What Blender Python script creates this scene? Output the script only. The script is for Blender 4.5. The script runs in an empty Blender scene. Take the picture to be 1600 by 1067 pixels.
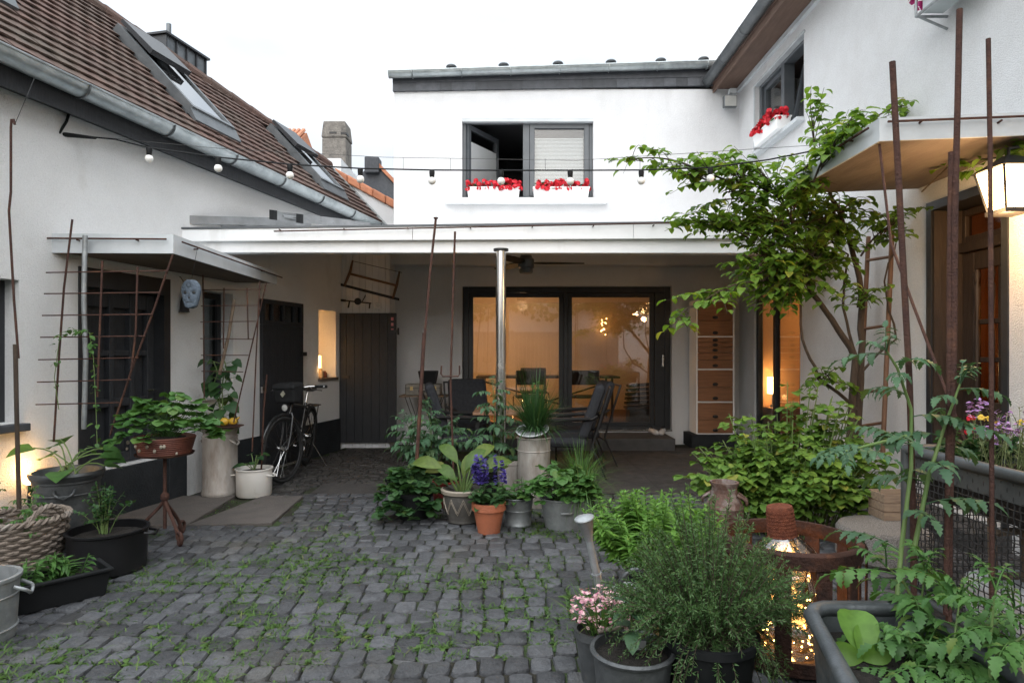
import bpy, math, random
import numpy as np
from mathutils import Vector as V, Matrix, Euler, noise
R = math.radians
rnd = random.Random(7)
C = bpy.context.scene.collection
F, CX, HY, CH = 1000., 800., 550., 1.4          # focal length in photo pixels, principal column, horizon row, eye height
def P(px, py, d): return V(((px-CX)/F*d, d, CH+(HY-py)/F*d))
def G(px, py, z=0.): return P(px, py, (CH-z)*F/(py-HY))
def U(a, b): return rnd.uniform(a, b)

# ------------------------------------------------------------------ materials
M = {}
def nodes_of(name):
    m = bpy.data.materials.new(name); m.use_nodes = True
    nt = m.node_tree; nt.nodes.clear()
    out = nt.nodes.new('ShaderNodeOutputMaterial')
    return m, nt, out
def L(nt, a, b): nt.links.new(a, b)
def c4(c): return (c[0], c[1], c[2], 1)
def noise_node(nt, scale, detail=4, rough=.55, stretch=(1, 1, 1), coord='Object', loc=(0, 0, 0)):
    tc = nt.nodes.new('ShaderNodeTexCoord'); mp = nt.nodes.new('ShaderNodeMapping')
    mp.inputs['Scale'].default_value = stretch; mp.inputs['Location'].default_value = loc
    L(nt, tc.outputs[coord], mp.inputs['Vector'])
    n = nt.nodes.new('ShaderNodeTexNoise'); n.inputs['Scale'].default_value = scale
    n.inputs['Detail'].default_value = detail; n.inputs['Roughness'].default_value = rough
    L(nt, mp.outputs[0], n.inputs['Vector']); return n
def ramp(nt, fac, stops):
    r = nt.nodes.new('ShaderNodeValToRGB'); e = r.color_ramp.elements
    e[0].position, e[0].color = stops[0][0], c4(stops[0][1])
    e[1].position, e[1].color = stops[-1][0], c4(stops[-1][1])
    for p, c in stops[1:-1]:
        x = e.new(p); x.color = c4(c)
    L(nt, fac, r.inputs[0]); return r
def mixc(nt, fac, a, b, mode='MIX'):
    n = nt.nodes.new('ShaderNodeMix'); n.data_type = 'RGBA'; n.blend_type = mode
    if isinstance(fac, (int, float)): n.inputs[0].default_value = fac
    else: L(nt, fac, n.inputs[0])
    for k, x in ((6, a), (7, b)):
        if isinstance(x, tuple): n.inputs[k].default_value = c4(x)
        else: L(nt, x, n.inputs[k])
    return n.outputs[2]
def pm(name, c1, c2=None, scale=6., rough=.6, metal=0., bump=0., bscale=60., stretch=(1, 1, 1), lo=.35, hi=.65,
       spec=.4, island=0., c3=None, s3=2., l3=.55, h3=.7, roughvar=0., coat=0., st3=None, grain=0.):
    """principled surface: two colours mixed by noise, a third one in larger patches, bump, per-piece value change"""
    m, nt, out = nodes_of(name); b = nt.nodes.new('ShaderNodeBsdfPrincipled')
    L(nt, b.outputs[0], out.inputs[0])
    b.inputs['Roughness'].default_value = rough; b.inputs['Metallic'].default_value = metal
    b.inputs['Specular IOR Level'].default_value = spec
    if coat: b.inputs['Coat Weight'].default_value = coat; b.inputs['Coat Roughness'].default_value = .2
    c2 = c2 or tuple(x*.82 for x in c1)
    n = noise_node(nt, scale, 6, .6, stretch)
    col = ramp(nt, n.outputs[0], [(lo, c1), (hi, c2)]).outputs[0]
    if c3:
        n3 = noise_node(nt, s3, 5, .65, st3 or stretch, loc=(3.1, 7.7, 1.3))
        f = ramp(nt, n3.outputs[0], [(l3, (0, 0, 0)), (h3, (1, 1, 1))]).outputs[0]
        col = mixc(nt, f, col, c3)
    if grain:
        ng = noise_node(nt, bscale*.8, 3, .7)
        col = mixc(nt, 1., col, ramp(nt, ng.outputs[0], [(.32, (1-grain,)*3), (.6, (1, 1, 1))]).outputs[0], 'MULTIPLY')
    if island:
        g = nt.nodes.new('ShaderNodeNewGeometry')
        r = ramp(nt, g.outputs['Random Per Island'], [(0, (1-island,)*3), (1, (1+island,)*3)])
        col = mixc(nt, 1., col, r.outputs[0], 'MULTIPLY')
    L(nt, col, b.inputs['Base Color'])
    if roughvar:
        nr = noise_node(nt, scale*1.7, 4)
        mr = nt.nodes.new('ShaderNodeMapRange'); mr.inputs[3].default_value = max(.05, rough-roughvar); mr.inputs[4].default_value = min(1, rough+roughvar)
        mr.inputs[1].default_value = .3; mr.inputs[2].default_value = .7
        L(nt, nr.outputs[0], mr.inputs[0]); L(nt, mr.outputs[0], b.inputs['Roughness'])
    if bump:
        nb = noise_node(nt, bscale, 5, .6, stretch)
        bp = nt.nodes.new('ShaderNodeBump'); bp.inputs['Strength'].default_value = min(1, bump); bp.inputs['Distance'].default_value = .01*max(1, bump)
        L(nt, nb.outputs[0], bp.inputs['Height']); L(nt, bp.outputs[0], b.inputs['Normal'])
    M[name] = m; return m
def leafm(name, c1, c2, c3=None, trans=.3, rough=.5):
    """leaf: colour by leaf (random per island), some leaves of a third colour, light through the blade"""
    m, nt, out = nodes_of(name)
    g = nt.nodes.new('ShaderNodeNewGeometry')
    st = [(0, c1), (.75, c2)] + ([(.93, c2), (1, c3)] if c3 else [(1, c2)])
    col = ramp(nt, g.outputs['Random Per Island'], st).outputs[0]
    n = noise_node(nt, 30, 3)
    col = mixc(nt, 1., col, ramp(nt, n.outputs[0], [(.3, (.8, .8, .8)), (.7, (1.15, 1.15, 1.15))]).outputs[0], 'MULTIPLY')
    b = nt.nodes.new('ShaderNodeBsdfPrincipled'); b.inputs['Roughness'].default_value = rough; b.inputs['Specular IOR Level'].default_value = .35
    t = nt.nodes.new('ShaderNodeBsdfTranslucent'); mx = nt.nodes.new('ShaderNodeMixShader'); mx.inputs[0].default_value = trans
    L(nt, col, b.inputs['Base Color'])
    ct = mixc(nt, 1., col, (1.25, 1.2, .6), 'MULTIPLY'); L(nt, ct, t.inputs[0])
    L(nt, b.outputs[0], mx.inputs[1]); L(nt, t.outputs[0], mx.inputs[2]); L(nt, mx.outputs[0], out.inputs[0])
    M[name] = m
def glassm(name, tint=(.85, .88, .88), rough=0.02, boost=1.0):
    m, nt, out = nodes_of(name)
    tr = nt.nodes.new('ShaderNodeBsdfTransparent'); tr.inputs[0].default_value = c4(tint)
    gl = nt.nodes.new('ShaderNodeBsdfGlossy'); gl.inputs['Roughness'].default_value = rough
    lw = nt.nodes.new('ShaderNodeLayerWeight'); lw.inputs[0].default_value = .5
    fr = nt.nodes.new('ShaderNodeMath'); fr.operation = 'POWER'; fr.inputs[1].default_value = 4.; L(nt, lw.outputs['Facing'], fr.inputs[0])
    mul = nt.nodes.new('ShaderNodeMath'); mul.operation = 'MULTIPLY_ADD'; mul.inputs[1].default_value = .9; mul.inputs[2].default_value = .055*boost
    mul.use_clamp = True
    mx = nt.nodes.new('ShaderNodeMixShader')
    L(nt, fr.outputs[0], mul.inputs[0]); L(nt, mul.outputs[0], mx.inputs[0]); L(nt, tr.outputs[0], mx.inputs[1]); L(nt, gl.outputs[0], mx.inputs[2])
    L(nt, mx.outputs[0], out.inputs[0]); M[name] = m
def emit(name, col, strength, diffuse=None):
    m, nt, out = nodes_of(name)
    b = nt.nodes.new('ShaderNodeBsdfPrincipled'); b.inputs['Base Color'].default_value = c4(diffuse or col)
    b.inputs['Emission Color'].default_value = c4(col); b.inputs['Emission Strength'].default_value = strength
    b.inputs['Roughness'].default_value = .6
    L(nt, b.outputs[0], out.inputs[0]); M[name] = m

# ------------------------------------------------------------------ mesh builder
class MB:
    def __init__(s): s.v = []; s.f = []
    def add(s, vs, fs):
        n = len(s.v); s.v.extend([tuple(v) for v in vs]); s.f.extend([[i+n for i in f] for f in fs])
    def quad(s, *p): s.add(p, [list(range(len(p)))])
    def hexa(s, p):
        """eight corners: bottom ring of four, then top ring of four"""
        s.add(p, [[3, 2, 1, 0], [4, 5, 6, 7], [0, 1, 5, 4], [1, 2, 6, 5], [2, 3, 7, 6], [3, 0, 4, 7]])
    def box(s, a, b, T=None):
        x0, y0, z0 = a; x1, y1, z1 = b
        p = [V(q) for q in ((x0, y0, z0), (x1, y0, z0), (x1, y1, z0), (x0, y1, z0), (x0, y0, z1), (x1, y0, z1), (x1, y1, z1), (x0, y1, z1))]
        if T: p = [T @ q for q in p]
        s.hexa(p)
    def tube(s, pts, r, n=6, cap=True, closed=False):
        pts = [V(p) for p in pts]; k = len(pts)
        rs = r if isinstance(r, (list, tuple)) else [r]*k
        up = None; rings = []
        for i, p in enumerate(pts):
            if closed: t = pts[(i+1) % k]-pts[i-1]
            else: t = pts[min(i+1, k-1)]-pts[max(i-1, 0)]
            if t.length < 1e-9: t = V((0, 0, 1))
            t.normalize()
            if up is None:
                up = t.orthogonal().normalized()
            up = up-t*up.dot(t)
            if up.length < 1e-6: up = t.orthogonal()
            up.normalize(); w = t.cross(up)
            rings.append([p+(up*math.cos(2*math.pi*j/n)+w*math.sin(2*math.pi*j/n))*rs[i] for j in range(n)])
        vs = [q for g in rings for q in g]; fs = []
        for i in range(k if closed else k-1):
            a, b = i*n, ((i+1) % k)*n
            for j in range(n): fs.append([a+j, a+(j+1) % n, b+(j+1) % n, b+j])
        if cap and not closed:
            fs.append(list(range(n))[::-1]); fs.append([(k-1)*n+j for j in range(n)])
        s.add(vs, fs)
    def bar(s, p, q, r, r2=None, n=8): s.tube([p, q], [r, r if r2 is None else r2], n)
    def lathe(s, prof, c=(0, 0, 0), n=28, T=None, wob=0.):
        c = V(c); vs = []; fs = []; idx = []
        for (r, z) in prof:
            if r < 1e-6:
                q = V((0, 0, z)); q = (T @ q) if T else q
                idx.append([len(vs)]); vs.append(q+c)
            else:
                ring = []
                for j in range(n):
                    a = 2*math.pi*j/n; rr = r*(1+wob*math.sin(3*a+z*20)+wob*.6*math.sin(7*a))
                    q = V((rr*math.cos(a), rr*math.sin(a), z)); q = (T @ q) if T else q
                    ring.append(len(vs)); vs.append(q+c)
                idx.append(ring)
        for a, b in zip(idx, idx[1:]):
            if len(a) == 1 and len(b) == 1: continue
            for j in range(n):
                k = (j+1) % n
                if len(a) == 1: fs.append([a[0], b[k], b[j]])
                elif len(b) == 1: fs.append([a[j], a[k], b[0]])
                else: fs.append([a[j], a[k], b[k], b[j]])
        s.add(vs, fs)
    def ball(s, c, r, n=12, sc=(1, 1, 1)):
        m = max(5, n//2)
        T = Matrix.Diagonal((sc[0], sc[1], sc[2], 1))
        s.lathe([(r*math.sin(math.pi*i/m), -r*math.cos(math.pi*i/m)) for i in range(m+1)], c, n, T)
    def prism(s, poly, O, A, B, N, t):
        """polygon in plane coordinates (A, B) at O, pushed out by t along N"""
        O, A, B, N = V(O), V(A), V(B), V(N); k = len(poly)
        f = [O+A*x+B*y for x, y in poly]; g = [p+N*t for p in f]
        s.add(f+g, [list(range(k))[::-1], [k+i for i in range(k)]]+[[i, (i+1) % k, k+(i+1) % k, k+i] for i in range(k)])
    def build(s, name, mat, parent=None, smooth=0, bevel=0., sub=0):
        me = bpy.data.meshes.new(name)
        vs = s.v
        if parent is not None:
            root = parent
            while root.parent: root = root.parent
            inv = root.matrix_basis.inverted(); vs = [inv @ V(v) for v in vs]
        me.from_pydata([tuple(v) for v in vs], [], s.f); me.update()
        me.materials.append(M[mat] if isinstance(mat, str) else mat)
        if smooth:
            me.shade_smooth()
            if smooth < 180: me.set_sharp_from_angle(angle=R(smooth))
        o = bpy.data.objects.new(name, me); C.objects.link(o)
        if parent is not None: o.parent = parent
        if bevel:
            b = o.modifiers.new('Bevel', 'BEVEL'); b.width = bevel; b.segments = 2; b.limit_method = 'ANGLE'
        if sub:
            b = o.modifiers.new('Subsurf', 'SUBSURF'); b.levels = b.render_levels = sub
        return o
def tag(o, label=None, cat=None, group=None, kind=None):
    for k, x in (('label', label), ('category', cat), ('group', group), ('kind', kind)):
        if x: o[k] = x
    return o
def thing(name, label, cat, loc=(0, 0, 0), rz=0., group=None):
    o = bpy.data.objects.new(name, None); C.objects.link(o); o.empty_display_size = .1
    o.location = V(loc); o.rotation_euler = (0, 0, rz)
    o.matrix_basis = Matrix.Translation(V(loc)) @ Matrix.Rotation(rz, 4, 'Z')
    return tag(o, label, cat, group)
def kids(o): return [c for c in C.objects if c.parent == o]
def copy_tree(o, parent=None):
    c = o.copy(); C.objects.link(c)
    if parent is not None: c.parent = parent
    for ch in kids(o): copy_tree(ch, c)
    return c
def place(o, loc, rz=0.): o.location = V(loc); o.rotation_euler = (0, 0, rz)

def round_curve(pts, n=6):
    """Catmull-Rom curve through the points"""
    p = [V(q) for q in pts]; p = [p[0]*2-p[1]]+p+[p[-1]*2-p[-2]]; out = []
    for i in range(1, len(p)-2):
        for k in range(n):
            t = k/n; out.append(((p[i]*2)+(p[i+1]-p[i-1])*t+(p[i-1]*2-p[i]*5+p[i+1]*4-p[i+2])*t*t+(p[i]*3-p[i-1]-p[i+1]*3+p[i+2])*t**3)*.5)
    return out+[p[-2]]
# plane frames: O origin on the ground, A along the wall, N out of the wall into the yard
class Fr:
    def __init__(s, O, A, N): s.O, s.A, s.N = V(O), V(A), V(N)
    def p(s, a, n, z): return s.O+s.A*a+s.N*n+V((0, 0, z))
    def hit(s, px, py=HY, n=0.):
        d = V(((px-CX)/F, 1, (HY-py)/F)); o = V((0, 0, CH))
        t = (s.O+s.N*n-o).dot(s.N)/d.dot(s.N); q = o+d*t
        return (q-s.O).dot(s.A), q.z
    def box(s, mb, a0, a1, n0, n1, z0, z1):
        p = [s.p(a0, n0, z0), s.p(a1, n0, z0), s.p(a1, n1, z0), s.p(a0, n1, z0), s.p(a0, n0, z1), s.p(a1, n0, z1), s.p(a1, n1, z1), s.p(a0, n1, z1)]
        mb.hexa(p)
    def frame(s, mb, a0, a1, z0, z1, w, n0, n1, wb=None, wt=None):
        wb = w if wb is None else wb; wt = w if wt is None else wt
        s.box(mb, a0, a0+w, n0, n1, z0, z1); s.box(mb, a1-w, a1, n0, n1, z0, z1)
        s.box(mb, a0+w, a1-w, n0, n1, z0, z0+wb); s.box(mb, a0+w, a1-w, n0, n1, z1-wt, z1)
    def wall(s, mb, a0, a1, z0, z1, holes, t, top=None):
        """slab from n = 0 back to n = -t with rectangular openings and their reveals"""
        xs = sorted({a0, a1, *[h[0] for h in holes], *[h[1] for h in holes]}); zs = sorted({z0, z1, *[h[2] for h in holes], *[h[3] for h in holes]})
        xs = [x for x in xs if a0 <= x <= a1]; zs = [z for z in zs if z0 <= z <= z1]
        def solid(i, j):
            if i < 0 or j < 0 or i >= len(xs)-1 or j >= len(zs)-1: return False
            cx, cz = (xs[i]+xs[i+1])/2, (zs[j]+zs[j+1])/2
            return not any(h[0] < cx < h[1] and h[2] < cz < h[3] for h in holes)
        for i in range(len(xs)-1):
            for j in range(len(zs)-1):
                if not solid(i, j): continue
                x0, x1, y0, y1 = xs[i], xs[i+1], zs[j], zs[j+1]
                mb.quad(s.p(x0, 0, y0), s.p(x1, 0, y0), s.p(x1, 0, y1), s.p(x0, 0, y1))
                mb.quad(s.p(x0, -t, y0), s.p(x0, -t, y1), s.p(x1, -t, y1), s.p(x1, -t, y0))
                for di, dj, e in ((-1, 0, ((x0, y0), (x0, y1))), (1, 0, ((x1, y1), (x1, y0))), (0, -1, ((x1, y0), (x0, y0))), (0, 1, ((x0, y1), (x1, y1)))):
                    if not solid(i+di, j+dj):
                        (ax, az), (bx, bz) = e
                        mb.quad(s.p(ax, 0, az), s.p(bx, 0, bz), s.p(bx, -t, bz), s.p(ax, -t, az))
LW = Fr((-3.6, 4.5, 0), (.2228, .9749, 0), (.9749, -.2228, 0))     # wall of the left house
BW = Fr((0, 9.8, 0), (1, 0, 0), (0, -1, 0))                       # facade at the back
RW = Fr((3.48, 0, 0), (0, 1, 0), (-1, 0, 0))                      # wall of the right house

# ------------------------------------------------------------------ leaves
SH = {'oval': ((0, 0), (.18, .26), (.45, .36), (.75, .24), (1, 0)),
      'round': ((0, 0), (.12, .34), (.45, .5), (.8, .38), (1, 0)),
      'heart': ((0, .0), (.04, .42), (.35, .5), (.7, .27), (1, 0)),
      'lance': ((0, 0), (.2, .11), (.5, .15), (.8, .08), (1, 0)),
      'jag': ((0, 0), (.1, .14), (.2, .31), (.28, .19), (.4, .34), (.5, .19), (.6, .27), (.7, .13), (.8, .17), (.88, .07), (1, 0)),
      'mid': ((0, 0), (.3, .2), (.6, .17), (1, 0)),
      'lettuce': ((0, .05), (.12, .16), (.28, .30), (.45, .40), (.6, .42), (.74, .38), (.86, .28), (.95, .14), (1, 0)),
      'blade': ((0, .02), (.5, .018), (1, 0)),
      'big': ((0, .03), (.12, .12), (.3, .24), (.5, .27), (.7, .22), (.88, .1), (1, 0))}
def leaf(mb, p, d, up, Ln, kind='oval', w=1., fold=.25, droop=.5):
    """one leaf blade: base p, direction d, upper side up, length Ln; folded along the midrib and drooping to the tip"""
    d = d.normalized(); side = d.cross(up)
    if side.length < 1e-4: side = d.orthogonal()
    side.normalize(); nrm = side.cross(d); vs = []; ids = []; q = V(p); pt = 0.
    for t, hw in SH[kind]:
        st = (t-pt)*Ln; a = -droop*t*1.3
        q = q+(d*math.cos(a)+nrm*math.sin(a))*st; pt = t
        nn = nrm*math.cos(a)-d*math.sin(a)
        if hw < .015 and (t == 0 or t == 1): ids.append([len(vs)]); vs.append(q.copy())
        else:
            h = hw*w*Ln; n = len(vs); ids.append([n, n+1, n+2])
            vs += [q-side*h+nn*fold*h, q.copy(), q+side*h+nn*fold*h]
    fs = []
    for a, b in zip(ids, ids[1:]):
        if len(a) == 1 and len(b) == 1: continue
        if len(a) == 1: fs += [[a[0], b[1], b[0]], [a[0], b[2], b[1]]]
        elif len(b) == 1: fs += [[a[0], a[1], b[0]], [a[1], a[2], b[0]]]
        else: fs += [[a[0], a[1], b[1], b[0]], [a[1], a[2], b[2], b[1]]]
    mb.add(vs, fs)
def rdir(zlo=-1., zhi=1.):
    a = U(0, 6.2832); z = U(zlo, zhi); r = math.sqrt(max(0, 1-z*z)); return V((r*math.cos(a), r*math.sin(a), z))
def curve(p, q, sag, n=6, side=None):
    """points from p to q bowed by sag (up positive)"""
    p, q = V(p), V(q); s = side or V((0, 0, 1))
    return [p.lerp(q, i/n)+s*(sag*4*(i/n)*(1-i/n)) for i in range(n+1)]
def along(pts, t):
    k = len(pts)-1; x = min(max(t, 0), .9999)*k; i = int(x); return pts[i].lerp(pts[i+1], x-i), (pts[i+1]-pts[i]).normalized()
# ------------------------------------------------------------------ materials used
pm('stucco', (.775, .785, .80), (.735, .745, .76), 3, .9, bump=2, bscale=130, spec=.15, c3=(.66, .665, .67), s3=2.2, l3=.54, h3=.85, st3=(1, 1, .22), grain=.07)
pm('old_stucco', (.88, .885, .885), (.84, .845, .84), 2.5, .92, bump=2.2, bscale=110, spec=.15, c3=(.66, .64, .61), s3=1.7, l3=.58, h3=.82, st3=(1, 1, .5), grain=.08)
pm('rough_stucco', (.84, .85, .86), (.80, .805, .81), 4, .92, bump=2.5, bscale=110, spec=.15, c3=(.76, .755, .75), s3=1.6, l3=.56, h3=.82, st3=(1, 1, .3), grain=.12)
pm('plinth_paint', (.020, .023, .026), (.030, .034, .038), 5, .8, spec=.15, bump=1.2, bscale=60)
pm('dark_frame', (.016, .018, .021), (.024, .026, .03), 8, .42, spec=.4)
pm('grey_frame', (.075, .085, .095), (.095, .105, .115), 6, .4)
pm('dark_wood', (.016, .018, .022), (.028, .031, .036), 14, .6, bump=.6, bscale=30, stretch=(6, 6, .6))
pm('brown_door', (.026, .018, .014), (.042, .028, .020), 10, .55, bump=.5, bscale=25, stretch=(5, 5, .5))
pm('soffit_brown', (.10, .062, .046), (.14, .088, .065), 7, .7, bump=.5, bscale=20, stretch=(4, .5, 4))
pm('plywood', (.115, .09, .075), (.155, .125, .105), 5, .8, bump=.4, bscale=25, stretch=(2, .5, 2), c3=(.085, .065, .052), s3=1.6, l3=.55, h3=.8)
pm('zinc', (.30, .335, .345), (.40, .435, .445), 7, .42, metal=.75, bump=.3, bscale=12, c3=(.2, .225, .235), s3=3, l3=.5, h3=.75, roughvar=.12)
pm('dark_zinc', (.095, .105, .112), (.14, .15, .157), 6, .45, metal=.6, bump=.3, bscale=10)
pm('grey_sheet', (.46, .49, .51), (.53, .56, .58), 4, .6, bump=.3, bscale=8, c3=(.38, .40, .41), s3=1.5, l3=.5, h3=.8)
pm('white_paint', (.82, .83, .835), (.77, .78, .785), 4, .55, bump=.3, bscale=12, c3=(.58, .57, .55), s3=2.6, l3=.58, h3=.85, st3=(1, 1, .25))
pm('steel', (.62, .60, .57), (.50, .49, .47), 3, .22, metal=1, stretch=(6, 6, .4), roughvar=.08)
pm('roof_tile', (.115, .066, .052), (.090, .055, .045), 9, .85, bump=1, bscale=50, island=.15, c3=(.080, .064, .05), s3=1.1, l3=.45, h3=.7)
pm('orange_tile', (.46, .19, .10), (.36, .15, .085), 7, .8, bump=.8, bscale=40, island=.15, c3=(.22, .12, .09), s3=3, l3=.6, h3=.8)
pm('slate', (.045, .05, .058), (.065, .07, .08), 12, .6, bump=.5, bscale=40, island=.3)
pm('old_brick', (.20, .185, .165), (.13, .12, .11), 10, .95, bump=3, bscale=25, c3=(.09, .085, .08), s3=5)
pm('board_white', (.70, .71, .72), (.62, .63, .645), 5, .7, bump=.4, bscale=30, stretch=(5, 5, .5), island=.06)
pm('rust', (.085, .043, .032), (.055, .030, .026), 18, .85, bump=1, bscale=90, c3=(.13, .062, .038), s3=7, spec=.2)
pm('joint_soil', (.016, .014, .010), (.026, .024, .015), 12, .95, bump=2, bscale=50, c3=(.035, .058, .016), s3=1.6, l3=.45, h3=.6)
pm('cobble', (.078, .081, .087), (.050, .052, .057), 22, .5, bump=1.0, bscale=70, island=.42, c3=(.082, .079, .070), s3=1.2, l3=.55, h3=.75, roughvar=.15)
pm('paving', (.034, .032, .031), (.050, .047, .046), 5, .75, bump=1.2, bscale=60, c3=(.065, .06, .056), s3=1.1, l3=.5, h3=.7, roughvar=.15)
pm('old_cobble', (.045, .042, .040), (.030, .029, .028), 14, .6, bump=1.5, bscale=60, island=.4, c3=(.075, .07, .064), s3=2.5, l3=.5, h3=.7)
pm('concrete', (.115, .10, .09), (.085, .076, .07), 5, .85, bump=1.2, bscale=50, c3=(.085, .078, .072), s3=1.6, l3=.5, h3=.7)
pm('step_stone', (.055, .055, .056), (.075, .074, .074), 9, .75, bump=1, bscale=60)
pm('tan_wall', (.46, .28, .15), (.40, .24, .125), 2, .85)
pm('room_wall', (.58, .48, .37), (.53, .44, .34), 1.5, .85)
pm('room_floor', (.16, .09, .05), (.12, .065, .036), 4, .5, stretch=(.5, 4, 1))
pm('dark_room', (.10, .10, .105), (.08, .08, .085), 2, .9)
pm('blind', (.74, .77, .78), (.70, .73, .74), 3, .6)
pm('brass', (.5, .36, .17), (.4, .28, .12), 6, .35, metal=1)
pm('black_metal', (.012, .012, .013), (.02, .02, .021), 8, .45, spec=.4)
pm('fence_grey', (.33, .30, .28), (.26, .24, .225), 4, .8, stretch=(6, 6, .6), island=.12)
leafm('creeper_leaf', (.05, .12, .025), (.09, .17, .03))
glassm('pane_glass', (.90, .91, .91), .01, 1.3)
glassm('door_glass', (.88, .86, .83), .012, 2.4)
glassm('sky_glass', (.25, .27, .28), .03, 4.0)
glassm('ribbed_glass', (.55, .42, .28), .12, .8)
glassm('dark_glass', (.35, .37, .38), .03, 1.2)

# ------------------------------------------------------------------ ground
def struct(name, mb, mat, **k): return tag(mb.build(name, mat, **k), kind='structure')
g = MB(); g.quad((-150, -150, -.014), (150, -150, -.014), (150, 150, -.014), (-150, 150, -.014)); struct('ground', g, 'joint_soil')
def slab(mb, x0, y0, x1, y1, z0, z1, rc=.018):
    """worn sett: outline with rounded corners, sunk base ring, shoulder ring, slightly domed top"""
    mx, my = (x0+x1)/2, (y0+y1)/2; w = (x1-x0); h = (y1-y0); rc = min(rc, w*.3, h*.3)*U(.7, 1.2)
    c = [(x0, y0), (x1, y0), (x1, y1), (x0, y1)]; j = [(U(-.06, .06)*w, U(-.06, .06)*h) for _ in c]; tz = [U(-.003, .003) for _ in c]
    o = []
    for i, (sx, sy) in enumerate(((1, 1), (-1, 1), (-1, -1), (1, -1))):
        px, py = c[i][0]+j[i][0], c[i][1]+j[i][1]; pa, pb = (px, py+sy*rc), (px+sx*rc, py)
        o += [(*(pa if i % 2 == 0 else pb), tz[i]), (*(pb if i % 2 == 0 else pa), tz[i])]
    vs = []
    for (k, z, q) in ((1., z0, 0), (.99, z1-.012, 1), (.90, z1-.002, 1)):
        for (x, y, t) in o: vs.append((mx+(x-mx)*k, my+(y-my)*k, z+t*q))
    vs.append((mx, my, z1+U(0, .004))); n = 8; fs = []
    for r_ in (0, 8):
        for i in range(n): fs.append([r_+i, r_+(i+1) % n, r_+n+(i+1) % n, r_+n+i])
    for i in range(n): fs.append([16+i, 16+(i+1) % n, 24])
    mb.add(vs, fs)
cob = MB(); y = 2.2; row = 0
def left_lim(y): return LW.p((y-4.5)/.9749, 0, 0).x+.02
while y < 6.35:
    dy = U(.138, .154); x = -4.2+U(0, .1)
    while x < 3.45:
        dx = U(.098, .142)
        yy = y+.05*math.sin(x*.9+.4)+.02*math.sin(x*2.3+row*.1)
        inslab = x < -2.0 and 5.05+.1*(x+3) < yy < 6.16
        if x > left_lim(yy) and not inslab and yy < 6.25+.04*math.sin(x*3): slab(cob, x+.004, yy+.005, x+dx-.004, yy+dy-.005, -.05, U(.0, .007))
        x += dx
    y += dy; row += 1
struct('cobblestone_yard', cob, 'cobble', smooth=50)
cb2 = MB(); y = 6.25
while y < 9.3:
    dy = U(.06, .1); x = -3.3+U(0, .1)
    while x < -1.25+.25*math.sin(y*1.7):
        dx = U(.05, .15)
        if x > left_lim(y)+.02 and (y > 6.75 or x < -2.1): slab(cb2, x+.004, y+.004, x+dx-.004, y+dy-.004, -.05, U(-.004, .008))
        x += dx
    y += dy
struct('old_cobble_path', cb2, 'old_cobble', smooth=50)
tp = MB()
for i in range(8):
    for j in range(6):
        x0, y0 = -2.0+i*.7, 6.32+j*.5
        if x0 < -1.0 and y0 > 6.7: continue
        tp.box((x0+.003, y0+.003, -.06), (x0+.697, y0+.497, .004+U(-.002, .002)))
struct('terrace_paving', tp, 'paving')
cs = MB()
for x0, x1 in ((-3.42, -2.62), (-2.61, -1.96)):
    cs.hexa([(x0, 5.12+.1*(x0+3), -.06), (x1, 5.12+.1*(x1+3), -.06), (x1-.06, 6.2, -.06), (x0+.2, 6.2, -.06), (x0, 5.12+.1*(x0+3), .012), (x1, 5.12+.1*(x1+3), .012), (x1-.06, 6.2, .012), (x0+.2, 6.2, .012)])
struct('concrete_pavement', cs, 'concrete', bevel=.006)

# ------------------------------------------------------------------ tiled house on the left
th = thing('tiled_house', 'old white rendered house with brown tiled roof and open roof windows above a zinc gutter', 'house', LW.p(2, -.5, 0))
holes = [(-.95, .138, .89, 1.92), (.66, 1.56, .42, 2.06), (2.07, 2.53, .95, 2.03), (4.33, 4.81, 1.04, 1.98)]
w = MB(); LW.wall(w, -2.6, 6.45, -.1, 3.26, holes, .3); LW.box(w, -2.6, 6.45, -5, -.31, 3.0, 3.1); LW.box(w, -2.6, -2.3, -5, -.31, -.1, 3.0); LW.box(w, 6.1, 6.4, -5, -.31, -.1, 3.0); w.build('wall', 'old_stucco', th)
for bx in (((.3, .66, .001, .03, -.05, .42), (.66, 1.56, -.29, .028, -.05, .412), (1.56, 1.80, .001, .03, -.05, .42)), ((2.05, 3.0, .001, .03, -.05, .43),), ((3.87, 4.9, .001, .03, -.05, .44),)):
    p = MB()
    for q in bx: LW.box(p, *q)
    p.build('plinth', 'plinth_paint', th, bevel=.008)
SL, CL = math.sin(R(46)), math.cos(R(46)); RN = LW.N*SL+V((0, 0, CL))
def RP(s, t, h=0): return LW.p(s, .2-CL*t, 3.37+SL*t)+RN*h
def ridge_t(s): return 2.68-.234*(s-2.28)
r = MB()                                             # roof: boarding and every plain tile
r.hexa([RP(-2.6, 0, -.1), RP(6.4, 0, -.1), RP(6.4, ridge_t(6.4), -.1), RP(-2.6, ridge_t(-2.6), -.1), RP(-2.6, 0, -.02), RP(6.4, 0, -.02), RP(6.4, ridge_t(6.4), -.02), RP(-2.6, ridge_t(-2.6), -.02)])
sky = [(2.19, 2.87, .72, 2.08), (4.60, 5.28, .55, 1.72), (-.1, .52, 1.2, 2.6)]
t = -.03; k = 0
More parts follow.
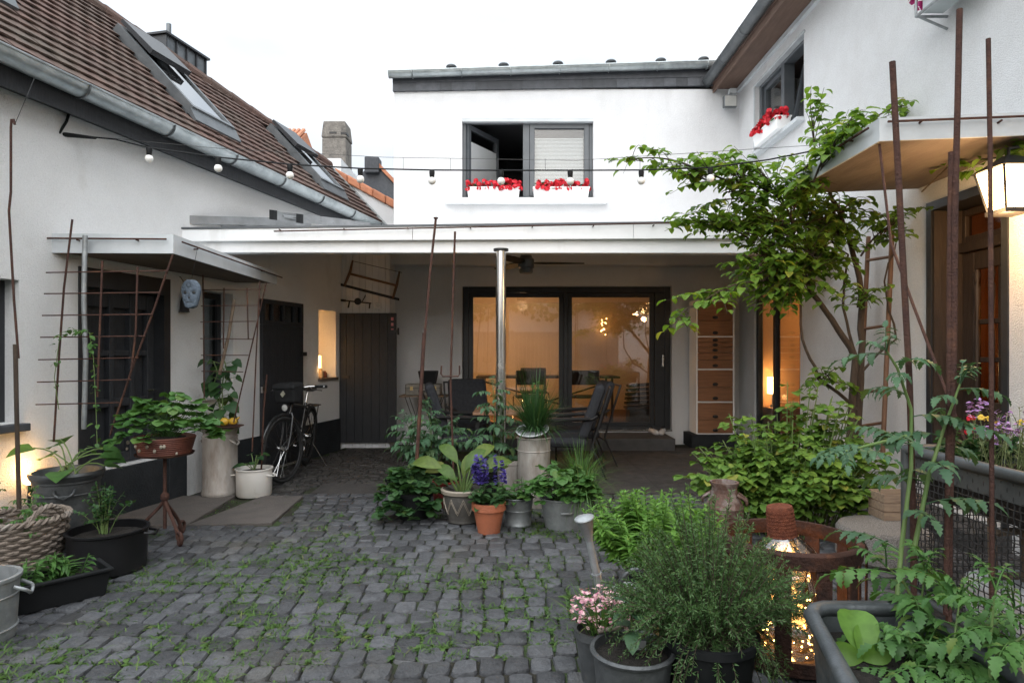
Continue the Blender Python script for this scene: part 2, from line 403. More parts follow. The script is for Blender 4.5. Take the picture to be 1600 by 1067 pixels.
while t < 3.85:
    s = -2.6+(k % 2)*.09
    while s < 6.4:
        tt = t+U(-.003, .003); hid = any(a-.1 < s < b+.02 and c-.08 < t < d-.02 for a, b, c, d in sky)
        if t < ridge_t(s)-.06 and not hid:
            h = U(.027, .033); w_ = .175
            a, b = RP(s, tt, h), RP(s+w_, tt, h+U(-.004, .004)); m = RP(s+w_/2, tt-.003, h+.005)
            c, d = RP(s, tt+.19, 0), RP(s+w_, tt+.19, 0); mm = RP(s+w_/2, tt+.19, .005)
            a0, b0, m0 = a-RN*.016, b-RN*.016, m-RN*.016
            r.add([a, m, b, d, mm, c, a0, m0, b0], [[0, 1, 4, 5], [1, 2, 3, 4], [6, 7, 1, 0], [7, 8, 2, 1]])
        s += .178
    t += .142; k += 1
s = -2.6
while s < 6.35:                                      # ridge tiles
    e = min(s+.38, 6.4)
    r.tube([RP(s, ridge_t(s)-.02, -.02), RP(e, ridge_t(e)-.02, -.02)], [.105, .095], 10); s += .36
rf = r.build('roof', 'roof_tile', th)
b = MB()
b.hexa([RP(-2.6, 3.9, -.12), RP(6.4, 1.75, -.12), LW.p(6.4, -3.2, 3.0), LW.p(-2.6, -5.0, 3.0), RP(-2.6, 3.85, -.03), RP(6.4, 1.72, -.03), LW.p(6.4, -3.3, 3.1), LW.p(-2.6, -5.1, 3.1)])
b.build('rear_roof', 'roof_tile', th)
sf = MB(); LW.box(sf, -2.6, 6.4, -.28, .17, 3.262, 3.34); LW.box(sf, -2.6, 6.4, .171, .19, 3.2, 3.40); sf.build('soffit', 'dark_wood', th)
gm = MB(); pts = []
def half_gutter(mb, a, b, rad, up=V((0, 0, 1))):
    a, b = V(a), V(b); d = (b-a).normalized(); side = d.cross(up).normalized(); n = 9; vs = []
    for p_ in (a, b):
        for i in range(n): an = math.pi*i/(n-1); vs.append(p_+side*math.cos(an)*rad-up*math.sin(an)*rad)
    vs2 = [V(v)+up*.004 for v in vs]
    mb.add(vs, [[i, i+1, n+i+1, n+i] for i in range(n-1)])
    mb.add([v for v in vs[:n]], [list(range(n))]); mb.add([v for v in vs[n:]], [list(range(n))])
    for sg in (0, n-1): mb.bar(vs[sg], vs[n+sg], .010, n=6)
half_gutter(gm, LW.p(-2.6, .28, 3.41), LW.p(6.0, .28, 3.375), .088); gt = gm.build('gutter', 'zinc', th, smooth=60)
for s in np.arange(-2.2, 6.0, .86):
    z = 3.41-.035*(s+2.6)/8.6
    gb = MB(); gb.tube([LW.p(s, .28+.094*math.cos(a), z-.094*math.sin(a)) for a in np.linspace(0, math.pi, 9)], .009, 5); gb.build('gutter_bracket', 'dark_zinc', gt)
for (a, b_, c, d) in sky:                              # roof windows, the upper sash swung open
    f = MB()
    for (x0, x1, y0, y1) in ((a, a+.045, c, d), (b_-.045, b_, c, d), (a+.045, b_-.045, c, c+.05), (a+.045, b_-.045, d-.1, d)):
        f.hexa([RP(x0, y0, .0), RP(x1, y0, .0), RP(x1, y1, .0), RP(x0, y1, .0), RP(x0, y0, .11), RP(x1, y0, .11), RP(x1, y1, .11), RP(x0, y1, .11)])
    f.hexa([RP(a-.03, c-.15, .02), RP(b_+.03, c-.15, .02), RP(b_+.03, c, .03), RP(a-.03, c, .03), RP(a-.03, c-.15, .045), RP(b_+.03, c-.15, .045), RP(b_+.03, c, .09), RP(a-.03, c, .09)])
    fo = f.build('roof_window', 'dark_zinc', th)
    pn = MB(); pn.hexa([RP(a+.045, c+.05, .06), RP(b_-.045, c+.05, .06), RP(b_-.045, d-.1, .06), RP(a+.045, d-.1, .06), RP(a+.045, c+.05, .09), RP(b_-.045, c+.05, .09), RP(b_-.045, d-.1, .09), RP(a+.045, d-.1, .09)])
    pn.build('pane', 'sky_glass', fo)
    sh = MB()
    sh.hexa([RP(a+.05, d-.50, .13), RP(b_-.05, d-.50, .13), RP(b_-.05, d+.04, .13), RP(a+.05, d+.04, .13), RP(a+.05, d-.50, .19), RP(b_-.05, d-.50, .19), RP(b_-.05, d+.04, .17), RP(a+.05, d+.04, .17)])
    sh.build('shutter_box', 'dark_frame', fo)
# parapet at the far end of the roof with orange coping
SW = Fr(LW.p(6.42, 0, 0), LW.N, -LW.A)
n0, z0 = SW.hit(525, 277); n1, z1 = SW.hit(625, 331)
pw = MB(); pw.hexa([LW.p(6.42, n0, 2.6), LW.p(6.42, n1, 2.6), LW.p(6.62, n1, 2.6), LW.p(6.62, n0, 2.6), LW.p(6.42, n0, z0), LW.p(6.42, n1, z1), LW.p(6.62, n1, z1), LW.p(6.62, n0, z0)])
pr = pw.build('parapet', 'stucco', th)
cp = MB(); kq = 5
for i in range(kq):
    f0, f1 = i/kq, (i+.97)/kq; a0, a1 = n0+(n1-n0)*f0, n0+(n1-n0)*f1; q0, q1 = z0+(z1-z0)*f0, z0+(z1-z0)*f1
    cp.hexa([LW.p(6.36, a0, q0), LW.p(6.36, a1, q1), LW.p(6.68, a1, q1), LW.p(6.68, a0, q0), LW.p(6.36, a0, q0+.15), LW.p(6.36, a1, q1+.14), LW.p(6.68, a1, q1+.14), LW.p(6.68, a0, q0+.15)])
cp.build('coping', 'orange_tile', pr, bevel=.025)
lf = MB(); lf.hexa([LW.p(6.30, .1, 3.42), LW.p(6.41, .1, 3.42), LW.p(6.41, -.9, 4.46), LW.p(6.30, -.9, 4.46), LW.p(6.30, .1, 3.52), LW.p(6.41, .1, 3.52), LW.p(6.41, -.9, 4.56), LW.p(6.30, -.9, 4.56)]); lf.build('flashing', 'zinc', pr)
# sheet-metal chimney behind the ridge
q = RP(3.62, ridge_t(3.62), 0)+LW.N*-.28
ch = MB(); f = Fr((q.x, q.y, 0), LW.A, LW.N); f.box(ch, -.36, .36, -.22, .22, q.z-.9, q.z+.30); cho = ch.build('chimney', 'dark_zinc', th)
st = MB()
for x in (-.36, -.18, 0, .18, .36): f.box(st, x-.01, x+.01, -.24, .24, q.z-.9, q.z+.302)
f.box(st, -.40, .40, -.27, .27, q.z+.303, q.z+.33); st.build('chimney_cap', 'dark_frame', cho)
st = MB(); st.lathe([(0, 0), (.15, 0), (.15, .08), (.11, .10), (.03, .10), (.03, .28), (0, .28)], f.p(-.05, 0, q.z+.33), 16); st.build('flue', 'dark_zinc', cho, smooth=40)
# far-left window
m = MB(); LW.frame(m, -.95, .138, .89, 1.92, .07, -.2, -.13); wo = m.build('window', 'dark_frame', th)
m = MB(); LW.box(m, -.88, .068, -.175, -.16, .96, 1.85); m.build('pane', 'dark_glass', wo)
m = MB(); LW.box(m, -1.0, .17, -.12, .07, .83, .885); m.build('sill', 'slate', wo, bevel=.006)
# lattice door in its dark surround
m = MB(); LW.box(m, .62, .70, -.2, .012, .421, 2.085); LW.box(m, 1.52, 1.60, -.2, .012, .421, 2.085); LW.box(m, .70, 1.52, -.2, .012, 1.93, 2.085); sur = m.build('door_frame', 'dark_frame', th)
m = MB(); xs = [.70, .80, 1.02, 1.07, 1.24, 1.29, 1.44, 1.52]; zs = [.421, .52, .92, 1.0, 1.36, 1.42, 1.78, 1.93]
LW.box(m, .705, 1.515, -.19, -.16, .425, 1.925)
for i in (0, 2, 4, 6): LW.box(m, xs[i]+.002, xs[i+1], -.159, -.10, .425, 1.925)
for i in (0, 2, 4, 6):
    for j in (1, 3, 5): LW.box(m, xs[j], xs[j+1], -.159, -.105, zs[i]+.004, zs[i+1]-.004)
do = m.build('door', 'dark_wood', sur, bevel=.006)
m = MB(); m.tube([LW.p(1.46, -.09, 1.05), LW.p(1.46, -.04, 1.05), LW.p(1.37, -.03, 1.05)], .009); m.build('handle', 'steel', do, smooth=60)
# small window
m = MB(); LW.frame(m, 2.07, 2.53, .95, 2.03, .06, -.22, -.15); wo = m.build('window', 'dark_frame', th)
m = MB(); LW.box(m, 2.13, 2.47, -.195, -.18, 1.01, 1.97); m.build('pane', 'dark_glass', wo)
m = MB(); LW.box(m, 2.04, 2.56, -.149, .04, .91, .948); m.build('sill', 'stucco', wo)
# flush plank door with small lights in its top
m = MB()
for i in range(6): LW.box(m, 3.0+.145*i+.002, 3.0+.145*(i+1)-.002, .003, .045, .03, 1.72)
LW.frame(m, 3.0, 3.87, 1.722, 2.02, .05, .003, .047)
for s in (3.19, 3.42, 3.66): LW.box(m, s, s+.03, .003, .045, 1.772, 1.97)
do = m.build('door', 'dark_wood', th)
m = MB(); LW.box(m, 3.05, 3.82, .012, .022, 1.772, 1.97); m.build('pane', 'dark_glass', do)
for q in ((3.80, 3.93, .047, .062, 1.35, 1.40), (3.80, 3.93, .047, .062, .4, .45)): m = MB(); LW.box(m, *q); m.build('hinge', 'black_metal', do)
m = MB(); LW.box(m, 2.96, 3.04, .047, .07, .93, 1.0); m.build('latch', 'steel', do)
# recessed lit window
m = MB()
for a0, a1, n0, n1, z0, z1 in ((4.1, 5.0, -.75, -.7, .8, 2.3), (4.1, 4.15, -.7, -.31, .8, 2.3), (4.95, 5.0, -.7, -.31, .8, 2.3), (4.15, 4.95, -.7, -.31, .8, 1.0), (4.15, 4.95, -.7, -.31, 2.2, 2.3)): LW.box(m, a0, a1, n0, n1, z0, z1)
m.build('alcove', 'room_wall', th)
m = MB(); LW.frame(m, 4.33, 4.58, 1.3, 1.98, .045, -.3, -.26); wo = m.build('window', 'brown_door', th)
m = MB(); LW.box(m, 4.31, 4.83, -.30, .03, 1.0, 1.04); m.build('sill', 'plywood', wo)
m = MB(); LW.box(m, 4.375, 4.535, -.285, -.275, 1.345, 1.935); m.build('pane', 'dark_glass', wo)
# canopy over the lattice door: sheet-metal edge, boarded underside
m = MB(); xa = LW.p(.41, 0, 0).x-.05; CX0 = -2.6
def cz(y): return 2.16+.0*(y-4.9)
pa, pb, pc, pd = (-3.56, 4.9), (CX0, 4.9), (CX0, 7.03), (-3.05, 7.03)
m.hexa([(*pa, 2.19), (*pb, 2.19), (*pc, 2.17), (*pd, 2.19), (*pa, 2.302), (*pb, 2.295), (*pc, 2.265), (*pd, 2.3)])
cn = m.build('canopy', 'grey_sheet', th)
m = MB(); m.hexa([(-3.55, 4.93, 2.172), (CX0-.03, 4.93, 2.168), (CX0-.03, 7.0, 2.150), (-3.06, 7.0, 2.16), (-3.55, 4.93, 2.189), (CX0-.03, 4.93, 2.189), (CX0-.03, 7.0, 2.169), (-3.06, 7.0, 2.189)]); m.build('canopy_soffit', 'plywood', cn)
m = MB()
m.hexa([(-3.56, 4.885, 2.157), (CX0+.015, 4.885, 2.152), (CX0+.015, 4.899, 2.152), (-3.56, 4.899, 2.157), (-3.56, 4.885, 2.305), (CX0+.015, 4.885, 2.298), (CX0+.015, 4.899, 2.298), (-3.56, 4.899, 2.305)])
m.hexa([(CX0+.001, 4.9, 2.152), (CX0+.015, 4.9, 2.152), (CX0+.015, 7.04, 2.14), (CX0+.001, 7.04, 2.14), (CX0+.001, 4.9, 2.298), (CX0+.015, 4.9, 2.298), (CX0+.015, 7.04, 2.27), (CX0+.001, 7.04, 2.27)]); m.build('canopy_edge', 'grey_sheet', cn)
m = MB(); m.bar((-3.56, 4.85, 2.262), (-2.62, 4.85, 2.255), .007); m.bar((-2.55, 4.95, 2.25), (-2.55, 7.1, 2.225), .007)
for x in (-3.3, -2.85): m.bar((x, 4.9, 2.25), (x, 4.85, 2.25), .006)
for y in (5.2, 6.6): m.bar((-2.6, y, 2.235), (-2.55, y, 2.235), .006)
m.build('canopy_rail', 'rust', cn)

# ------------------------------------------------------------------ boarded lean-to between the houses
sd = thing('boarded_shed', 'white vertical boarded wall with black plank door between the two white houses', 'shed', (-2.15, 9.4, 0))
m = MB(); x = -2.62
while x < -1.80: m.box((x+.002, 9.36, 0), (min(x+.094, -1.79), 9.385, 2.95)); x += .096
m.build('board_wall', 'board_white', sd)
m = MB(); m.box((-2.62, 9.386, 0), (-1.79, 9.79, 2.94)); m.build('core', 'stucco', sd)
m = MB()
for i in range(7): m.box((-2.525+.12*i+.002, 9.29, .09), (-2.525+.12*(i+1)-.002, 9.33, 1.965))
m.box((-2.525, 9.331, .09), (-1.685, 9.345, 1.965)); do = m.build('plank_door', 'dark_wood', sd)
m = MB(); m.box((-1.78, 9.275, 1.68), (-1.64, 9.289, 1.72)); m.bar((-1.65, 9.28, 1.65), (-1.65, 9.28, 1.75), .014); m.build('hinge', 'black_metal', do)
m = MB(); m.box((-2.45, 9.27, 1.02), (-2.36, 9.289, 1.06)); m.build('latch', 'black_metal', do)
pm('sticker_red', (.5, .09, .12), (.6, .3, .3), 20, .5)
for z in (1.72, 1.80, 1.88):
    m = MB(); m.box((-1.755, 9.284, z-.022), (-1.72, 9.289, z+.022)); m.build('sticker', 'sticker_red', do)

# ------------------------------------------------------------------ flat-roofed house at the back
mh = thing('flat_roofed_house', 'white two storey house with upper window over the terrace roof and wide sliding door', 'house', (.8, 10.2, 0))
W0, W1, Z0, Z1 = -.764, 1.245, 3.75, 4.98; D0, D1, E0, E1 = -.764, 2.45, .2, 2.41
m = MB(); BW.wall(m, -1.81, 3.48, -.1, 5.42, [(W0, W1, Z0, Z1), (D0, D1, E0, E1)], .3)
m.box((-1.81, 10.1, -.1), (-1.6, 14.5, 5.42)); m.box((-1.59, 14.3, -.1), (3.48, 14.5, 5.42)); m.box((3.28, 10.1, -.1), (3.479, 14.29, 5.42))
m.build('wall', 'stucco', mh)
m = MB(); m.hexa([(-1.82, 9.75, 5.5), (3.5, 9.75, 5.6), (3.5, 14.6, 5.6), (-1.82, 14.6, 5.5), (-1.82, 9.75, 5.62), (3.5, 9.75, 5.78), (3.5, 14.6, 5.78), (-1.82, 14.6, 5.62)]); ro = m.build('roof', 'slate', mh)
for px in (705, 787, 872, 955, 1033, 1100):
    x = (px-800)/1000*9.95; z = 5.70+.16*(x+1.8)/5.3
    m = MB(); m.lathe([(0, -.15), (.04, -.15), (.04, .09), (.075, .09), (.085, .115), (.07, .135), (0, .14)], (x, 9.98, z), 14); m.build('roof_vent', 'dark_zinc', ro, smooth=40)
m = MB(); x = -1.82
while x < 3.45:
    z = 5.375+.095*(x+1.8)/5.3; e = min(x+.19, 3.47); o = U(0, .006)
    m.hexa([(x, 9.755-o, z), (e, 9.765-o, z+.003), (e, 9.795, z), (x, 9.795, z), (x, 9.77, z+.26), (e, 9.77, z+.263), (e, 9.795, z+.26), (x, 9.795, z+.26)]); x += .18
m.build('slate_strip', 'slate', mh)
m = MB(); half_gutter(m, (-1.86, 9.66, 5.61), (3.12, 9.66, 5.765), .082); gt = m.build('gutter', 'zinc', mh, smooth=60)
for i in range(7):
    m = MB(); x = -1.5+i*.74; z = 5.61+.155*(x+1.86)/4.98
    m.tube([(x, 9.66+.09*math.cos(a), z-.09*math.sin(a)) for a in np.linspace(0, math.pi, 9)], .009, 5); m.build('gutter_bracket', 'zinc', gt)
# upper window: fixed frame, closed right sash with blind, left sash swung into the room
m = MB(); BW.frame(m, W0, W1, Z0, Z1, .05, -.16, -.09); BW.box(m, .17, .27, -.16, -.09, Z0+.05, Z1-.05); wo = m.build('window', 'grey_frame', mh, bevel=.004)
m = MB(); BW.box(m, W0, W1, -.085, .004, Z1-.055, Z1-.001); m.build('lintel', 'grey_sheet', wo)
m = MB(); BW.frame(m, .275, W1-.055, Z0+.055, Z1-.055, .075, -.15, -.08); so = m.build('sash', 'grey_frame', wo, bevel=.004)
m = MB(); BW.box(m, .35, W1-.13, -.125, -.115, Z0+.13, Z1-.13); m.build('pane', 'pane_glass', so)
m = MB(); z = Z0+.14
while z < Z1-.27: m.hexa([BW.p(.352, -.165, z), BW.p(W1-.132, -.165, z), BW.p(W1-.132, -.185, z+.018), BW.p(.352, -.185, z+.018), BW.p(.352, -.165, z+.002), BW.p(W1-.132, -.165, z+.002), BW.p(W1-.132, -.185, z+.020), BW.p(.352, -.185, z+.020)]); z += .021
m.build('blind', 'blind', so)
an = R(58); OF = Fr(BW.p(W0+.06, -.12, 0), (math.cos(an), math.sin(an), 0), (math.sin(an), -math.cos(an), 0))
m = MB(); OF.frame(m, 0, .86, Z0+.055, Z1-.055, .075, -.035, .035); so = m.build('sash', 'grey_frame', wo, bevel=.004)
m = MB(); OF.box(m, .075, .785, -.005, .005, Z0+.13, Z1-.13); m.build('pane', 'pane_glass', so)
m = MB(); z = Z0+.14
while z < Z1-.33: m.hexa([OF.p(.077, .02, z), OF.p(.783, .02, z), OF.p(.783, .038, z+.018), OF.p(.077, .038, z+.018), OF.p(.077, .02, z+.002), OF.p(.783, .02, z+.002), OF.p(.783, .038, z+.02), OF.p(.077, .038, z+.02)]); z += .021
m.build('blind', 'blind', so)
m = MB(); BW.box(m, -1.01, 1.44, .001, .13, 3.655, 3.735); m.build('sill', 'white_paint', mh, bevel=.01)
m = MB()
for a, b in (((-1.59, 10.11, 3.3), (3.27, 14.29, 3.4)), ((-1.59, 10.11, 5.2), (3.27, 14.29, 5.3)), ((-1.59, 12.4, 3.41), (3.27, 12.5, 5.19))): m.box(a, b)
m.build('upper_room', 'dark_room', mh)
# downstand beam above the sliding door
m = MB(); BW.box(m, -1.85, 3.47, .001, .25, 2.70, 2.90); m.build('downstand', 'stucco', mh, bevel=.012)
# sliding door
m = MB(); BW.frame(m, D0, D1, E0, E1, .09, -.2, -.1, wb=.06); BW.box(m, .80, .86, -.2, -.1, E0+.06, E1-.09); BW.box(m, D1-.24, D1-.092, -.19, -.105, E0+.06, E1-.09); dr = m.build('sliding_door', 'dark_frame', mh, bevel=.005)
for a0, a1, nn in ((D0+.092, .798, -.155), (.862, D1-.242, -.165)):
    m = MB(); BW.frame(m, a0, a1, E0+.062, E1-.092, .07, nn-.02, nn+.02, wb=.05); so = m.build('door_panel', 'dark_frame', dr)
    m = MB(); BW.box(m, a0+.07, a1-.07, nn-.006, nn+.006, E0+.112, E1-.162); m.build('pane', 'door_glass', so)
m = MB(); BW.box(m, D1-.135, D1-.105, -.104, -.07, 1.17, 1.36); m.build('handle', 'steel', dr, bevel=.006)
m = MB(); BW.box(m, D0, D1, -.095, .02, .19, .215); m.build('threshold', 'steel', dr)
m = MB(); BW.box(m, -.85, 2.32, .002, .72, -.02, .172); m.build('step', 'step_stone', mh, bevel=.012)
m = MB()
for a, b in (((-1.59, 13.4, .2), (3.27, 13.5, 2.75)), ((-1.59, 10.12, .2), (-1.55, 13.39, 2.75)), ((3.23, 10.12, .2), (3.27, 13.39, 2.75)), ((-1.59, 10.12, 2.76), (3.27, 13.5, 2.85))): m.box(a, b)
m.build('ground_floor_room', 'room_wall', mh)
m = MB(); m.box((-1.59, 10.11, .1), (3.27, 13.5, .195)); m.build('room_floor', 'room_floor', mh)

# ------------------------------------------------------------------ terrace roof
tr = thing('terrace_roof', 'white flat terrace roof on a steel post in front of the sliding door', 'canopy', (-.11, 6.5, 0))
a, b = V((-3.22, 6.22, 0)), V((3.47, 6.69, 0)); dv = (b-a).normalized(); nv = V((dv.y, -dv.x, 0))
TF = Fr(a, dv, nv); Lh = (b-a).length
def skew(mb, n0, n1, zl0, zl1, zr0, zr1, a0=0., a1=None):
    a1 = Lh if a1 is None else a1
    mb.hexa([TF.p(a0, n1, zl0), TF.p(a1, n1, zr0), TF.p(a1, n0, zr0), TF.p(a0, n0, zl0), TF.p(a0, n1, zl1), TF.p(a1, n1, zr1), TF.p(a1, n0, zr1), TF.p(a0, n0, zl1)])
m = MB()
for k in range(3):
    l0, l1 = k/3, (k+1)/3; skew(m, -.04, .0, 2.475+.12*l0, 2.59+.175*l0, 2.475+.12*l1, 2.59+.175*l1, Lh*l0+(.002 if k else 0), Lh*l1-(.002 if k < 2 else 0))
m.build('fascia', 'white_paint', tr, bevel=.004)
m = MB(); skew(m, -.02, .012, 2.592, 2.61, 2.767, 2.785); m.build('drip_edge', 'grey_frame', tr)
m = MB(); skew(m, -.19, -.06, 2.375, 2.51, 2.44, 2.62); bm = m.build('beam', 'white_paint', tr, bevel=.006)
m = MB(); m.hexa([TF.p(0, -.045, 2.53), TF.p(Lh, -.045, 2.65), (3.47, 9.54, 2.93), (-2.5, 9.54, 2.93), TF.p(0, -.045, 2.59), TF.p(Lh, -.045, 2.765), (3.47, 9.79, 3.05), (-2.5, 9.79, 3.05)]); m.build('deck', 'white_paint', tr)
m = MB(); m.lathe([(0, 0), (.09, 0), (.09, .012), (.052, .014), (.052, 2.42), (0, 2.42)], (-.11, 6.40, 0), 24); po = m.build('post', 'steel', tr, smooth=50)
m = MB(); m.lathe([(.054, 0), (.075, .005), (.075, .025), (0, .026)], (-.11, 6.40, 2.405), 20); m.build('post_cap', 'black_metal', po, smooth=40)
m = MB(); m.bar(TF.p(.9, .05, 2.575), TF.p(Lh-1.2, .05, 2.735), .007)
for k in range(8):
    q = .95+k*.62; m.bar(TF.p(q, 0, 2.57+.17*q/Lh), TF.p(q, .05, 2.57+.17*q/Lh), .006)
m.build('rail', 'rust', tr)

# ------------------------------------------------------------------ tall house on the right
rh_ = thing('gutter_house', 'tall white rough rendered house with brown eaves and panelled door under a sheet metal canopy', 'house', (4, 5, 0))
m = MB(); RW.wall(m, -1.0, 10.3, -.1, 5.42, [(7.63, 9.16, 4.2, 5.22), (7.73, 9.2, .1, 2.3), (4.49, 5.35, .15, 2.62)], .12)
m.box((3.605, 9.4, -.1), (9, 9.79, 5.42)); m.box((3.605, -1, -.1), (9, -.7, 5.42)); m.box((8.7, -.69, -.1), (9, 9.39, 5.42)); m.box((3.605, -.69, 2.8), (8.69, 9.39, 2.9)); m.build('wall', 'rough_stucco', rh_)
m = MB(); m.hexa([(3.05, -1.2, 5.47), (9.3, -1.2, 5.5), (9.3, 10.0, 5.5), (3.05, 10.0, 5.47), (3.05, -1.2, 5.53), (6.3, -1.2, 8.0), (6.3, 10, 8.0), (3.05, 10.0, 5.53)]); m.build('roof', 'roof_tile', rh_)
m = MB(); m.box((3.10, -1.2, 5.425), (3.6, 9.95, 5.468)); m.box((3.07, -1.2, 5.36), (3.098, 9.95, 5.54)); m.build('eaves', 'soffit_brown', rh_)
m = MB(); RW.box(m, -1, 9.78, .001, .05, 5.36, 5.42); m.build('cornice', 'grey_sheet', rh_)
m = MB(); half_gutter(m, (2.99, -1.2, 5.56), (2.99, 9.9, 5.54), .082); gt = m.build('gutter', 'dark_zinc', rh_, smooth=60)
for y in np.arange(-.6, 9.9, .8): m = MB(); m.tube([(2.99+.088*math.cos(a), y, 5.55-.088*math.sin(a)) for a in np.linspace(0, math.pi, 9)], .009, 5); m.build('gutter_bracket', 'dark_zinc', gt)
# upper window, one sash tilted
m = MB(); RW.frame(m, 7.63, 9.16, 4.2, 5.22, .07, -.2, -.06); RW.box(m, 8.33, 8.42, -.2, -.06, 4.27, 5.15); wo = m.build('window', 'grey_frame', rh_, bevel=.004)
m = MB(); RW.box(m, 7.60, 9.19, -.06, .012, 5.19, 5.23); RW.box(m, 9.161, 9.2, -.06, .012, 4.2, 5.19); m.build('lintel', 'grey_sheet', wo)
m = MB(); RW.frame(m, 8.425, 9.085, 4.275, 5.145, .06, -.17, -.10); so = m.build('sash', 'grey_frame', wo); m = MB(); RW.box(m, 8.485, 9.025, -.14, -.13, 4.335, 5.085); m.build('pane', 'pane_glass', so)
m = MB(); d_ = .16
for a0, a1, z0, z1 in ((7.705, 7.765, 4.29, 5.13), (8.265, 8.325, 4.29, 5.13), (7.765, 8.265, 4.29, 4.35), (7.765, 8.265, 5.07, 5.13)):
    q0, q1 = -.14-d_*(z0-4.29)/.84, -.14-d_*(z1-4.29)/.84
    m.hexa([RW.p(a0, q0, z0), RW.p(a1, q0, z0), RW.p(a1, q0-.05, z0), RW.p(a0, q0-.05, z0), RW.p(a0, q1, z1), RW.p(a1, q1, z1), RW.p(a1, q1-.05, z1), RW.p(a0, q1-.05, z1)])
so = m.build('sash', 'grey_frame', wo)
m = MB(); m.hexa([RW.p(7.765, -.18, 4.35), RW.p(8.265, -.18, 4.35), RW.p(8.265, -.19, 4.35), RW.p(7.765, -.19, 4.35), RW.p(7.765, -.31, 5.07), RW.p(8.265, -.31, 5.07), RW.p(8.265, -.32, 5.07), RW.p(7.765, -.32, 5.07)]); m.build('pane', 'pane_glass', so)
m = MB(); RW.box(m, 7.6, 9.2, -.05, .1, 4.15, 4.195); m.build('sill', 'grey_sheet', wo)
m = MB(); m.box((5.2, 7.2, 2.91), (5.3, 9.39, 5.4)); m.box((3.61, 7.0, 2.91), (5.3, 7.1, 5.4)); m.build('upper_room', 'blind', rh_)
# glass door under the terrace roof
m = MB(); RW.frame(m, 7.73, 9.2, .1, 2.3, .08, -.10, -.03); RW.box(m, 8.53, 8.61, -.10, -.03, .18, 2.22); dr = m.build('glass_door', 'dark_frame', rh_, bevel=.005)
m = MB(); RW.box(m, 7.81, 8.53, -.07, -.06, .18, 2.22); m.build('pane', 'door_glass', dr); m = MB(); RW.box(m, 8.61, 9.12, -.07, -.06, .18, 2.22); m.build('pane', 'pane_glass', dr)
m = MB()
for a, b in (((5.4, 7.0, .1), (5.45, 9.39, 2.79)), ((3.61, 7.0, .1), (5.39, 7.05, 2.79)), ((3.61, 9.3, .1), (5.39, 9.38, 2.79))): m.box(a, b)
m.build('ground_floor_room', 'tan_wall', rh_)
# panelled front door with ribbed glass, deep reveal
m = MB(); RW.box(m, 5.30, 5.36, -.30, .012, .15, 2.64); RW.box(m, 4.48, 4.54, -.30, .012, .15, 2.64); RW.box(m, 4.54, 5.30, -.30, .012, 2.57, 2.64); fr = m.build('door_frame', 'dark_frame', rh_)
m = MB(); RW.box(m, 5.275, 5.298, -.28, .0, .15, 2.56); m.build('reveal_lining', 'brown_door', fr)
m = MB()
RW.frame(m, 4.56, 5.27, .16, 2.2, .13, -.29, -.23, wb=.85, wt=.14)
RW.box(m, 4.69, 5.14, -.28, -.235, 1.62, 1.66); RW.box(m, 4.69, 5.14, -.28, -.235, 1.32, 1.36); RW.box(m, 4.86, 4.90, -.285, -.24, 1.01, 2.06)
RW.box(m, 4.55, 5.29, -.30, -.20, 2.21, 2.29); RW.frame(m, 4.55, 5.29, 2.292, 2.56, .05, -.29, -.23)
do = m.build('door', 'brown_door', fr, bevel=.006)
for y in (4.72, 4.93, 5.09): m = MB(); m.lathe([(.014, 0), (.022, .03), (.012, .07), (.022, .1), (.016, .3), (.02, .5), (.012, .62), (.022, .9), (.012, .93), (.022, 1.0), (.014, 1.04)], (3.70, y, 1.015), 10); m.build('baluster', 'brown_door', do, smooth=60)
m = MB(); RW.box(m, 4.66, 5.16, -.275, -.262, 1.0, 2.07); RW.box(m, 4.59, 5.25, -.275, -.262, 2.33, 2.52); m.build('pane', 'ribbed_glass', do)
m = MB(); m.tube([RW.p(5.2, -.22, 1.1), RW.p(5.2, -.16, 1.1), RW.p(5.09, -.15, 1.1)], .011); m.build('handle', 'brass', do, smooth=60)
m = MB(); RW.box(m, 4.45, 5.4, -.3, .3, -.02, .14); m.build('step', 'step_stone', rh_, bevel=.01)
m = MB()
for a, b in (((5.0, 3.6, .1), (5.05, 6.2, 2.79)), ((3.61, 6.2, .1), (5.05, 6.25, 2.79)), ((3.61, 3.55, .1), (5.05, 3.6, 2.79)), ((3.61, 3.55, .0), (5.05, 6.25, .09))): m.box(a, b)
m.build('hallway', 'tan_wall', rh_)
# sheet-metal canopy over that door
m = MB(); m.hexa([(2.36, 4.1, 2.775), (3.479, 4.1, 2.82), (3.479, 5.5, 2.82), (2.36, 5.5, 2.775), (2.36, 4.1, 2.885), (3.479, 4.1, 2.93), (3.479, 5.5, 2.93), (2.36, 5.5, 2.885)]); cn = m.build('canopy', 'grey_sheet', rh_)
m = MB(); m.hexa([(2.375, 4.12, 2.752), (3.478, 4.12, 2.797), (3.478, 5.48, 2.797), (2.375, 5.48, 2.752), (2.375, 4.12, 2.774), (3.478, 4.12, 2.819), (3.478, 5.48, 2.819), (2.375, 5.48, 2.774)]); m.build('canopy_soffit', 'plywood', cn)
m = MB(); m.hexa([(2.345, 4.085, 2.745), (3.479, 4.085, 2.79), (3.479, 4.099, 2.79), (2.345, 4.099, 2.745), (2.345, 4.085, 2.892), (3.479, 4.085, 2.937), (3.479, 4.099, 2.937), (2.345, 4.099, 2.892)])
m.box((2.345, 4.1, 2.745), (2.359, 5.51, 2.892)); m.build('canopy_edge', 'grey_sheet', cn)
m = MB(); m.bar((2.38, 4.05, 2.857), (3.47, 4.05, 2.90), .008); m.bar((2.31, 4.15, 2.85), (2.31, 5.4, 2.85), .008)
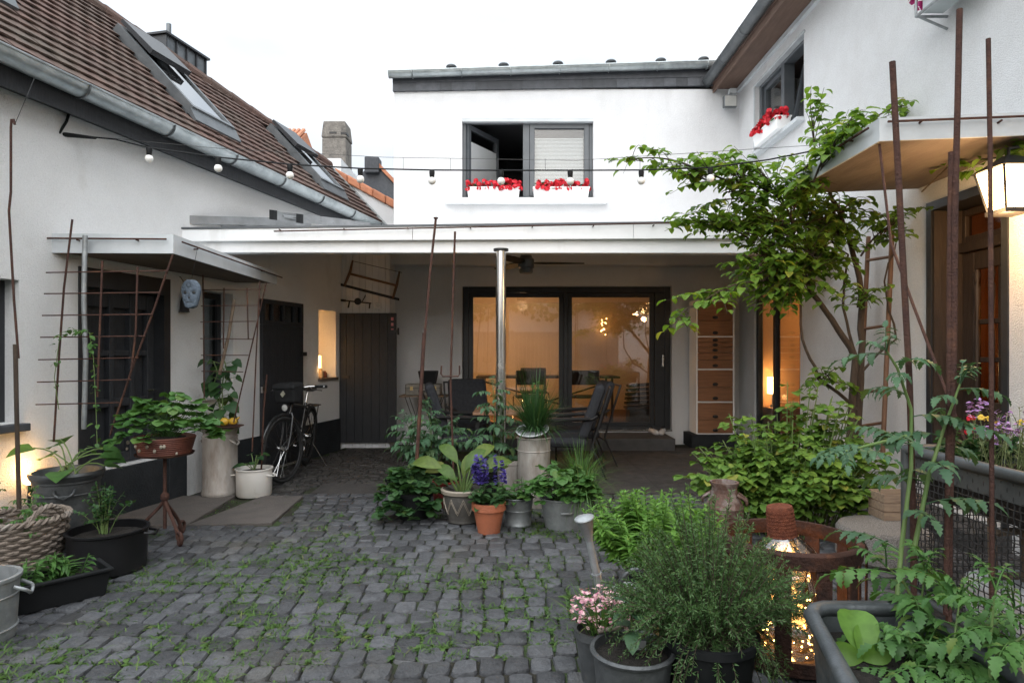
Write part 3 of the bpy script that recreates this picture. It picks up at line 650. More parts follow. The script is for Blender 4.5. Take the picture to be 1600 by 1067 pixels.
for x in (2.6, 3.1): m.bar((x, 4.09, 2.86), (x, 4.05, 2.866), .007)
for y in (4.4, 5.1): m.bar((2.35, y, 2.85), (2.31, y, 2.85), .007)
m.build('canopy_rail', 'rust', cn)

# ------------------------------------------------------------------ houses beyond the yard
nb = thing('brick_roof_house', 'orange roofed house behind the brown tiled ridge with a weathered stone chimney', 'house', (-6.2, 19, 0))
m = MB(); m.box((-8.6, 17.2, 0), (-4.6, 21, 6.6)); m.build('wall', 'stucco', nb)
m = MB(); m.hexa([(-8.7, 17, 6.55), (-6.05, 17, 6.55), (-6.05, 21.2, 6.55), (-8.7, 21.2, 6.55), (-8.7, 19, 7.9), (-6.1, 19, 7.9), (-6.1, 19.05, 7.9), (-8.7, 19.05, 7.9)])
k = -8.7
while k < -6.1: m.tube([(k, 16.95, 6.62), (k, 19.0, 7.98)], .06, 6); k += .14
m.build('roof', 'orange_tile', nb)
m = MB(); cxx, cyy = -5.0, 18.3
m.box((cxx-.34, cyy-.34, 5.6), (cxx+.34, cyy+.34, 7.42)); m.hexa([(cxx-.36, cyy-.36, 7.42), (cxx+.36, cyy-.36, 7.42), (cxx+.36, cyy+.36, 7.42), (cxx-.36, cyy+.36, 7.42), (cxx-.31, cyy-.31, 7.9), (cxx+.31, cyy-.31, 7.9), (cxx+.31, cyy+.31, 7.9), (cxx-.31, cyy+.31, 7.9)])
co = m.build('chimney', 'old_brick', nb, bevel=.04)
m = MB(); m.box((cxx-.12, cyy-.363, 7.52), (cxx+.08, cyy-.33, 7.57)); m.box((cxx+.2, cyy-.37, 7.5), (cxx+.365, cyy-.1, 7.56)); m.build('flue_opening', 'black_metal', co)
nb = thing('slate_gable_house', 'dark slate clad gable with orange ridge tiles far behind the courtyard', 'house', (-3.9, 20, 0))
m = MB(); m.prism([(-1.9, 0), (2.1, 0), (2.1, 5.0), (.12, 7.25), (-.12, 7.25), (-.32, 7.0), (-1.9, 6.05)], (-4.35, 20, 0), (1, 0, 0), (0, 0, 1), (0, 1, 0), 5); m.build('wall', 'slate', nb)
m = MB(); m.hexa([(-4.2, 19.9, 7.2), (-2.0, 19.9, 4.9), (-2.0, 25, 4.9), (-4.2, 25, 7.2), (-4.2, 19.9, 7.34), (-2.0, 19.9, 5.04), (-2.0, 25, 5.04), (-4.2, 25, 7.34)]); m.build('roof', 'orange_tile', nb)
m = MB(); m.box((-4.57, 19.8, 6.95), (-4.13, 20.3, 7.45)); m.build('chimney', 'slate', nb, bevel=.03)

# -- what the sliding door mirrors: the far side of the yard
gw = thing('board_fence', 'grey board fence closing the yard, seen mirrored in the sliding door', 'fence', (0, -4, 0))
m = MB(); x = -8.
while x < 6: m.box((x+.004, -4.05, 0), (x+.146, -4.02, 2.15)); x += .15
m.build('board_panel', 'fence_grey', gw)
for x in (-7.5, -5, -2.5, 0, 2.5, 5): m = MB(); m.box((x-.05, -4.15, 0), (x+.05, -4.052, 2.2)); m.build('fence_post', 'fence_grey', gw)
cv = thing('hanging_creeper', 'leafy creeper on a white wall above the board fence, seen mirrored in the sliding door', 'plant', (0, -4.6, 0)); m = MB()
m.box((-8, -5.2, 0), (7, -5.0, 3.3)); m.build('garden_wall', 'stucco', cv)
m = MB()
for i in range(700):
    x = U(-4, 6); z = 3.3+U(-.5, .15)*(.3+abs(math.sin(x*1.1))); leaf(m, V((x, -4.9+U(-.05, .25), z)), rdir(-1, .2), V((0, 1, .4)).normalized(), U(.14, .26), 'oval', 1, .2, .6)
m.build('foliage', 'creeper_leaf', cv, smooth=180)
# ------------------------------------------------------------------ plants
leafm('strawberry_leaf', (.045, .12, .03), (.075, .17, .04), (.11, .16, .035))
leafm('dark_leaf', (.024, .07, .024), (.045, .105, .032), (.07, .11, .03))
leafm('blue_leaf', (.045, .11, .055), (.075, .15, .075), (.09, .14, .05))
leafm('bright_leaf', (.085, .20, .03), (.13, .27, .045), (.17, .28, .05))
leafm('raspberry_leaf', (.085, .18, .032), (.14, .245, .042), (.24, .25, .045))
leafm('vine_leaf', (.085, .18, .025), (.17, .29, .045), (.28, .30, .055), trans=.5)
leafm('rosemary_leaf', (.055, .13, .04), (.10, .18, .065), (.15, .21, .08), trans=.3)
leafm('grass_leaf', (.05, .12, .03), (.09, .19, .045), (.17, .19, .06))
leafm('canna_leaf', (.065, .125, .025), (.12, .17, .035), (.2, .19, .05))
leafm('lavender_leaf', (.12, .16, .06), (.17, .20, .08), (.2, .2, .09), trans=.15)
leafm('lettuce_leaf', (.075, .17, .022), (.10, .20, .03))
leafm('weed_leaf', (.045, .10, .025), (.085, .155, .035), (.15, .16, .05))
pm('green_stem', (.10, .17, .05), (.13, .19, .06), 12, .6)
pm('bark', (.085, .06, .042), (.05, .037, .028), 14, .9, bump=2, bscale=50, stretch=(3, 3, .6))
pm('grey_wood', (.23, .17, .12), (.15, .11, .08), 12, .85, bump=1.2, bscale=40, stretch=(5, 5, .5))
leafm('red_petal', (.55, .02, .035), (.70, .03, .05), trans=.2)
leafm('pink_petal', (.45, .10, .22), (.70, .50, .50), (.72, .66, .50), trans=.2)
leafm('violet_petal', (.05, .035, .20), (.085, .06, .30), trans=.2)
leafm('lilac_petal', (.30, .16, .42), (.40, .24, .52), trans=.2)
leafm('yellow_petal', (.75, .5, .06), (.8, .6, .1), trans=.2)
pm('soil', (.012, .010, .008), (.026, .021, .017), 40, .95, bump=3, bscale=80)
pm('terracotta', (.36, .115, .055), (.30, .10, .05), 9, .75, bump=.6, bscale=60, c3=(.22, .10, .07), s3=5, l3=.55, h3=.8)
pm('galvanised', (.27, .29, .30), (.36, .38, .39), 14, .5, metal=.55, bump=.4, bscale=20, c3=(.19, .195, .195), s3=4, l3=.45, h3=.7, roughvar=.12)
pm('old_zinc', (.085, .092, .097), (.135, .143, .148), 10, .5, metal=.5, bump=.5, bscale=20, c3=(.055, .058, .06), s3=4, l3=.45, h3=.7)
pm('stained_zinc', (.40, .38, .35), (.30, .27, .245), 9, .6, metal=.35, bump=.5, bscale=25, stretch=(1.5, 1.5, .5), c3=(.17, .12, .09), s3=4, l3=.55, h3=.8)
pm('enamel_white', (.72, .70, .66), (.66, .64, .60), 4, .3, c3=(.45, .40, .34), s3=5, l3=.62, h3=.8)
pm('enamel_black', (.007, .007, .008), (.012, .012, .013), 6, .35, spec=.25, c3=(.05, .035, .03), s3=7, l3=.62, h3=.7)
pm('black_plastic', (.010, .011, .012), (.015, .016, .017), 6, .6, spec=.15)
pm('wicker', (.23, .19, .155), (.15, .12, .10), 25, .8, bump=.8, bscale=70, c3=(.30, .27, .24), s3=6)
pm('oxblood', (.17, .028, .024), (.13, .024, .021), 6, .35)
pm('brown_weave', (.17, .058, .038), (.11, .038, .028), 12, .6)
pm('patterned_clay', (.05, .047, .043), (.075, .07, .062), 7, .6, bump=.5)
pm('cream_glaze', (.30, .26, .21), (.24, .21, .17), 8, .6)
def deg(a): return (math.cos(R(a)), math.sin(R(a)))
def trifoliate(mb, p, d, Ln, kind='round', w=1., droop=.35, fold=.22):
    d = d.normalized(); side = d.cross(V((0, 0, 1)))
    if side.length < .05: side = V((1, 0, 0))
    side.normalize(); up = side.cross(d)
    for a in (-68, 0, 68):
        c, s = deg(a); leaf(mb, p, d*c+side*s, (up+rdir()*.25).normalized(), Ln*(1 if a == 0 else .9)*U(.85, 1.1), kind, w, fold, droop)
def strawberry(mb, c, rx, h, n, Ln, ry=None, kind='round', hang=.0):
    c = V(c); ry = ry or rx
    for i in range(n):
        a = U(0, 6.283); u = math.sqrt(U(.02, 1)); hh = h*(1-.75*u*u)*U(.55, 1.1)-hang*max(0, u-.7)*3*h
        e = c+V((rx*u*math.cos(a), ry*u*math.sin(a), hh)); b = c+V((U(-.2, .2)*rx, U(-.2, .2)*ry, 0))
        pts = curve(b, e, .12*h+.02, 4); mb.tube(pts, .0022, 3, cap=False)
        o = V((math.cos(a), math.sin(a), 0)); trifoliate(mb, e, o*U(.5, 1)+V((0, 0, U(-.3, .5))), Ln*U(.7, 1.15), kind)
def bush(mb, sm, c, rx, ry, h, ns, per, Ln, kind='oval', base=.12, droop=.5, lean=(0, 0), r0=.006, start=.25, w=1., fold=.25, topd=.0, zmin=.1):
    """stems fanning out of c inside an ellipsoid, leaves along each stem in opposite pairs"""
    c = V(c)
    for i in range(ns):
        a = U(0, 6.283); u = math.sqrt(U(0, 1)); z = h*(zmin+(1-zmin)*math.sqrt(max(0, 1-u*u*.85))*U(.55, 1.02))
        e = c+V((rx*u*math.cos(a)+lean[0]*z, ry*u*math.sin(a)+lean[1]*z, z))
        b = c+V((rx*u*math.cos(a)*base+U(-.02, .02), ry*u*math.sin(a)*base+U(-.02, .02), 0))
        pts = curve(b, e, U(.02, .14)*h*(1-topd), 7)
        sm.tube(pts, [r0*(1-.75*k/7) for k in range(8)], 4, cap=False)
        for k in range(per):
            t = start+(1-start)*(k+U(.2, .8))/per
            p, d = along(pts, t); o = rdir(-.2, .4); o = (o-d*o.dot(d)*.8).normalized()
            leaf(mb, p, (o+d*U(.1, .6)).normalized(), (V((0, 0, 1))+rdir()*.35).normalized(), Ln*U(.6, 1.15)*(1-.35*max(0, t-.7)/.3), kind, w, fold, droop*U(.4, 1.4))
        p, d = along(pts, 1); leaf(mb, p, d, rdir(), Ln*.6, kind, w, fold, droop*.4)
def lance_stems(mb, c, rx, ry, h, ns, Ln, step=.03, spread=.35, kind='lance', w=1., start=.25, whorl=3):
    c = V(c)
    for i in range(ns):
        a = U(0, 6.283); u = math.sqrt(U(0, 1)); o = V((math.cos(a), math.sin(a), 0)); hh = h*U(.72, 1.05)*(1-.3*u*u)
        b = c+V((rx*u*o.x, ry*u*o.y, 0)); e = b+o*u*spread*h+V((0, 0, hh)); pts = curve(b, e, .0, 6, o)
        mb.tube(pts, .003, 4, cap=False); n = int(hh*(1-start)/step); ph = U(0, 6)
        for k in range(n):
            t = start+(1-start)*k/n; p, d = along(pts, t)
            for j in range(whorl):
                an = ph+k*2.1+j*6.283/whorl; q = V((math.cos(an), math.sin(an), U(.15, .5)+.9*max(0, t-.8)/.2))
                leaf(mb, p, q.normalized(), (V((0, 0, 1))-q*.2).normalized(), Ln*U(.75, 1.1)*(1-.6*max(0, t-.75)/.25), kind, w, .25, U(.2, .8))
def tomato_leaf(mb, p, d, Ln, droop=.7, kind='jag'):
    d = d.normalized(); e = p+d*Ln+V((0, 0, -droop*Ln*.45)); pts = curve(p, e, .09*Ln, 6); mb.tube(pts, [.0035, .003, .0028, .0025, .002, .0015, .001], 4, cap=False)
    for k, t in enumerate((.28, .47, .66, .84)):
        q, dd = along(pts, t); s = dd.cross(V((0, 0, 1)))
        s = s.normalized() if s.length > .05 else V((1, 0, 0))
        for sg in (-1, 1): leaf(mb, q, (s*sg+dd*.45+V((0, 0, U(-.3, .15)))).normalized(), (V((0, 0, 1))+rdir()*.3).normalized(), Ln*U(.26, .42)*(1.1-.25*abs(t-.5)), kind, .8, .25, U(.5, 1.2))
    q, dd = along(pts, .999); leaf(mb, q, dd, (V((0, 0, 1))+rdir()*.2).normalized(), Ln*.42, kind, .85, .25, .7)
def tomato(mb, sm, pts, r, n, Ln, start=.15, up=.25):
    pts = [V(p) for p in pts]; k = len(pts); sm.tube(pts, [r*(1-.6*i/(k-1)) for i in range(k)], 6); ph = U(0, 6)
    for i in range(n):
        t = start+(1-start)*(i+.5)/n; p, d = along(pts, t); a = ph+i*2.4
        tomato_leaf(mb, p, V((math.cos(a), math.sin(a), up+U(-.1, .3))), Ln*U(.75, 1.15)*(1-.35*t*t))
    p, d = along(pts, .999)
    for j in range(3): tomato_leaf(mb, p, d+rdir(0, .6)*.8, Ln*.5, .4)
def blade(mb, p, d, Ln, w, bend, n=5):
    d = d.normalized(); o = V((d.x, d.y, 0)); s = d.cross(V((0, 0, 1)))
    s = s.normalized() if s.length > .02 else V((1, 0, 0)); vs = []; q = V(p); dd = d.copy()
    for i in range(n):
        ww = w*(1-(i/n)**2*.8); vs += [q-s*ww, q+s*ww]; q = q+dd*(Ln/n); dd = (dd+V((0, 0, -bend/n))).normalized()
    vs.append(q); fs = [[2*i, 2*i+1, 2*i+3, 2*i+2] for i in range(n-1)]+[[2*n-2, 2*n-1, 2*n]]; mb.add(vs, fs)
def tuft(mb, c, n, Ln, spread=.8, w=.003, bend=1.2, r=.03):
    c = V(c)
    for i in range(n):
        a = U(0, 6.283); o = V((math.cos(a), math.sin(a), 0)); k = U(.05, spread)
        blade(mb, c+o*U(0, r), o*k+V((0, 0, 1)), Ln*U(.5, 1.1), w*U(.7, 1.2), bend*U(.4, 1.5)*(k+.15))
def blossom(mb, c, r, n=5, up=None, kind='round'):
    up = (up or (V((0, 0, 1))+rdir()*.6)).normalized(); s = up.orthogonal().normalized(); t = up.cross(s)
    for k in range(n):
        a = 6.283*k/n; leaf(mb, c, (s*math.cos(a)+t*math.sin(a)+up*.35).normalized(), up, r, kind, 1., .1, .3)
def cluster(mb, c, R_, n, r):
    for i in range(n):
        d = rdir(-.5, 1); blossom(mb, V(c)+d*R_*U(.5, 1), r, 5, d)
def soil(parent, c, r, mat='soil', sc=1.):
    m = MB(); m.lathe([(0, .012), (r*.6, .008), (r, -.004), (r, -.03)], c, 20, Matrix.Diagonal((1, sc, 1, 1)), wob=.01); return m.build('soil', mat, parent, smooth=60)
def pot_profile(r0, r1, h, rim=.012, rh=.03, t=.008, z=0.):
    return [(0, z), (r0, z), (r0+(r1-r0)*.96, z+h-rh), (r1+rim, z+h-rh), (r1+rim, z+h), (r1-t, z+h), (r1-t-.004, z+h-rh), (max(.01, r0-t), z+.03), (0, z+.03)]
def loop_handle(mb, c, a, r, w=.07, drop=.04, out=.04, th=.007):
    """small carrying handle on a round wall: angle a, wall radius r"""
    o = V((math.cos(a), math.sin(a), 0)); s = V((-o.y, o.x, 0)); c = V(c)
    mb.tube(round_curve([c+o*r-s*w, c+o*(r+out)-s*w*.8-V((0, 0, drop*.5)), c+o*(r+out*1.1)-V((0, 0, drop)), c+o*(r+out)+s*w*.8-V((0, 0, drop*.5)), c+o*r+s*w], 4), th, 6)
def foliage(mb, mat, parent, name='foliage'): return mb.build(name, mat, parent, smooth=180)

# ------------------------------------------------------------------ left row of pots, front to back
c = V((-2.60, 3.10, 0)); t = thing('zinc_tub', 'round zinc tub at the left picture edge in front of the black window box', 'tub', c)
m = MB(); m.lathe([(0, 0), (.155, 0), (.16, .02), (.175, .29), (.185, .295), (.185, .31), (.165, .31), (.15, .05), (0, .045)], c, 36, wob=.006)
for z in (.06, .22): m.tube([c+V((math.cos(a)*(.161+.013*z/.29+.002), math.sin(a)*(.161+.013*z/.29+.002), z)) for a in np.linspace(0, 6.283, 32)[:-1]], .005, 5, closed=True)
m.build('bucket_body', 'galvanised', t, smooth=40)
m = MB(); loop_handle(m, c+V((0, 0, .26)), R(20), .17, .05, .05, .05, .009); m.build('handle', 'galvanised', t, smooth=60); soil(t, c+V((0, 0, .24)), .158)

a, b = V((-2.71, 3.42, 0)), V((-2.41, 3.75, 0)); dv = (b-a).normalized(); bf = Fr(a, dv, V((dv.y, -dv.x, 0)))
t = thing('window_box_planter', 'long black plastic window box with lance leaved plants on the cobbles', 'planter', (a+b)/2)
m = MB(); Lx = (b-a).length
def trough(mb, f, a0, a1, n0, n1, z0, z1, tp=.02, th=.012, rim=.015):
    """open box, walls flaring outwards to the top, with a rim"""
    rings = []
    for (g, z) in ((0, z0), (tp, z1-.02), (tp+rim, z1-.02), (tp+rim, z1), (tp-th, z1), (tp-th, z1-.02), (0-th, z0+.02)):
        rings.append([f.p(a0-g, n1+g, z), f.p(a1+g, n1+g, z), f.p(a1+g, n0-g, z), f.p(a0-g, n0-g, z)])
    vs = [q for r_ in rings for q in r_]; fs = [[3, 2, 1, 0]]
    for i in range(len(rings)-1):
        for j in range(4): fs.append([4*i+j, 4*i+(j+1) % 4, 4*i+4+(j+1) % 4, 4*i+4+j])
    k = 4*(len(rings)-1); fs.append([k, k+1, k+2, k+3]); mb.add(vs, fs)
trough(m, bf, 0, Lx, -.11, .09, 0, .16); m.build('trough', 'black_plastic', t, bevel=.006)
m = MB(); bf.box(m, .0, Lx, -.11, .09, .10, .125); m.build('soil', 'soil', t)
m = MB(); mid = (a+b)/2
for k in range(4): lance_stems(m, bf.p(Lx*(.22+.17*k), -.01, .125), .035, .035, .17, 3, .10, .022, .3, start=.1, w=.8)
for k in range(3): leaf(m, bf.p(Lx*U(.2, .9), .02, .13), rdir(.1, .4), V((0, 0, 1)), .07, 'round')
foliage(m, 'strawberry_leaf', t)

c = V((-3.07, 3.98, 0)); t = thing('wicker_basket', 'grey wicker basket with a braided handle planted with tomato seedlings', 'basket', c)
m = MB(); H = .36; nr = 17
for i in range(nr):
    z = .01+H*i/(nr-1); rr = .18+.075*math.sin(min(1, i/(nr-1))*1.5)
    pts = [c+V(((rr+.009*math.sin(14*th+(i % 2)*math.pi))*math.cos(th), (rr+.009*math.sin(14*th+(i % 2)*math.pi))*math.sin(th), z+U(-.002, .002))) for th in np.linspace(0, 6.283, 113)[:-1]]
    m.tube(pts, .0115, 5, closed=True)
for k in range(28):
    th = 6.283*k/28; m.tube([c+V(((.18+.075*math.sin(j/6*1.5))*math.cos(th), (.18+.075*math.sin(j/6*1.5))*math.sin(th), .01+H*j/6)) for j in range(7)], .006, 4)
for sg in (0, 1): m.tube([c+V(((.262+.012*math.cos(22*th+sg*3.14))*math.cos(th), (.262+.012*math.cos(22*th+sg*3.14))*math.sin(th), H+.014+.012*math.sin(22*th+sg*3.14))) for th in np.linspace(0, 6.283, 177)[:-1]], .011, 5, closed=True)
m.build('weave', 'wicker', t, smooth=60)
m = MB()
for hx in (-.1,):
    q0, q1 = c+V((.17, -.19, H)), c+V((.25, .05, H))
    for sg in (0, 1, 2): m.tube([q0.lerp(q1, k/16)+V((.03, 0, .10))*math.sin(math.pi*k/16)+V((math.cos(k*1.1+sg*2.1), 0, math.sin(k*1.1+sg*2.1)))*.011 for k in range(17)], .009, 5)
m.build('handle', 'wicker', t, smooth=60); soil(t, c+V((0, 0, .30)), .24)
m = MB(); sm = MB()
for (x, y, h) in ((-.1, -.05, .26), (.05, .03, .22), (.12, -.1, .16)): tomato(m, sm, curve(c+V((x, y, .3)), c+V((x*1.2, y, .3+h)), 0, 5), .005, 6, .12)
strawberry(m, c+V((.12, -.08, .31)), .1, .06, 8, .05); foliage(m, 'strawberry_leaf', t); sm.build('stem', 'green_stem', t, smooth=60)

c = V((-3.21, 4.62, 0)); t = thing('zinc_bin', 'tall dark zinc bin with rolled rim planted with large leaved squash beside the wicker basket', 'bin', c)
m = MB(); m.lathe([(0, 0), (.19, 0), (.195, .02), (.205, .47), (.212, .475), (.212, .49), (.225, .505), (.236, .53), (.23, .55), (.215, .545), (.195, .5), (.18, .4), (0, .4)], c, 40, wob=.004)
for z in (.1, .4): m.tube([c+V((math.cos(a)*(.211+.03*z), math.sin(a)*(.211+.03*z), z)) for a in np.linspace(0, 6.283, 36)[:-1]], .006, 5, closed=True)
m.build('bin_body', 'old_zinc', t, smooth=40)
for an in (-60, 130):
    m = MB(); loop_handle(m, c+V((0, 0, .44)), R(an), .203, .06, .05, .05, .009); m.build('handle', 'old_zinc', t, smooth=60)
soil(t, c+V((0, 0, .47)), .195)
m = MB(); sm = MB()
for k in range(11):
    a = U(0, 6.28); e = c+V((U(.1, .3)*math.cos(a), U(.1, .26)*math.sin(a), .5+U(.05, .26))); pts = curve(c+V((U(-.1, .1), U(-.1, .1), .47)), e, .06, 5); sm.tube(pts, .005, 5); leaf(m, e, V((math.cos(a), math.sin(a), .1)), V((0, -.35, 1)).normalized(), U(.10, .17), 'heart', 1., .15, .5)
foliage(m, 'strawberry_leaf', t); sm.build('stem', 'green_stem', t, smooth=60)

c = V((-2.60, 4.12, 0)); t = thing('black_enamel_pot', 'black enamel cooking pot with two loop handles planted with small leaved herbs', 'pot', c)
m = MB(); m.lathe([(0, 0), (.205, 0), (.22, .015), (.225, .25), (.238, .258), (.238, .268), (.218, .268), (.212, .05), (0, .05)], c, 40); m.build('pot_body', 'enamel_black', t, smooth=40)
for an in (185, 15):
    m = MB(); loop_handle(m, c+V((0, 0, .235)), R(an), .222, .06, .02, .05, .009); m.build('handle', 'enamel_black', t, smooth=60)
soil(t, c+V((0, 0, .225)), .212)
m = MB(); sm = MB(); bush(m, sm, c+V((-.02, 0, .22)), .17, .14, .36, 16, 13, .045, 'oval', droop=.3, r0=.003); foliage(m, 'dark_leaf', t); sm.build('stem', 'green_stem', t)

c = V((-2.56, 4.72, 0)); t = thing('plant_stand', 'rusty wrought iron pedestal stand with scrolled feet carrying a bowl', 'stand', c)
m = MB(); m.bar(c+V((0, 0, .1)), c+V((0, 0, .64)), .013); m.lathe([(.013, 0), (.03, .02), (.03, .05), (.013, .07)], c+V((0, 0, .3)), 10); m.build('pole', 'rust', t, smooth=50)
for k in range(3):
    a = R(-35+120*k); o = V((math.cos(a), math.sin(a), 0)); pts = []
    for j in range(22):
        u = j/21
        if u < .55: pts.append(c+o*(.01+.19*math.sin(u/.55*1.57)**1.4)+V((0, 0, .30-.29*(u/.55)**1.1)))
        else:
            th = (u-.55)/.45*5.2; rr = .055*(1-.6*(u-.55)/.45); pts.append(c+o*(.20+rr*math.sin(th)*.9)+V((0, 0, .065-rr*math.cos(th))))
    m = MB(); m.tube(pts, .013, 6); m.build('scroll_foot', 'rust', t, smooth=60)
m = MB(); m.lathe([(0, .632), (.12, .632), (.19, .645), (.2, .66), (.19, .655), (0, .645)], c, 28); m.build('tray', 'rust', t, smooth=40)
t = thing('strawberry_bowl', 'brown ribbed bowl full of strawberry plants on the rusty pedestal stand', 'planter', c+V((0, 0, .655)))
m = MB()
for i in range(9):
    z = .662+.014*i; m.tube([c+V(((.17+.004*i)*math.cos(a), (.17+.004*i)*math.sin(a), z)) for a in np.linspace(0, 6.283, 41)[:-1]], .009, 6, closed=True)
m.lathe([(0, .657), (.165, .657), (.196, .78), (.19, .78), (0, .75)], c, 32); m.build('bowl', 'brown_weave', t, smooth=50); soil(t, c+V((0, 0, .77)), .18)
m = MB(); strawberry(m, c+V((.02, 0, .76)), .36, .33, 105, .085, ry=.28, hang=.12); foliage(m, 'strawberry_leaf', t)
for k in range(9): a = U(-2.6, -.4); m = MB(); m.ball(c+V((.24*math.cos(a), .24*math.sin(a), .72+U(-.06, .05))), U(.008, .014), 8, (1, 1, 1.3)); m.build('unripe_berry', 'cream_glaze', t, smooth=180)

# posts, rods and trellis
c = P(62, 800, 4.98); c.z = 0
t = thing('wooden_post', 'short weathered log post standing behind the tall zinc bin', 'post', c)
m = MB(); m.lathe([(0, 0), (.068, 0), (.07, .4), (.066, .93), (.06, .955), (0, .958)], c, 14, wob=.03); m.build('log', 'grey_wood', t, smooth=50)
t = thing('garden_hook', 'thin bent iron hook rod hanging by a wire from the gutter at the far left', 'rod', P(20, 600, 4.0))
m = MB(); m.tube([P(23, 195, 4.0), P(21, 187, 4.0), P(18, 187, 4.0), P(17, 200, 4.0), P(17, 300, 4.0), P(14, 330, 4.0), P(18, 400, 4.0), P(22, 470, 4.0), P(29, 560, 4.0)], .0075, 6); m.build('rod', 'rust', t, smooth=60)
m = MB(); m.bar(P(23, 195, 4.0), P(54, 122, 4.3), .002, n=4); m.build('wire', 'black_metal', t)
m = MB(); m.tube([P(24, 538, 3.95), P(26, 640, 3.95), P(30, 795, 3.95)], .013, 7)
o = m.build('wooden_cane', 'bark', None, smooth=60); tag(o, 'brown bark cane standing in the wicker basket at far left', 'cane')
m = MB(); m.tube([P(133, 368, 4.82), P(131, 470, 4.82), P(134, 560, 4.83), P(131, 670, 4.85)], .018, 8)
o = m.build('grey_pole', 'galvanised', None, smooth=60); tag(o, 'pale grey straight pole in front of the lattice door, reaching the canopy edge', 'pole')
def trellis(name, label, d, bars, rungs, r=.006, pos=None):
    t = thing(name, label, 'trellis', pos)
    for b_ in bars: m = MB(); m.tube([P(x, y, dd) for x, y, dd in b_], r*1.25, 6); m.build('upright', 'rust', t, smooth=60)
    for (x0, y0, x1, y1) in rungs: m = MB(); m.bar(P(x0, y0, d), P(x1, y1, d), r*.8, n=6); m.build('rung', 'rust', t, smooth=60)
    return t
dd = 4.72
trellis('rebar_trellis', 'tapering rusty rebar trellis in front of the dark lattice door', dd,
        [[(113, 343, dd), (100, 450, dd), (92, 560, dd), (84, 690, dd)], [(270, 398, dd+.02), (240, 485, dd+.02), (205, 580, dd+.02), (172, 680, dd+.02)], [(160, 408, dd-.02), (158, 460, dd-.02), (152, 620, dd-.02)], [(215, 417, dd-.02), (212, 520, dd-.02), (205, 580, dd-.02)]],
        [(72, 426, 262, 423), (69, 459, 250, 457), (66, 493, 238, 491), (63, 527, 227, 525), (60, 562, 216, 559), (58, 597, 205, 593), (56, 632, 186, 629)], pos=P(130, 700, dd))
m = MB(); sm = MB(); sm_pts = [P(92, 640, 4.70), P(85, 590, 4.7), P(94, 520, 4.69), P(118, 515, 4.68), P(140, 520, 4.68), P(146, 560, 4.68), P(150, 640, 4.68), P(152, 700, 4.68)]
sm.tube(sm_pts, .0025, 4)
for k in range(60):
    p, d = along(sm_pts, U(.1, 1)); leaf(m, p+rdir()*.02, rdir(-.7, .3), V((0, -.4, 1)).normalized(), U(.025, .06), 'oval', .9, .2, .6)
o = thing('climbing_plant', 'thin climbing tendril with small leaves on the larger rusty trellis', 'plant', P(120, 690, 4.7)); foliage(m, 'strawberry_leaf', o); sm.build('stem', 'green_stem', o)
dd = 6.05
trellis('rebar_trellis', 'smaller rusty rebar trellis with a thin stick beside the tall stained zinc can', dd,
        [[(317, 430, dd), (318, 500, dd), (319, 625, dd)], [(416, 442, dd+.02), (398, 520, dd+.02), (365, 660, dd+.02)], [(406, 440, dd-.03), (400, 560, dd-.03), (394, 705, dd-.03)], [(350, 450, dd), (349, 545, dd)], [(386, 450, dd), (388, 530, dd)]],
        [(316, 453, 408, 452), (314, 478, 404, 477), (313, 503, 400, 502), (313, 529, 396, 530), (314, 555, 388, 555), (315, 580, 380, 581)], r=.0055, pos=P(365, 690, dd))
m = MB(); m.tube([P(366, 468, 6.1), P(357, 525, 6.1), P(343, 585, 6.1)], .016, 7); o = m.build('wooden_stick', 'grey_wood', None, smooth=60); tag(o, 'bare wooden stick leaning inside the smaller rusty trellis', 'stick')

c = G(343, 777); c.y += .12; c.x -= .05
t = thing('milk_churn', 'tall stained zinc churn with a squash plant climbing the small trellis', 'churn', c)
m = MB(); m.lathe([(0, 0), (.165, 0), (.17, .02), (.168, .05), (.16, .06), (.16, .56), (.165, .575), (.15, .60), (.165, .645), (.182, .65), (.182, .665), (.158, .665), (.14, .6), (0, .58)], c, 36, wob=.006); m.build('can_body', 'stained_zinc', t, smooth=40)
for an in (-20, 160): m = MB(); loop_handle(m, c+V((0, 0, .55)), R(an), .16, .04, .05, .045, .008); m.build('handle', 'stained_zinc', t, smooth=60)
soil(t, c+V((0, 0, .62)), .15)
m = MB(); sm = MB()
for k in range(3):
    pts = [c+V((U(-.05, .05), U(-.04, .04), .62))]
    for j in range(6): pts.append(pts[-1]+V((U(-.05, .05), U(-.04, .04), .115)))
    sm.tube(pts, .006, 5)
    for j in range(13):
        p, d = along(pts, (j+.5)/13); a = U(0, 6.28); e = p+V((math.cos(a)*.09, math.sin(a)*.07, .03)); sm.tube([p, e], .003, 4); leaf(m, e, V((math.cos(a), math.sin(a), -.35)), V((0, -.5, .8)).normalized(), U(.08, .14)*(1.1-.3*j/13), 'heart', 1, .15, .6)
foliage(m, 'dark_leaf', t); sm.build('stem', 'green_stem', t, smooth=60)
pm('gourd', (.42, .24, .02), (.5, .32, .04), 8, .45)
q = c+V((.13, -.13, .70)); m = MB(); m.ball(q+V((-.03, 0, .03)), .05, 16, (1, .8, .8)); m.ball(q+V((.055, 0, .035)), .04, 16, (1.1, .8, .9)); m.tube([q+V((.09, 0, .05)), q+V((.12, -.01, .075))], [.012, .007], 6)
o = m.build('gourd', 'gourd', None, smooth=180); tag(o, 'yellow gourd lying on a thin plate on the tall stained churn', 'gourd')
m = MB(); m.lathe([(0, 0), (.1, 0), (.15, .012), (.15, .016), (.1, .006), (0, .006)], q+V((.0, 0, -.022)), 28); o = m.build('metal_plate', 'rust', None, smooth=60); tag(o, 'thin rusty plate under the yellow gourd', 'plate')
c = G(395, 778); c.y += .13; c.x -= .04
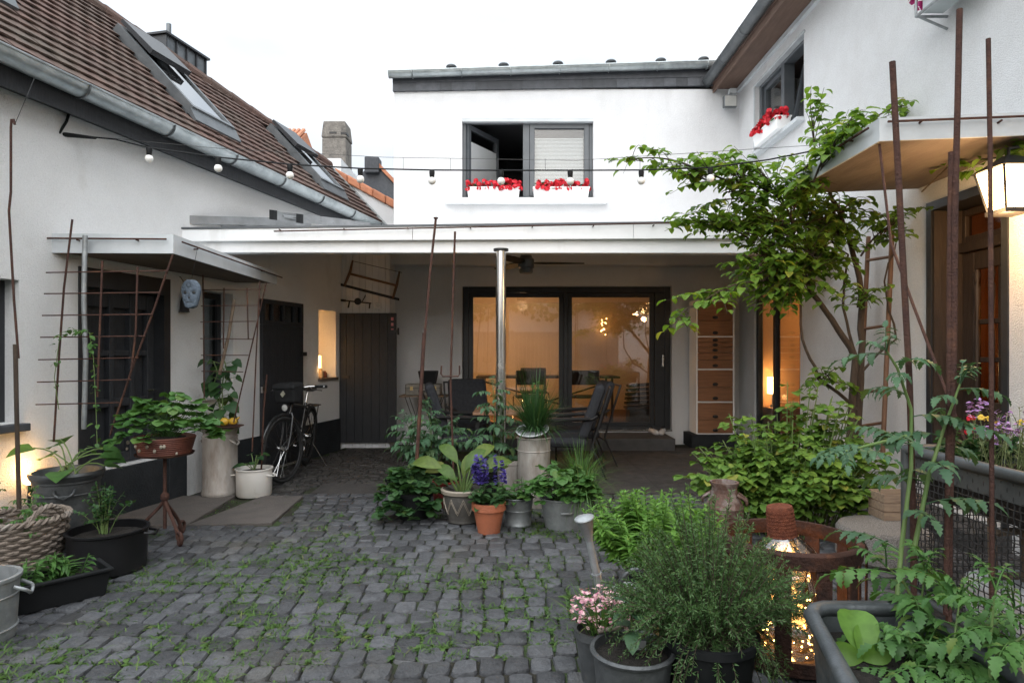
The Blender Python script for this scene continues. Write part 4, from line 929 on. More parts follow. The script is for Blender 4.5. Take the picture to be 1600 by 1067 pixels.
t = thing('enamel_pot', 'white enamel pot with a small squash seedling beside the stained churn', 'pot', c)
m = MB(); m.lathe([(0, 0), (.155, 0), (.165, .012), (.168, .25), (.178, .258), (.178, .268), (.16, .268), (.155, .05), (0, .05)], c, 36); m.build('pot_body', 'enamel_white', t, smooth=40)
for an in (185, -10): m = MB(); loop_handle(m, c+V((0, 0, .21)), R(an), .166, .045, .015, .045, .007); m.build('handle', 'enamel_white', t, smooth=60)
soil(t, c+V((0, 0, .235)), .155); m = MB(); sm = MB()
for k in range(8):
    a = k*.8+U(0, .5); e = c+V((U(.06, .17)*math.cos(a), .12*math.sin(a), .25+U(.04, .2))); sm.tube(curve(c+V((0, 0, .23)), e, .03, 4), .004, 5); leaf(m, e, V((math.cos(a), math.sin(a), .1)), V((0, -.3, 1)).normalized(), U(.06, .1), 'heart', 1, .15, .5)
foliage(m, 'dark_leaf', t); sm.build('stem', 'green_stem', t, smooth=60)
m = MB(); m.tube([P(417, 585, 6.25), P(412, 640, 6.25), P(408, 742, 6.25)], .009, 6); o = m.build('plant_stake', 'rust', None, smooth=60); tag(o, 'rusty stake standing in the white enamel pot', 'stake')

# things hanging at the canopy
c = P(299, 460, 5.19)
t = thing('skull_mask', 'blue grey ornamental skull mask hanging on a string from the canopy edge', 'mask', c)
pm('mask_paint', (.075, .10, .135), (.10, .13, .165), 25, .6, bump=1.2, bscale=60)
m = MB(); n1, n2 = 18, 20; vs = []; fs = []
for i in range(n2+1):
    v = i/n2; z = .115-.23*v; wd_ = .082*math.sqrt(max(0, 1-((v-.38)/.42)**2)) if v < .38 else .082*(1-.10*(v-.38)/.2) if v < .58 else .074-.03*((v-.58)/.42)**1.2
    if v > .93: wd_ *= math.sqrt(max(0, 1-((v-.93)/.075)**2))
    for j in range(n1+1):
        u = -1+2*j/n1; y = -.045*math.sqrt(max(0, 1-u*u)); x = wd_*u
        for ex in (-.034, .034): 
            dd_ = ((x-ex)/.02)**2+((z-.012)/.017)**2
            if dd_ < 1: y += .02*(1-dd_)
        dn = (x/.012)**2+((z+.028)/.02)**2
        if dn < 1: y += .014*(1-dn)
        if abs(z+.066) < .012 and abs(x) < .036: y += .006+.003*math.cos(x*500)
        vs.append(c+V((x, y, z)))
for i in range(n2):
    for j in range(n1): a_ = i*(n1+1)+j; fs.append([a_, a_+n1+1, a_+n1+2, a_+1])
m.add(vs, fs); mk = m.build('face', 'mask_paint', t, smooth=180); sol = mk.modifiers.new('Solidify', 'SOLIDIFY'); sol.thickness = .006
m = MB()
for ex in (-.034, .034): ms = MB(); ms.ball(c+V((ex, -.031, .012)), .016, 10, (1, .3, .85)); ms.build('eye_socket', 'black_metal', t, smooth=60)
m.ball(c+V((0, -.036, -.03)), .011, 8, (.8, .3, 1.2)); m.box(c+V((-.03, -.0415, -.068)), c+V((.03, -.035, -.064)))
for k in range(9): a = 6.283*k/9; m.ball(c+V((.017*math.cos(a), -.045, .072+.014*math.sin(a))), .004, 6)
m.build('carved_relief', 'black_metal', t, smooth=60)
m = MB(); m.bar(c+V((0, 0, .11)), V((-2.55, c.y, 2.25)), .0015, n=4); m.build('string', 'black_metal', t)
q = P(280, 468, 5.95); q = V((q.x, q.y, q.z)); s_, z_ = LW.hit(281, 472)
q = LW.p(s_, .05, z_); t = thing('hanging_bell', 'small black bell shaped pendant on a cord by the lattice door', 'bell', q)
m = MB(); m.lathe([(0, .08), (.015, .08), (.02, .06), (.035, 0), (.045, -.09), (.05, -.1), (0, -.1)], q, 14); m.build('bell_body', 'black_metal', t, smooth=40)
m = MB(); m.tube([q+V((0, 0, .08)), q+V((.01, 0, .17)), q+LW.N*-.03+V((-.01, 0, .24)), q+LW.N*-.05+V((-.05, 0, .26))], .004, 5); m.build('cord', 'black_metal', t)

# tools on the boarded wall
def wallp(px, py, n=.03): return P(px, py, 9.36-n)
t = thing('bow_saw', 'old wooden frame saw hanging on the white boarded wall', 'saw', wallp(577, 440))
pm('saw_wood', (.16, .085, .05), (.11, .06, .036), 10, .6)
m = MB(); m.tube([wallp(551, 407), wallp(547, 425), wallp(538, 447)], [.014, .022, .018], 8); m.tube([wallp(624, 424), wallp(620, 445), wallp(614, 466)], [.014, .022, .018], 8); m.bar(wallp(547, 428), wallp(619, 446), .017); m.build('frame', 'saw_wood', t, smooth=60)
m = MB(); a_, b_ = wallp(530, 443), wallp(624, 467); m.hexa([a_+V((0, -.004, -.03)), b_+V((0, -.004, -.03)), b_+V((0, .0, -.03)), a_+V((0, 0, -.03)), a_+V((0, -.004, .01)), b_+V((0, -.004, .01)), b_+V((0, 0, .01)), a_+V((0, 0, .01))]); m.build('blade', 'black_metal', t)
m = MB(); m.bar(wallp(551, 408), wallp(628, 426), .004); m.build('tension_wire', 'black_metal', t)
t = thing('hand_drill', 'black hand drill hanging under the frame saw above the plank door', 'drill', wallp(555, 473))
m = MB(); m.bar(wallp(532, 469), wallp(580, 474), .010); m.bar(wallp(533, 469), wallp(540, 470), .017); m.bar(wallp(546, 471), wallp(544, 481), .012); m.bar(wallp(578, 474), wallp(577, 482), .010); m.lathe([(0, -.01), (.05, -.01), (.05, .01), (0, .01)], wallp(559, 471, .05), 16, Matrix.Rotation(R(90), 4, 'X')); m.tube([wallp(566, 471, .06), wallp(570, 464, .06), wallp(571, 461, .06)], .008); m.build('drill_body', 'black_metal', t, smooth=40)
t = thing('wall_socket', 'white square wall socket on the boarded wall beside the hand drill', 'socket', wallp(591, 478))
m = MB(); q = wallp(591, 478, 0); m.box(q+V((-.045, -.02, -.045)), q+V((.045, 0, .045))); m.build('cover', 'board_white', t, bevel=.006); m = MB(); m.lathe([(0, 0), (.028, 0), (.028, .004), (0, .004)], q+V((0, -.0205, 0)), 16, Matrix.Rotation(R(90), 4, 'X')); m.build('socket_face', 'grey_sheet', t, smooth=40)

# ladders on the terrace roof
pm('aluminium', (.30, .31, .32), (.22, .23, .235), 6, .45, metal=.6)
def lying_ladder(label, a, b, wv, n):
    t = thing('ladder', label, 'ladder', a, 0, 'ladders lying on the terrace roof'); d = (b-a).normalized()
    for k in (0, 1):
        m = MB(); o = a+wv*k; e = b+wv*k; s = wv.normalized()*.022; z = V((0, 0, .042))
        m.hexa([o-s-z, e-s-z, e+s-z, o+s-z, o-s+z, e-s+z, e+s+z, o+s+z]); ra = m.build('rail', 'aluminium', t)
        m = MB(); o2, e2 = o-d*.03, o+d*.03; s = s*1.25; z = z*1.15; m.hexa([o2-s-z, e2-s-z, e2+s-z, o2+s-z, o2-s+z, e2-s+z, e2+s+z, o2+s+z]); m.build('end_cap', 'black_plastic', ra)
    for k in range(n): m = MB(); q = a.lerp(b, (k+.6)/n); m.bar(q, q+wv, .015); m.build('rung', 'aluminium', t, smooth=60)
lying_ladder('aluminium ladder lying flat at the left end of the terrace roof', P(290, 344, 6.3), P(462, 347, 7.3), V((.05, .38, .03)), 5)
lying_ladder('aluminium ladder with black end caps lying across the other ladder', P(427, 336, 6.42), P(548, 349, 7.9), V((.16, .32, .03)), 6)
# ------------------------------------------------------------------ bicycle leaning on its stand by the plank door
pm('bike_paint', (.010, .011, .012), (.016, .017, .018), 6, .3, coat=.4)
pm('tyre', (.012, .012, .012), (.02, .02, .02), 20, .85)
pm('chrome', (.62, .62, .62), (.5, .5, .5), 5, .2, metal=1)
pm('bag_cloth', (.016, .017, .018), (.026, .027, .029), 12, .85, spec=.15, bump=.5, bscale=90)
pm('leather', (.02, .016, .014), (.03, .022, .018), 12, .5)
pm('emblem', (.30, .29, .22), (.22, .21, .17), 20, .5)
pm('lamp_lens', (.5, .5, .48), (.4, .4, .38), 5, .15)
rear = V((-2.56, 7.95, 0)); hd = math.atan2(-1.08, .07)
t = thing('bicycle', 'black city bicycle with handlebar bag parked in front of the flush plank door', 'bicycle', rear)
TB = Matrix.Translation(rear) @ Matrix.Rotation(hd, 4, 'Z') @ Matrix.Rotation(R(-5), 4, 'X')
ax = V((-.33, 0, .94)).normalized(); hp = V((1.0, 0, .62))
TF_ = TB @ Matrix.Translation(hp) @ Matrix.Rotation(R(-20), 4, ax) @ Matrix.Translation(-hp)
def bb(mb, name, mat, par, T, **k):
    mb.v = [tuple(T @ V(v)) for v in mb.v]; return mb.build(name, mat, par, **k)
def wheel(hub, T):
    m = MB(); m.tube([hub+V((.335*math.cos(a), 0, .335*math.sin(a))) for a in np.linspace(0, 6.283, 49)[:-1]], .021, 8, closed=True); w_ = bb(m, 'wheel', 'tyre', t, T, smooth=180)
    m = MB(); m.tube([hub+V((.308*math.cos(a), 0, .308*math.sin(a))) for a in np.linspace(0, 6.283, 49)[:-1]], .012, 6, closed=True); bb(m, 'rim', 'black_metal', w_, T, smooth=180)
    m = MB()
    for k in range(28): a = 6.283*k/28; b_ = a+(.5 if k % 4 < 2 else -.5); m.bar(hub+V((.03*math.cos(b_), .03*(-1)**k, .03*math.sin(b_))), hub+V((.305*math.cos(a), 0, .305*math.sin(a))), .0018, n=3)
    bb(m, 'spokes', 'chrome', w_, T); m = MB(); m.lathe([(0, -.055), (.008, -.055), (.008, -.04), (.035, -.035), (.03, 0), (.035, .035), (.008, .04), (.008, .055), (0, .055)], hub, 14, Matrix.Rotation(R(90), 4, 'X')); bb(m, 'hub', 'chrome', w_, T, smooth=40)
rh0, fh0 = V((0, 0, .356)), V((1.08, 0, .356)); bk = V((.44, 0, .30)); sc0 = V((.28, 0, .80)); ht, hbm = V((.90, 0, .86)), V((.955, 0, .70))
wheel(rh0, TB); wheel(fh0, TF_)
m = MB(); m.bar(bk, sc0, .018); m.bar(sc0+V((.02, 0, -.05)), ht+V((0, 0, -.03)), .016); m.bar(bk, hbm, .021); m.bar(ht, hbm, .022)
for s in (-.05, .05): m.bar(bk+V((0, s*.5, 0)), rh0+V((0, s, 0)), .010); m.bar(sc0+V((.02, s*.4, -.06)), rh0+V((0, s, 0)), .009)
bb(m, 'frame', 'bike_paint', t, TB, smooth=50)
m = MB(); m.bar(hbm, V((.975, 0, .72)), .02)
for s in (-.05, .05): m.tube([V((.965, s*.6, .74)), V((.975, s, .70)), V((1.02, s, .5)), fh0+V((0, s, 0))], .012, 7)
m.bar(ht, ht+V((-.03, 0, .12)), .014); bb(m, 'fork', 'bike_paint', t, TF_, smooth=50)
for (hub, T, a0, a1) in ((rh0, TB, 20, 190), (fh0, TF_, 20, 150)):
    m = MB(); m.tube([hub+V((.372*math.cos(R(a)), 0, .372*math.sin(R(a)))) for a in np.linspace(a0, a1, 16)], .018, 6); bb(m, 'mudguard', 'bike_paint', t, T, smooth=60)
m = MB(); hb = ht+V((-.03, 0, .14)); m.tube([hb+V((-.12, -.31, .01)), hb+V((-.02, -.2, .02)), hb+V((.04, -.05, 0)), hb+V((.04, .05, 0)), hb+V((-.02, .2, .02)), hb+V((-.12, .31, .01))], .011, 8); h_ = bb(m, 'handlebar', 'chrome', t, TF_, smooth=60)
for s in (-1, 1):
    m = MB(); m.bar(hb+V((-.15, s*.325, .01)), hb+V((-.045, s*.235, .018)), .017); bb(m, 'grip', 'black_plastic', h_, TF_, smooth=60)
    m = MB(); m.tube([hb+V((-.02, s*.2, .01)), hb+V((.03, s*.24, -.01)), hb+V((-.05, s*.32, -.03))], .006, 5); bb(m, 'brake_lever', 'chrome', h_, TF_, smooth=60)
m = MB(); m.hexa([hb+V(q) for q in ((.05, -.13, -.16), (.17, -.12, -.15), (.17, .12, -.15), (.05, .13, -.16), (.03, -.15, .05), (.20, -.14, .03), (.20, .14, .03), (.03, .15, .05))]); bg_ = bb(m, 'handlebar_bag', 'bag_cloth', t, TF_, bevel=.025)
m = MB(); m.prism([(-.03, 0), (0, -.035), (.03, 0), (0, .035)], hb+V((.197, 0, -.05)), (0, 1, 0), (-.17, 0, 1), (1, 0, 0), .008); bb(m, 'emblem', 'emblem', bg_, TF_)
m = MB(); m.hexa([hb+V(q) for q in ((.02, -.155, .02), (.215, -.145, .0), (.215, .145, .0), (.02, .155, .02), (.02, -.14, .075), (.2, -.13, .06), (.2, .13, .06), (.02, .14, .075))]); bb(m, 'bag_flap', 'bag_cloth', bg_, TF_, bevel=.02)
m = MB(); m.lathe([(0, -.05), (.03, -.045), (.042, 0), (.042, .012), (0, .012)], V((1.03, 0, .80)), 16, Matrix.Rotation(R(90), 4, 'Y')); hl = bb(m, 'headlight', 'black_metal', t, TF_, smooth=50)
m = MB(); m.lathe([(.034, 0), (.034, .004), (.012, .010), (0, .012)], V((1.042, 0, .80)), 16, Matrix.Rotation(R(90), 4, 'Y')); bb(m, 'lens', 'lamp_lens', hl, TF_, smooth=60)
m = MB(); m.bar(sc0, V((.25, 0, .92)), .013); bb(m, 'seat_post', 'chrome', t, TB, smooth=60)
m = MB(); m.tube([V((.10, 0, .955)), V((.14, 0, .965)), V((.22, 0, .96)), V((.32, 0, .955)), V((.38, 0, .945))], [.05, .085, .07, .03, .018], 10); m.v = [(x, y, .955+(z-.955)*.45) for x, y, z in m.v]; bb(m, 'saddle', 'leather', t, TB, smooth=180)
m = MB(); m.tube([V((.15, -.06, .74)), V((-.2, -.07, .74)), V((-.2, .07, .74)), V((.15, .06, .74))], .007, 6)
for s in (-.06, .06): m.bar(V((-.12, s, .74)), V((0, s, .38)), .006)
for x in (-.1, 0, .08): m.bar(V((x, -.065, .74)), V((x, .065, .74)), .005)
bb(m, 'luggage_rack', 'black_metal', t, TB, smooth=60)
m = MB(); m.lathe([(.07, -.004), (.095, -.004), (.095, .004), (.07, .004)], bk+V((0, .05, 0)), 24, Matrix.Rotation(R(90), 4, 'X')); m.bar(bk+V((0, -.06, 0)), bk+V((0, .06, 0)), .012); m.bar(bk+V((0, .06, 0)), bk+V((.12, .06, -.12)), .009); m.bar(bk+V((0, -.06, 0)), bk+V((-.12, -.06, .12)), .009); ck = bb(m, 'crank', 'chrome', t, TB, smooth=40)
for p_ in (V((.12, .11, -.12)), V((-.12, -.11, .12))): m = MB(); m.box(bk+p_-V((.045, .05, .012)), bk+p_+V((.045, .05, .012))); bb(m, 'pedal', 'black_plastic', ck, TB)
m = MB(); m.bar(V((.12, .08, .30)), V((.06, .26, .02)), .009); bb(m, 'kickstand', 'chrome', t, TB, smooth=60)

# ------------------------------------------------------------------ pots around the steel post
def potted(name, label, cat, c, prof, mat, sr, sz, n=36, group=None, body='pot_body', wob=0.):
    t = thing(name, label, cat, c, 0, group); m = MB(); m.lathe(prof, c, n, wob=wob); m.build(body, mat, t, smooth=40); soil(t, V(c)+V((0, 0, sz)), sr); return t
c = V((-.83, 5.42, 0)); t = potted('strawberry_pot', 'dark leaved strawberry bush spilling over its black pot at the left of the group', 'potted plant', c, pot_profile(.12, .15, .22), 'black_plastic', .14, .2)
m = MB(); strawberry(m, c+V((0, -.03, .2)), .27, .24, 85, .085, hang=.30); strawberry(m, c+V((-.03, -.14, .05)), .25, .14, 44, .08); foliage(m, 'dark_leaf', t)
c = V((-1.0, 5.75, 0)); t = potted('leafy_pot', 'black pot with upright glossy leaves behind the strawberry bush', 'potted plant', c, pot_profile(.10, .13, .28), 'black_plastic', .12, .26)
m = MB()
for k in range(26): a = U(0, 6.28); leaf(m, c+V((0, 0, .26)), V((math.cos(a), math.sin(a), U(.4, 1.8))), V((0, 0, 1)), U(.1, .17), 'oval', .8, .3, .5)
foliage(m, 'strawberry_leaf', t)
c = V((-.60, 5.85, 0)); t = potted('red_pot', 'oxblood red glazed pot with a small hosta', 'potted plant', c, pot_profile(.11, .135, .235, .006, .02), 'oxblood', .12, .215)
m = MB()
for k in range(14): a = U(0, 6.28); leaf(m, c+V((0, 0, .21)), V((math.cos(a), math.sin(a), U(.3, 1.5))), V((0, 0, 1)), U(.12, .19), 'oval', 1, .3, .7)
foliage(m, 'strawberry_leaf', t)
# patterned bowl with canna
c = V((-.405, 5.30, 0)); t = thing('patterned_bowl', 'brown clay bowl with cream zigzag lines holding a broad leaved canna', 'potted plant', c)
m = MB(); pr_ = [(0, 0), (.12, 0), (.13, .012), (.125, .03), (.155, .11), (.165, .2), (.155, .235), (.18, .245), (.185, .27), (.165, .275), (.14, .24), (.12, .06), (0, .06)]; m.lathe(pr_, c, 40); m.build('bowl', 'patterned_clay', t, smooth=50); soil(t, c+V((0, 0, .245)), .15)
m = MB(); m.lathe([(.165, .246), (.181, .243), (.187, .27), (.166, .279)], c, 40); m.build('rim', 'cream_glaze', t, smooth=60)
m = MB()
def rbowl(z): return .126+.03*(z-.03)/.08 if z < .11 else .155+.011*min(1, (z-.11)/.09)-(.004 if z > .2 else 0)
for o in (0, .022):
    for k in range(0, 10):
        a0, a1 = R(-175+36*k), R(-175+36*(k+.5)); a2 = R(-175+36*(k+1))
        for (u, v, z0, z1) in ((a0, a1, .08, .19), (a1, a2, .19, .08)):
            m.tube([c+V(((rbowl(z0+(z1-z0)*q+o)+.003)*math.cos(u+(v-u)*q), (rbowl(z0+(z1-z0)*q+o)+.003)*math.sin(u+(v-u)*q), z0+(z1-z0)*q+o)) for q in np.linspace(0, 1, 6)], .0028, 4)
m.build('zigzag_band', 'cream_glaze', t, smooth=60)
m = MB(); sm = MB()
for (dx, dy, hz, Ln, tx, tz, bend) in ((-.34, -.05, .36, .26, -.9, .45, .55), (.30, -.02, .34, .26, 1, .55, .5), (.06, -.12, .36, .24, .5, 1.0, .8), (-.10, .05, .40, .25, -.6, 1.0, .7), (.13, .08, .36, .28, .6, 1, .7), (-.1, -.12, .2, .22, -.5, .7, .9), (.02, -.1, .25, .2, .2, .9, .5), (.2, .0, .30, .27, .9, .35, .4), (-.2, -.02, .32, .26, -.9, .25, .5)):
    e = c+V((dx*.5, dy, .25+hz*.55)); sm.tube(curve(c+V((dx*.12, dy*.3, .24)), e, .01, 5), [.013, .012, .011, .010, .008, .006], 6); leaf(m, e, V((tx, dy, tz)), V((-tx*.3, -.9, .6)), Ln*1.15, 'big', .72, .42, bend+.25)
foliage(m, 'canna_leaf', t); sm.build('stem', 'canna_stem', t, smooth=60) if 'canna_stem' in M else sm.build('stem', 'green_stem', t, smooth=60)
# terracotta pot with blue salvia
c = V((-.18, 4.98, 0)); t = potted('terracotta_pot', 'orange terracotta pot with blue salvia at the front of the group', 'potted plant', c, pot_profile(.085, .122, .235, .012, .055), 'terracotta', .115, .215)
m = MB(); lance_stems(m, c+V((0, 0, .2)), .08, .08, .20, 14, .085, .026, .5, 'oval', .9, .1, 2); foliage(m, 'dark_leaf', t)
m = MB()
for (x, h, w) in ((-.09, .34, .05), (-.055, .37, .05), (-.02, .33, .045), (-.12, .30, .04), (.10, .31, .03), (.05, .36, .03), (.12, .24, .03), (-.035, .29, .04), (-.075, .29, .04), (-.105, .35, .04)):
    b_ = c+V((x, U(-.05, .05), .24))
    for k in range(40): z = U(.14, h); an = U(0, 6.3); blossom(m, b_+V((math.cos(an)*.017*(1.2-z/h*.8), math.sin(an)*.017, z)), .016, 3)
m.build('flower_spikes', 'violet_petal', t, smooth=180)
c = V((.05, 5.2, 0)); t = potted('zinc_bucket', 'small grey zinc bucket between the terracotta pot and the oval tub', 'potted plant', c, [(0, 0), (.105, 0), (.108, .012), (.104, .018), (.112, .12), (.116, .126), (.112, .132), (.122, .215), (.13, .222), (.122, .228), (.115, .22), (.1, .1), (0, .1)], 'galvanised', .112, .2)
m = MB(); lance_stems(m, c+V((0, .02, .19)), .09, .09, .22, 12, .10, .035, .5, 'oval', .8, .1, 2); foliage(m, 'strawberry_leaf', t)
# oval tub with strawberries and grass
c = V((.435, 5.12, 0)); t = thing('oval_zinc_tub', 'oval galvanised tub of strawberries and grass on the cobbles', 'potted plant', c); TT = Matrix.Diagonal((1, .72, 1, 1))
m = MB(); m.lathe([(0, 0), (.165, 0), (.172, .012), (.205, .225), (.214, .23), (.214, .242), (.198, .24), (.17, .1), (0, .1)], c, 44, TT, wob=.005); m.build('tub_body', 'galvanised', t, smooth=40); soil(t, c+V((0, 0, .215)), .19, sc=.72)
m = MB(); m.tube([c+V((-.06, -.142, .15)), c+V((-.05, -.165, .148)), c+V((.02, -.167, .148)), c+V((.035, -.145, .15))], .008, 6); m.build('handle', 'galvanised', t, smooth=60)
m = MB(); strawberry(m, c+V((-.04, -.03, .22)), .30, .30, 95, .08, ry=.22, hang=.10); foliage(m, 'strawberry_leaf', t)
m = MB(); tuft(m, c+V((.14, -.03, .22)), 230, .38, 1.4, .0034, 2.4, .07); m.build('grass_blades', 'grass_leaf', t, smooth=180)
m = MB()
for k in range(6): blossom(m, c+V((U(-.18, .1), U(-.15, 0), U(.25, .42))), .012, 5)
m.build('white_blossom', 'blind', t, smooth=180)
# tall bin with tilted dish of chives
c = V((.20, 5.85, 0)); t = thing('tall_zinc_bin', 'pale tall zinc bin standing behind the salvia pot', 'bin', c)
m = MB(); m.lathe([(0, 0), (.135, 0), (.137, .02), (.15, .5), (.156, .506), (.15, .512), (.153, .61), (.162, .62), (.153, .63), (.145, .62), (.13, .3), (0, .3)], c, 36, wob=.004); m.build('bin_body', 'stained_zinc', t, smooth=40)
m = MB(); m.lathe([(0, 0), (.148, 0), (.148, .01), (0, .011)], c+V((0, 0, .615)), 30); m.build('bin_lid', 'old_zinc', t, smooth=40)
q = c+V((-.01, -.03, .63)); t = thing('tilted_dish', 'shallow enamel dish of tall chives tilted on the pale tall bin', 'potted plant', q); TD = Matrix.Rotation(R(18), 4, 'X') @ Matrix.Rotation(R(-6), 4, 'Y')
m = MB(); m.lathe([(0, 0), (.08, 0), (.10, .015), (.145, .05), (.152, .052), (.145, .058), (.1, .03), (0, .025)], q+V((0, 0, .02)), 36, TD); m.build('dish', 'grey_sheet', t, smooth=40)
m = MB(); tuft(m, q+V((.02, .03, .06)), 300, .44, .9, .006, .9, .07); tuft(m, q+V((.02, .03, .05)), 260, .34, 2.2, .006, 1.1, .08); tuft(m, q+V((.02, .03, .06)), 50, .62, .4, .004, .3, .04); m.build('chive_leaves', 'dark_leaf', t, smooth=180)
m = MB()
for k in range(7): m.ball(q+V((.02+U(-.05, .05), .03, U(.40, .52))), .013, 8)
m.build('seed_heads', 'grass_leaf', t, smooth=180)
c = V((-.02, 5.98, 0)); t = potted('grey_pot', 'weathered grey pot half hidden behind the tall bin', 'potted plant', c, [(0, 0), (.10, 0), (.125, .36), (.132, .365), (.132, .4), (.118, .4), (.1, .2), (0, .2)], 'stained_zinc', .115, .36)
m = MB()
for k in range(9): a = U(0, 6.28); leaf(m, c+V((0, 0, .36)), V((math.cos(a), math.sin(a), 1.2)), V((0, 0, 1)), .1, 'oval')
foliage(m, 'grass_leaf', t)
c = V((.62, 5.75, 0)); t = potted('grass_pot', 'low black pot of long arching grass between the tub and the garden chairs', 'potted plant', c, pot_profile(.11, .14, .22), 'black_plastic', .13, .2)
m = MB(); tuft(m, c+V((0, 0, .2)), 260, .46, 1.3, .0035, 1.6, .07); m.build('grass_blades', 'grass_leaf', t, smooth=180)
# tomatoes on rods
c = V((-.83, 6.35, 0)); t = potted('tomato_pot', 'black plastic pot with a tomato plant tied to the longest rusty rod', 'potted plant', c, pot_profile(.12, .15, .3), 'black_plastic', .14, .27)
m = MB(); sm = MB()
for dx, dy, hh in ((0, 0, .70), (-.06, -.1, .56), (.08, -.1, .52), (.02, -.14, .62)): tomato(m, sm, curve(c+V((dx, dy, .27)), c+V((dx*3, dy*2.2, .27+hh*.8)), .02, 6, V((1, 0, 0))), .007, 12, .29)
foliage(m, 'blue_leaf', t); sm.build('stem', 'green_stem', t, smooth=60)
c = V((-.20, 6.1, 0)); t = potted('tomato_pot', 'dark pot with a tall tomato plant just left of the steel post', 'potted plant', c, pot_profile(.11, .14, .26), 'black_plastic', .13, .24)
m = MB(); sm = MB(); tomato(m, sm, curve(c+V((0, 0, .24)), c+V((.02, -.03, 1.05)), .02, 6, V((1, 0, 0))), .008, 22, .27); tomato(m, sm, curve(c+V((-.04, -.05, .24)), c+V((-.22, -.1, .62)), .03, 6), .006, 8, .2); foliage(m, 'blue_leaf', t); sm.build('stem', 'green_stem', t, smooth=60)
m = MB(); m.tube([P(681, 342, 5.6), P(672, 425, 5.6), P(664, 520, 5.6)], .011, 7); m.lathe([(0, 0), (.02, 0), (.02, .012), (0, .012)], P(681, 342, 5.6), 10); m.tube([P(663, 520, 5.585), P(656, 640, 5.58), P(650, 742, 5.57)], .017, 8)
o = m.build('rusty_rod', 'rust', None, smooth=50); tag(o, 'long rusty rod with a flat head, stepped thicker below, left of the steel post', 'rod')
t = thing('forked_rod', 'rusty rod with a small U shaped fork between the toolbox table and steel post', 'rod', P(706, 700, 5.75))
m = MB(); m.tube([P(711, 362, 5.75), P(709, 420, 5.75), P(705, 560, 5.75), P(704, 600, 5.75), P(709, 752, 5.75)], .010, 7); m.build('rod', 'rust', t, smooth=60)
m = MB(); m.tube([P(690, 571, 5.74), P(689, 584, 5.74), P(692, 588, 5.73), P(716, 588, 5.73), P(718, 584, 5.74), P(718, 571, 5.74)], .008, 6); m.build('fork', 'rust', t, smooth=60)

# ------------------------------------------------------------------ terrace furniture
pm('cushion', (.030, .032, .037), (.042, .044, .050), 30, .95, spec=.1, bump=.8, bscale=150)
pm('table_wood', (.30, .17, .10), (.22, .12, .075), 8, .5, stretch=(1, 6, 1))
def soft(mb, f8): mb.hexa(f8)
def armchair(label):
    t = thing('garden_chair', label, 'chair', (0, 0, 0), 0, 'cushioned garden chairs around the small terrace table')      # faces +x
    m = MB(); m.box((-.25, -.27, .34), (.30, .27, .45)); m.build('seat_cushion', 'cushion', t, bevel=.045)
    m = MB(); m.hexa([(-.25, -.27, .43), (-.13, -.27, .44), (-.13, .27, .44), (-.25, .27, .43), (-.46, -.26, 1.02), (-.35, -.26, 1.05), (-.35, .26, 1.05), (-.46, .26, 1.02)]); m.build('back_cushion', 'cushion', t, bevel=.045)
    for s in (-.29, .29):
        m = MB(); m.tube([(.30, s, .0), (.30, s, .60), (.25, s, .63), (-.30, s, .66), (-.36, s, .70)], .013, 7); m.tube([(-.46, s, 0), (-.30, s, .36), (-.50, s, 1.0)], .013, 7); m.build('side_frame', 'black_metal', t, smooth=60)
        m = MB(); m.hexa([(-.28, s-.03, .665), (.28, s-.03, .64), (.28, s+.03, .64), (-.28, s+.03, .665), (-.28, s-.03, .685), (.28, s-.03, .66), (.28, s+.03, .66), (-.28, s+.03, .685)]); m.build('armrest', 'black_metal', t)
    m = MB(); m.bar((.30, -.29, .33), (.30, .29, .33), .012); m.bar((-.30, -.29, .33), (-.30, .29, .33), .012); m.bar((-.5, -.29, .99), (-.5, .29, .99), .012); m.build('cross_frame', 'black_metal', t, smooth=60)
    return t
ch0 = armchair('cushioned garden chair at the left of the table, leaning away from it')
for i, (x, y, a, lb) in enumerate(((-.58, 7.55, 8, None), (-.50, 8.35, -72, 'cushioned garden chair whose wide back stands against the lit glass'), (.62, 7.35, 172, 'cushioned garden chair at the right of the table nearest the tall bin'), (.80, 8.05, 186, 'cushioned garden chair at the right of the table nearest the doorstep'))):
    o = ch0 if i == 0 else copy_tree(ch0); place(o, (x, y, 0), R(a))
    if lb: o['label'] = lb
t = thing('terrace_table', 'small wooden table between the cushioned garden chairs', 'table', (-.05, 7.75, 0))
m = MB()
for i in range(6): m.box((-.45+.135*i, 7.3, .68), (-.45+.135*i+.13, 8.2, .71))
m.build('tabletop', 'table_wood', t, bevel=.004)
for x, y in ((-.4, 7.36), (.32, 7.36), (-.4, 8.14), (.32, 8.14)): m = MB(); m.box((x-.02, y-.02, 0), (x+.02, y+.02, .679)); m.build('leg', 'black_metal', t)
t = thing('hairpin_table', 'small dark side table with thin splayed legs by the facade', 'table', P(664, 690, 9.15))
q = P(664, 616, 9.2); q0 = V((q.x, 9.2, 0)); m = MB(); m.box(q0+V((-.34, -.2, .765)), q0+V((.34, .2, .785))); m.build('tabletop', 'grey_wood', t, bevel=.003)
for sx in (-1, 1):
    for sy in (-1, 1):
        m = MB(); m.tube([q0+V((sx*.26, sy*.16, .765)), q0+V((sx*.12, sy*.15, .36)), q0+V((sx*.18, sy*.16, 0))], .006, 5); m.tube([q0+V((sx*.06, sy*.16, .765)), q0+V((sx*.12, sy*.15, .36))], .006, 5); m.build('leg', 'black_metal', t, smooth=60)
t = thing('toolbox', 'battered grey metal case on the small side table', 'case', q0+V((0, 0, .786)))
pm('tin', (.20, .185, .16), (.13, .12, .105), 25, .5, metal=.5, bump=.6, bscale=40)
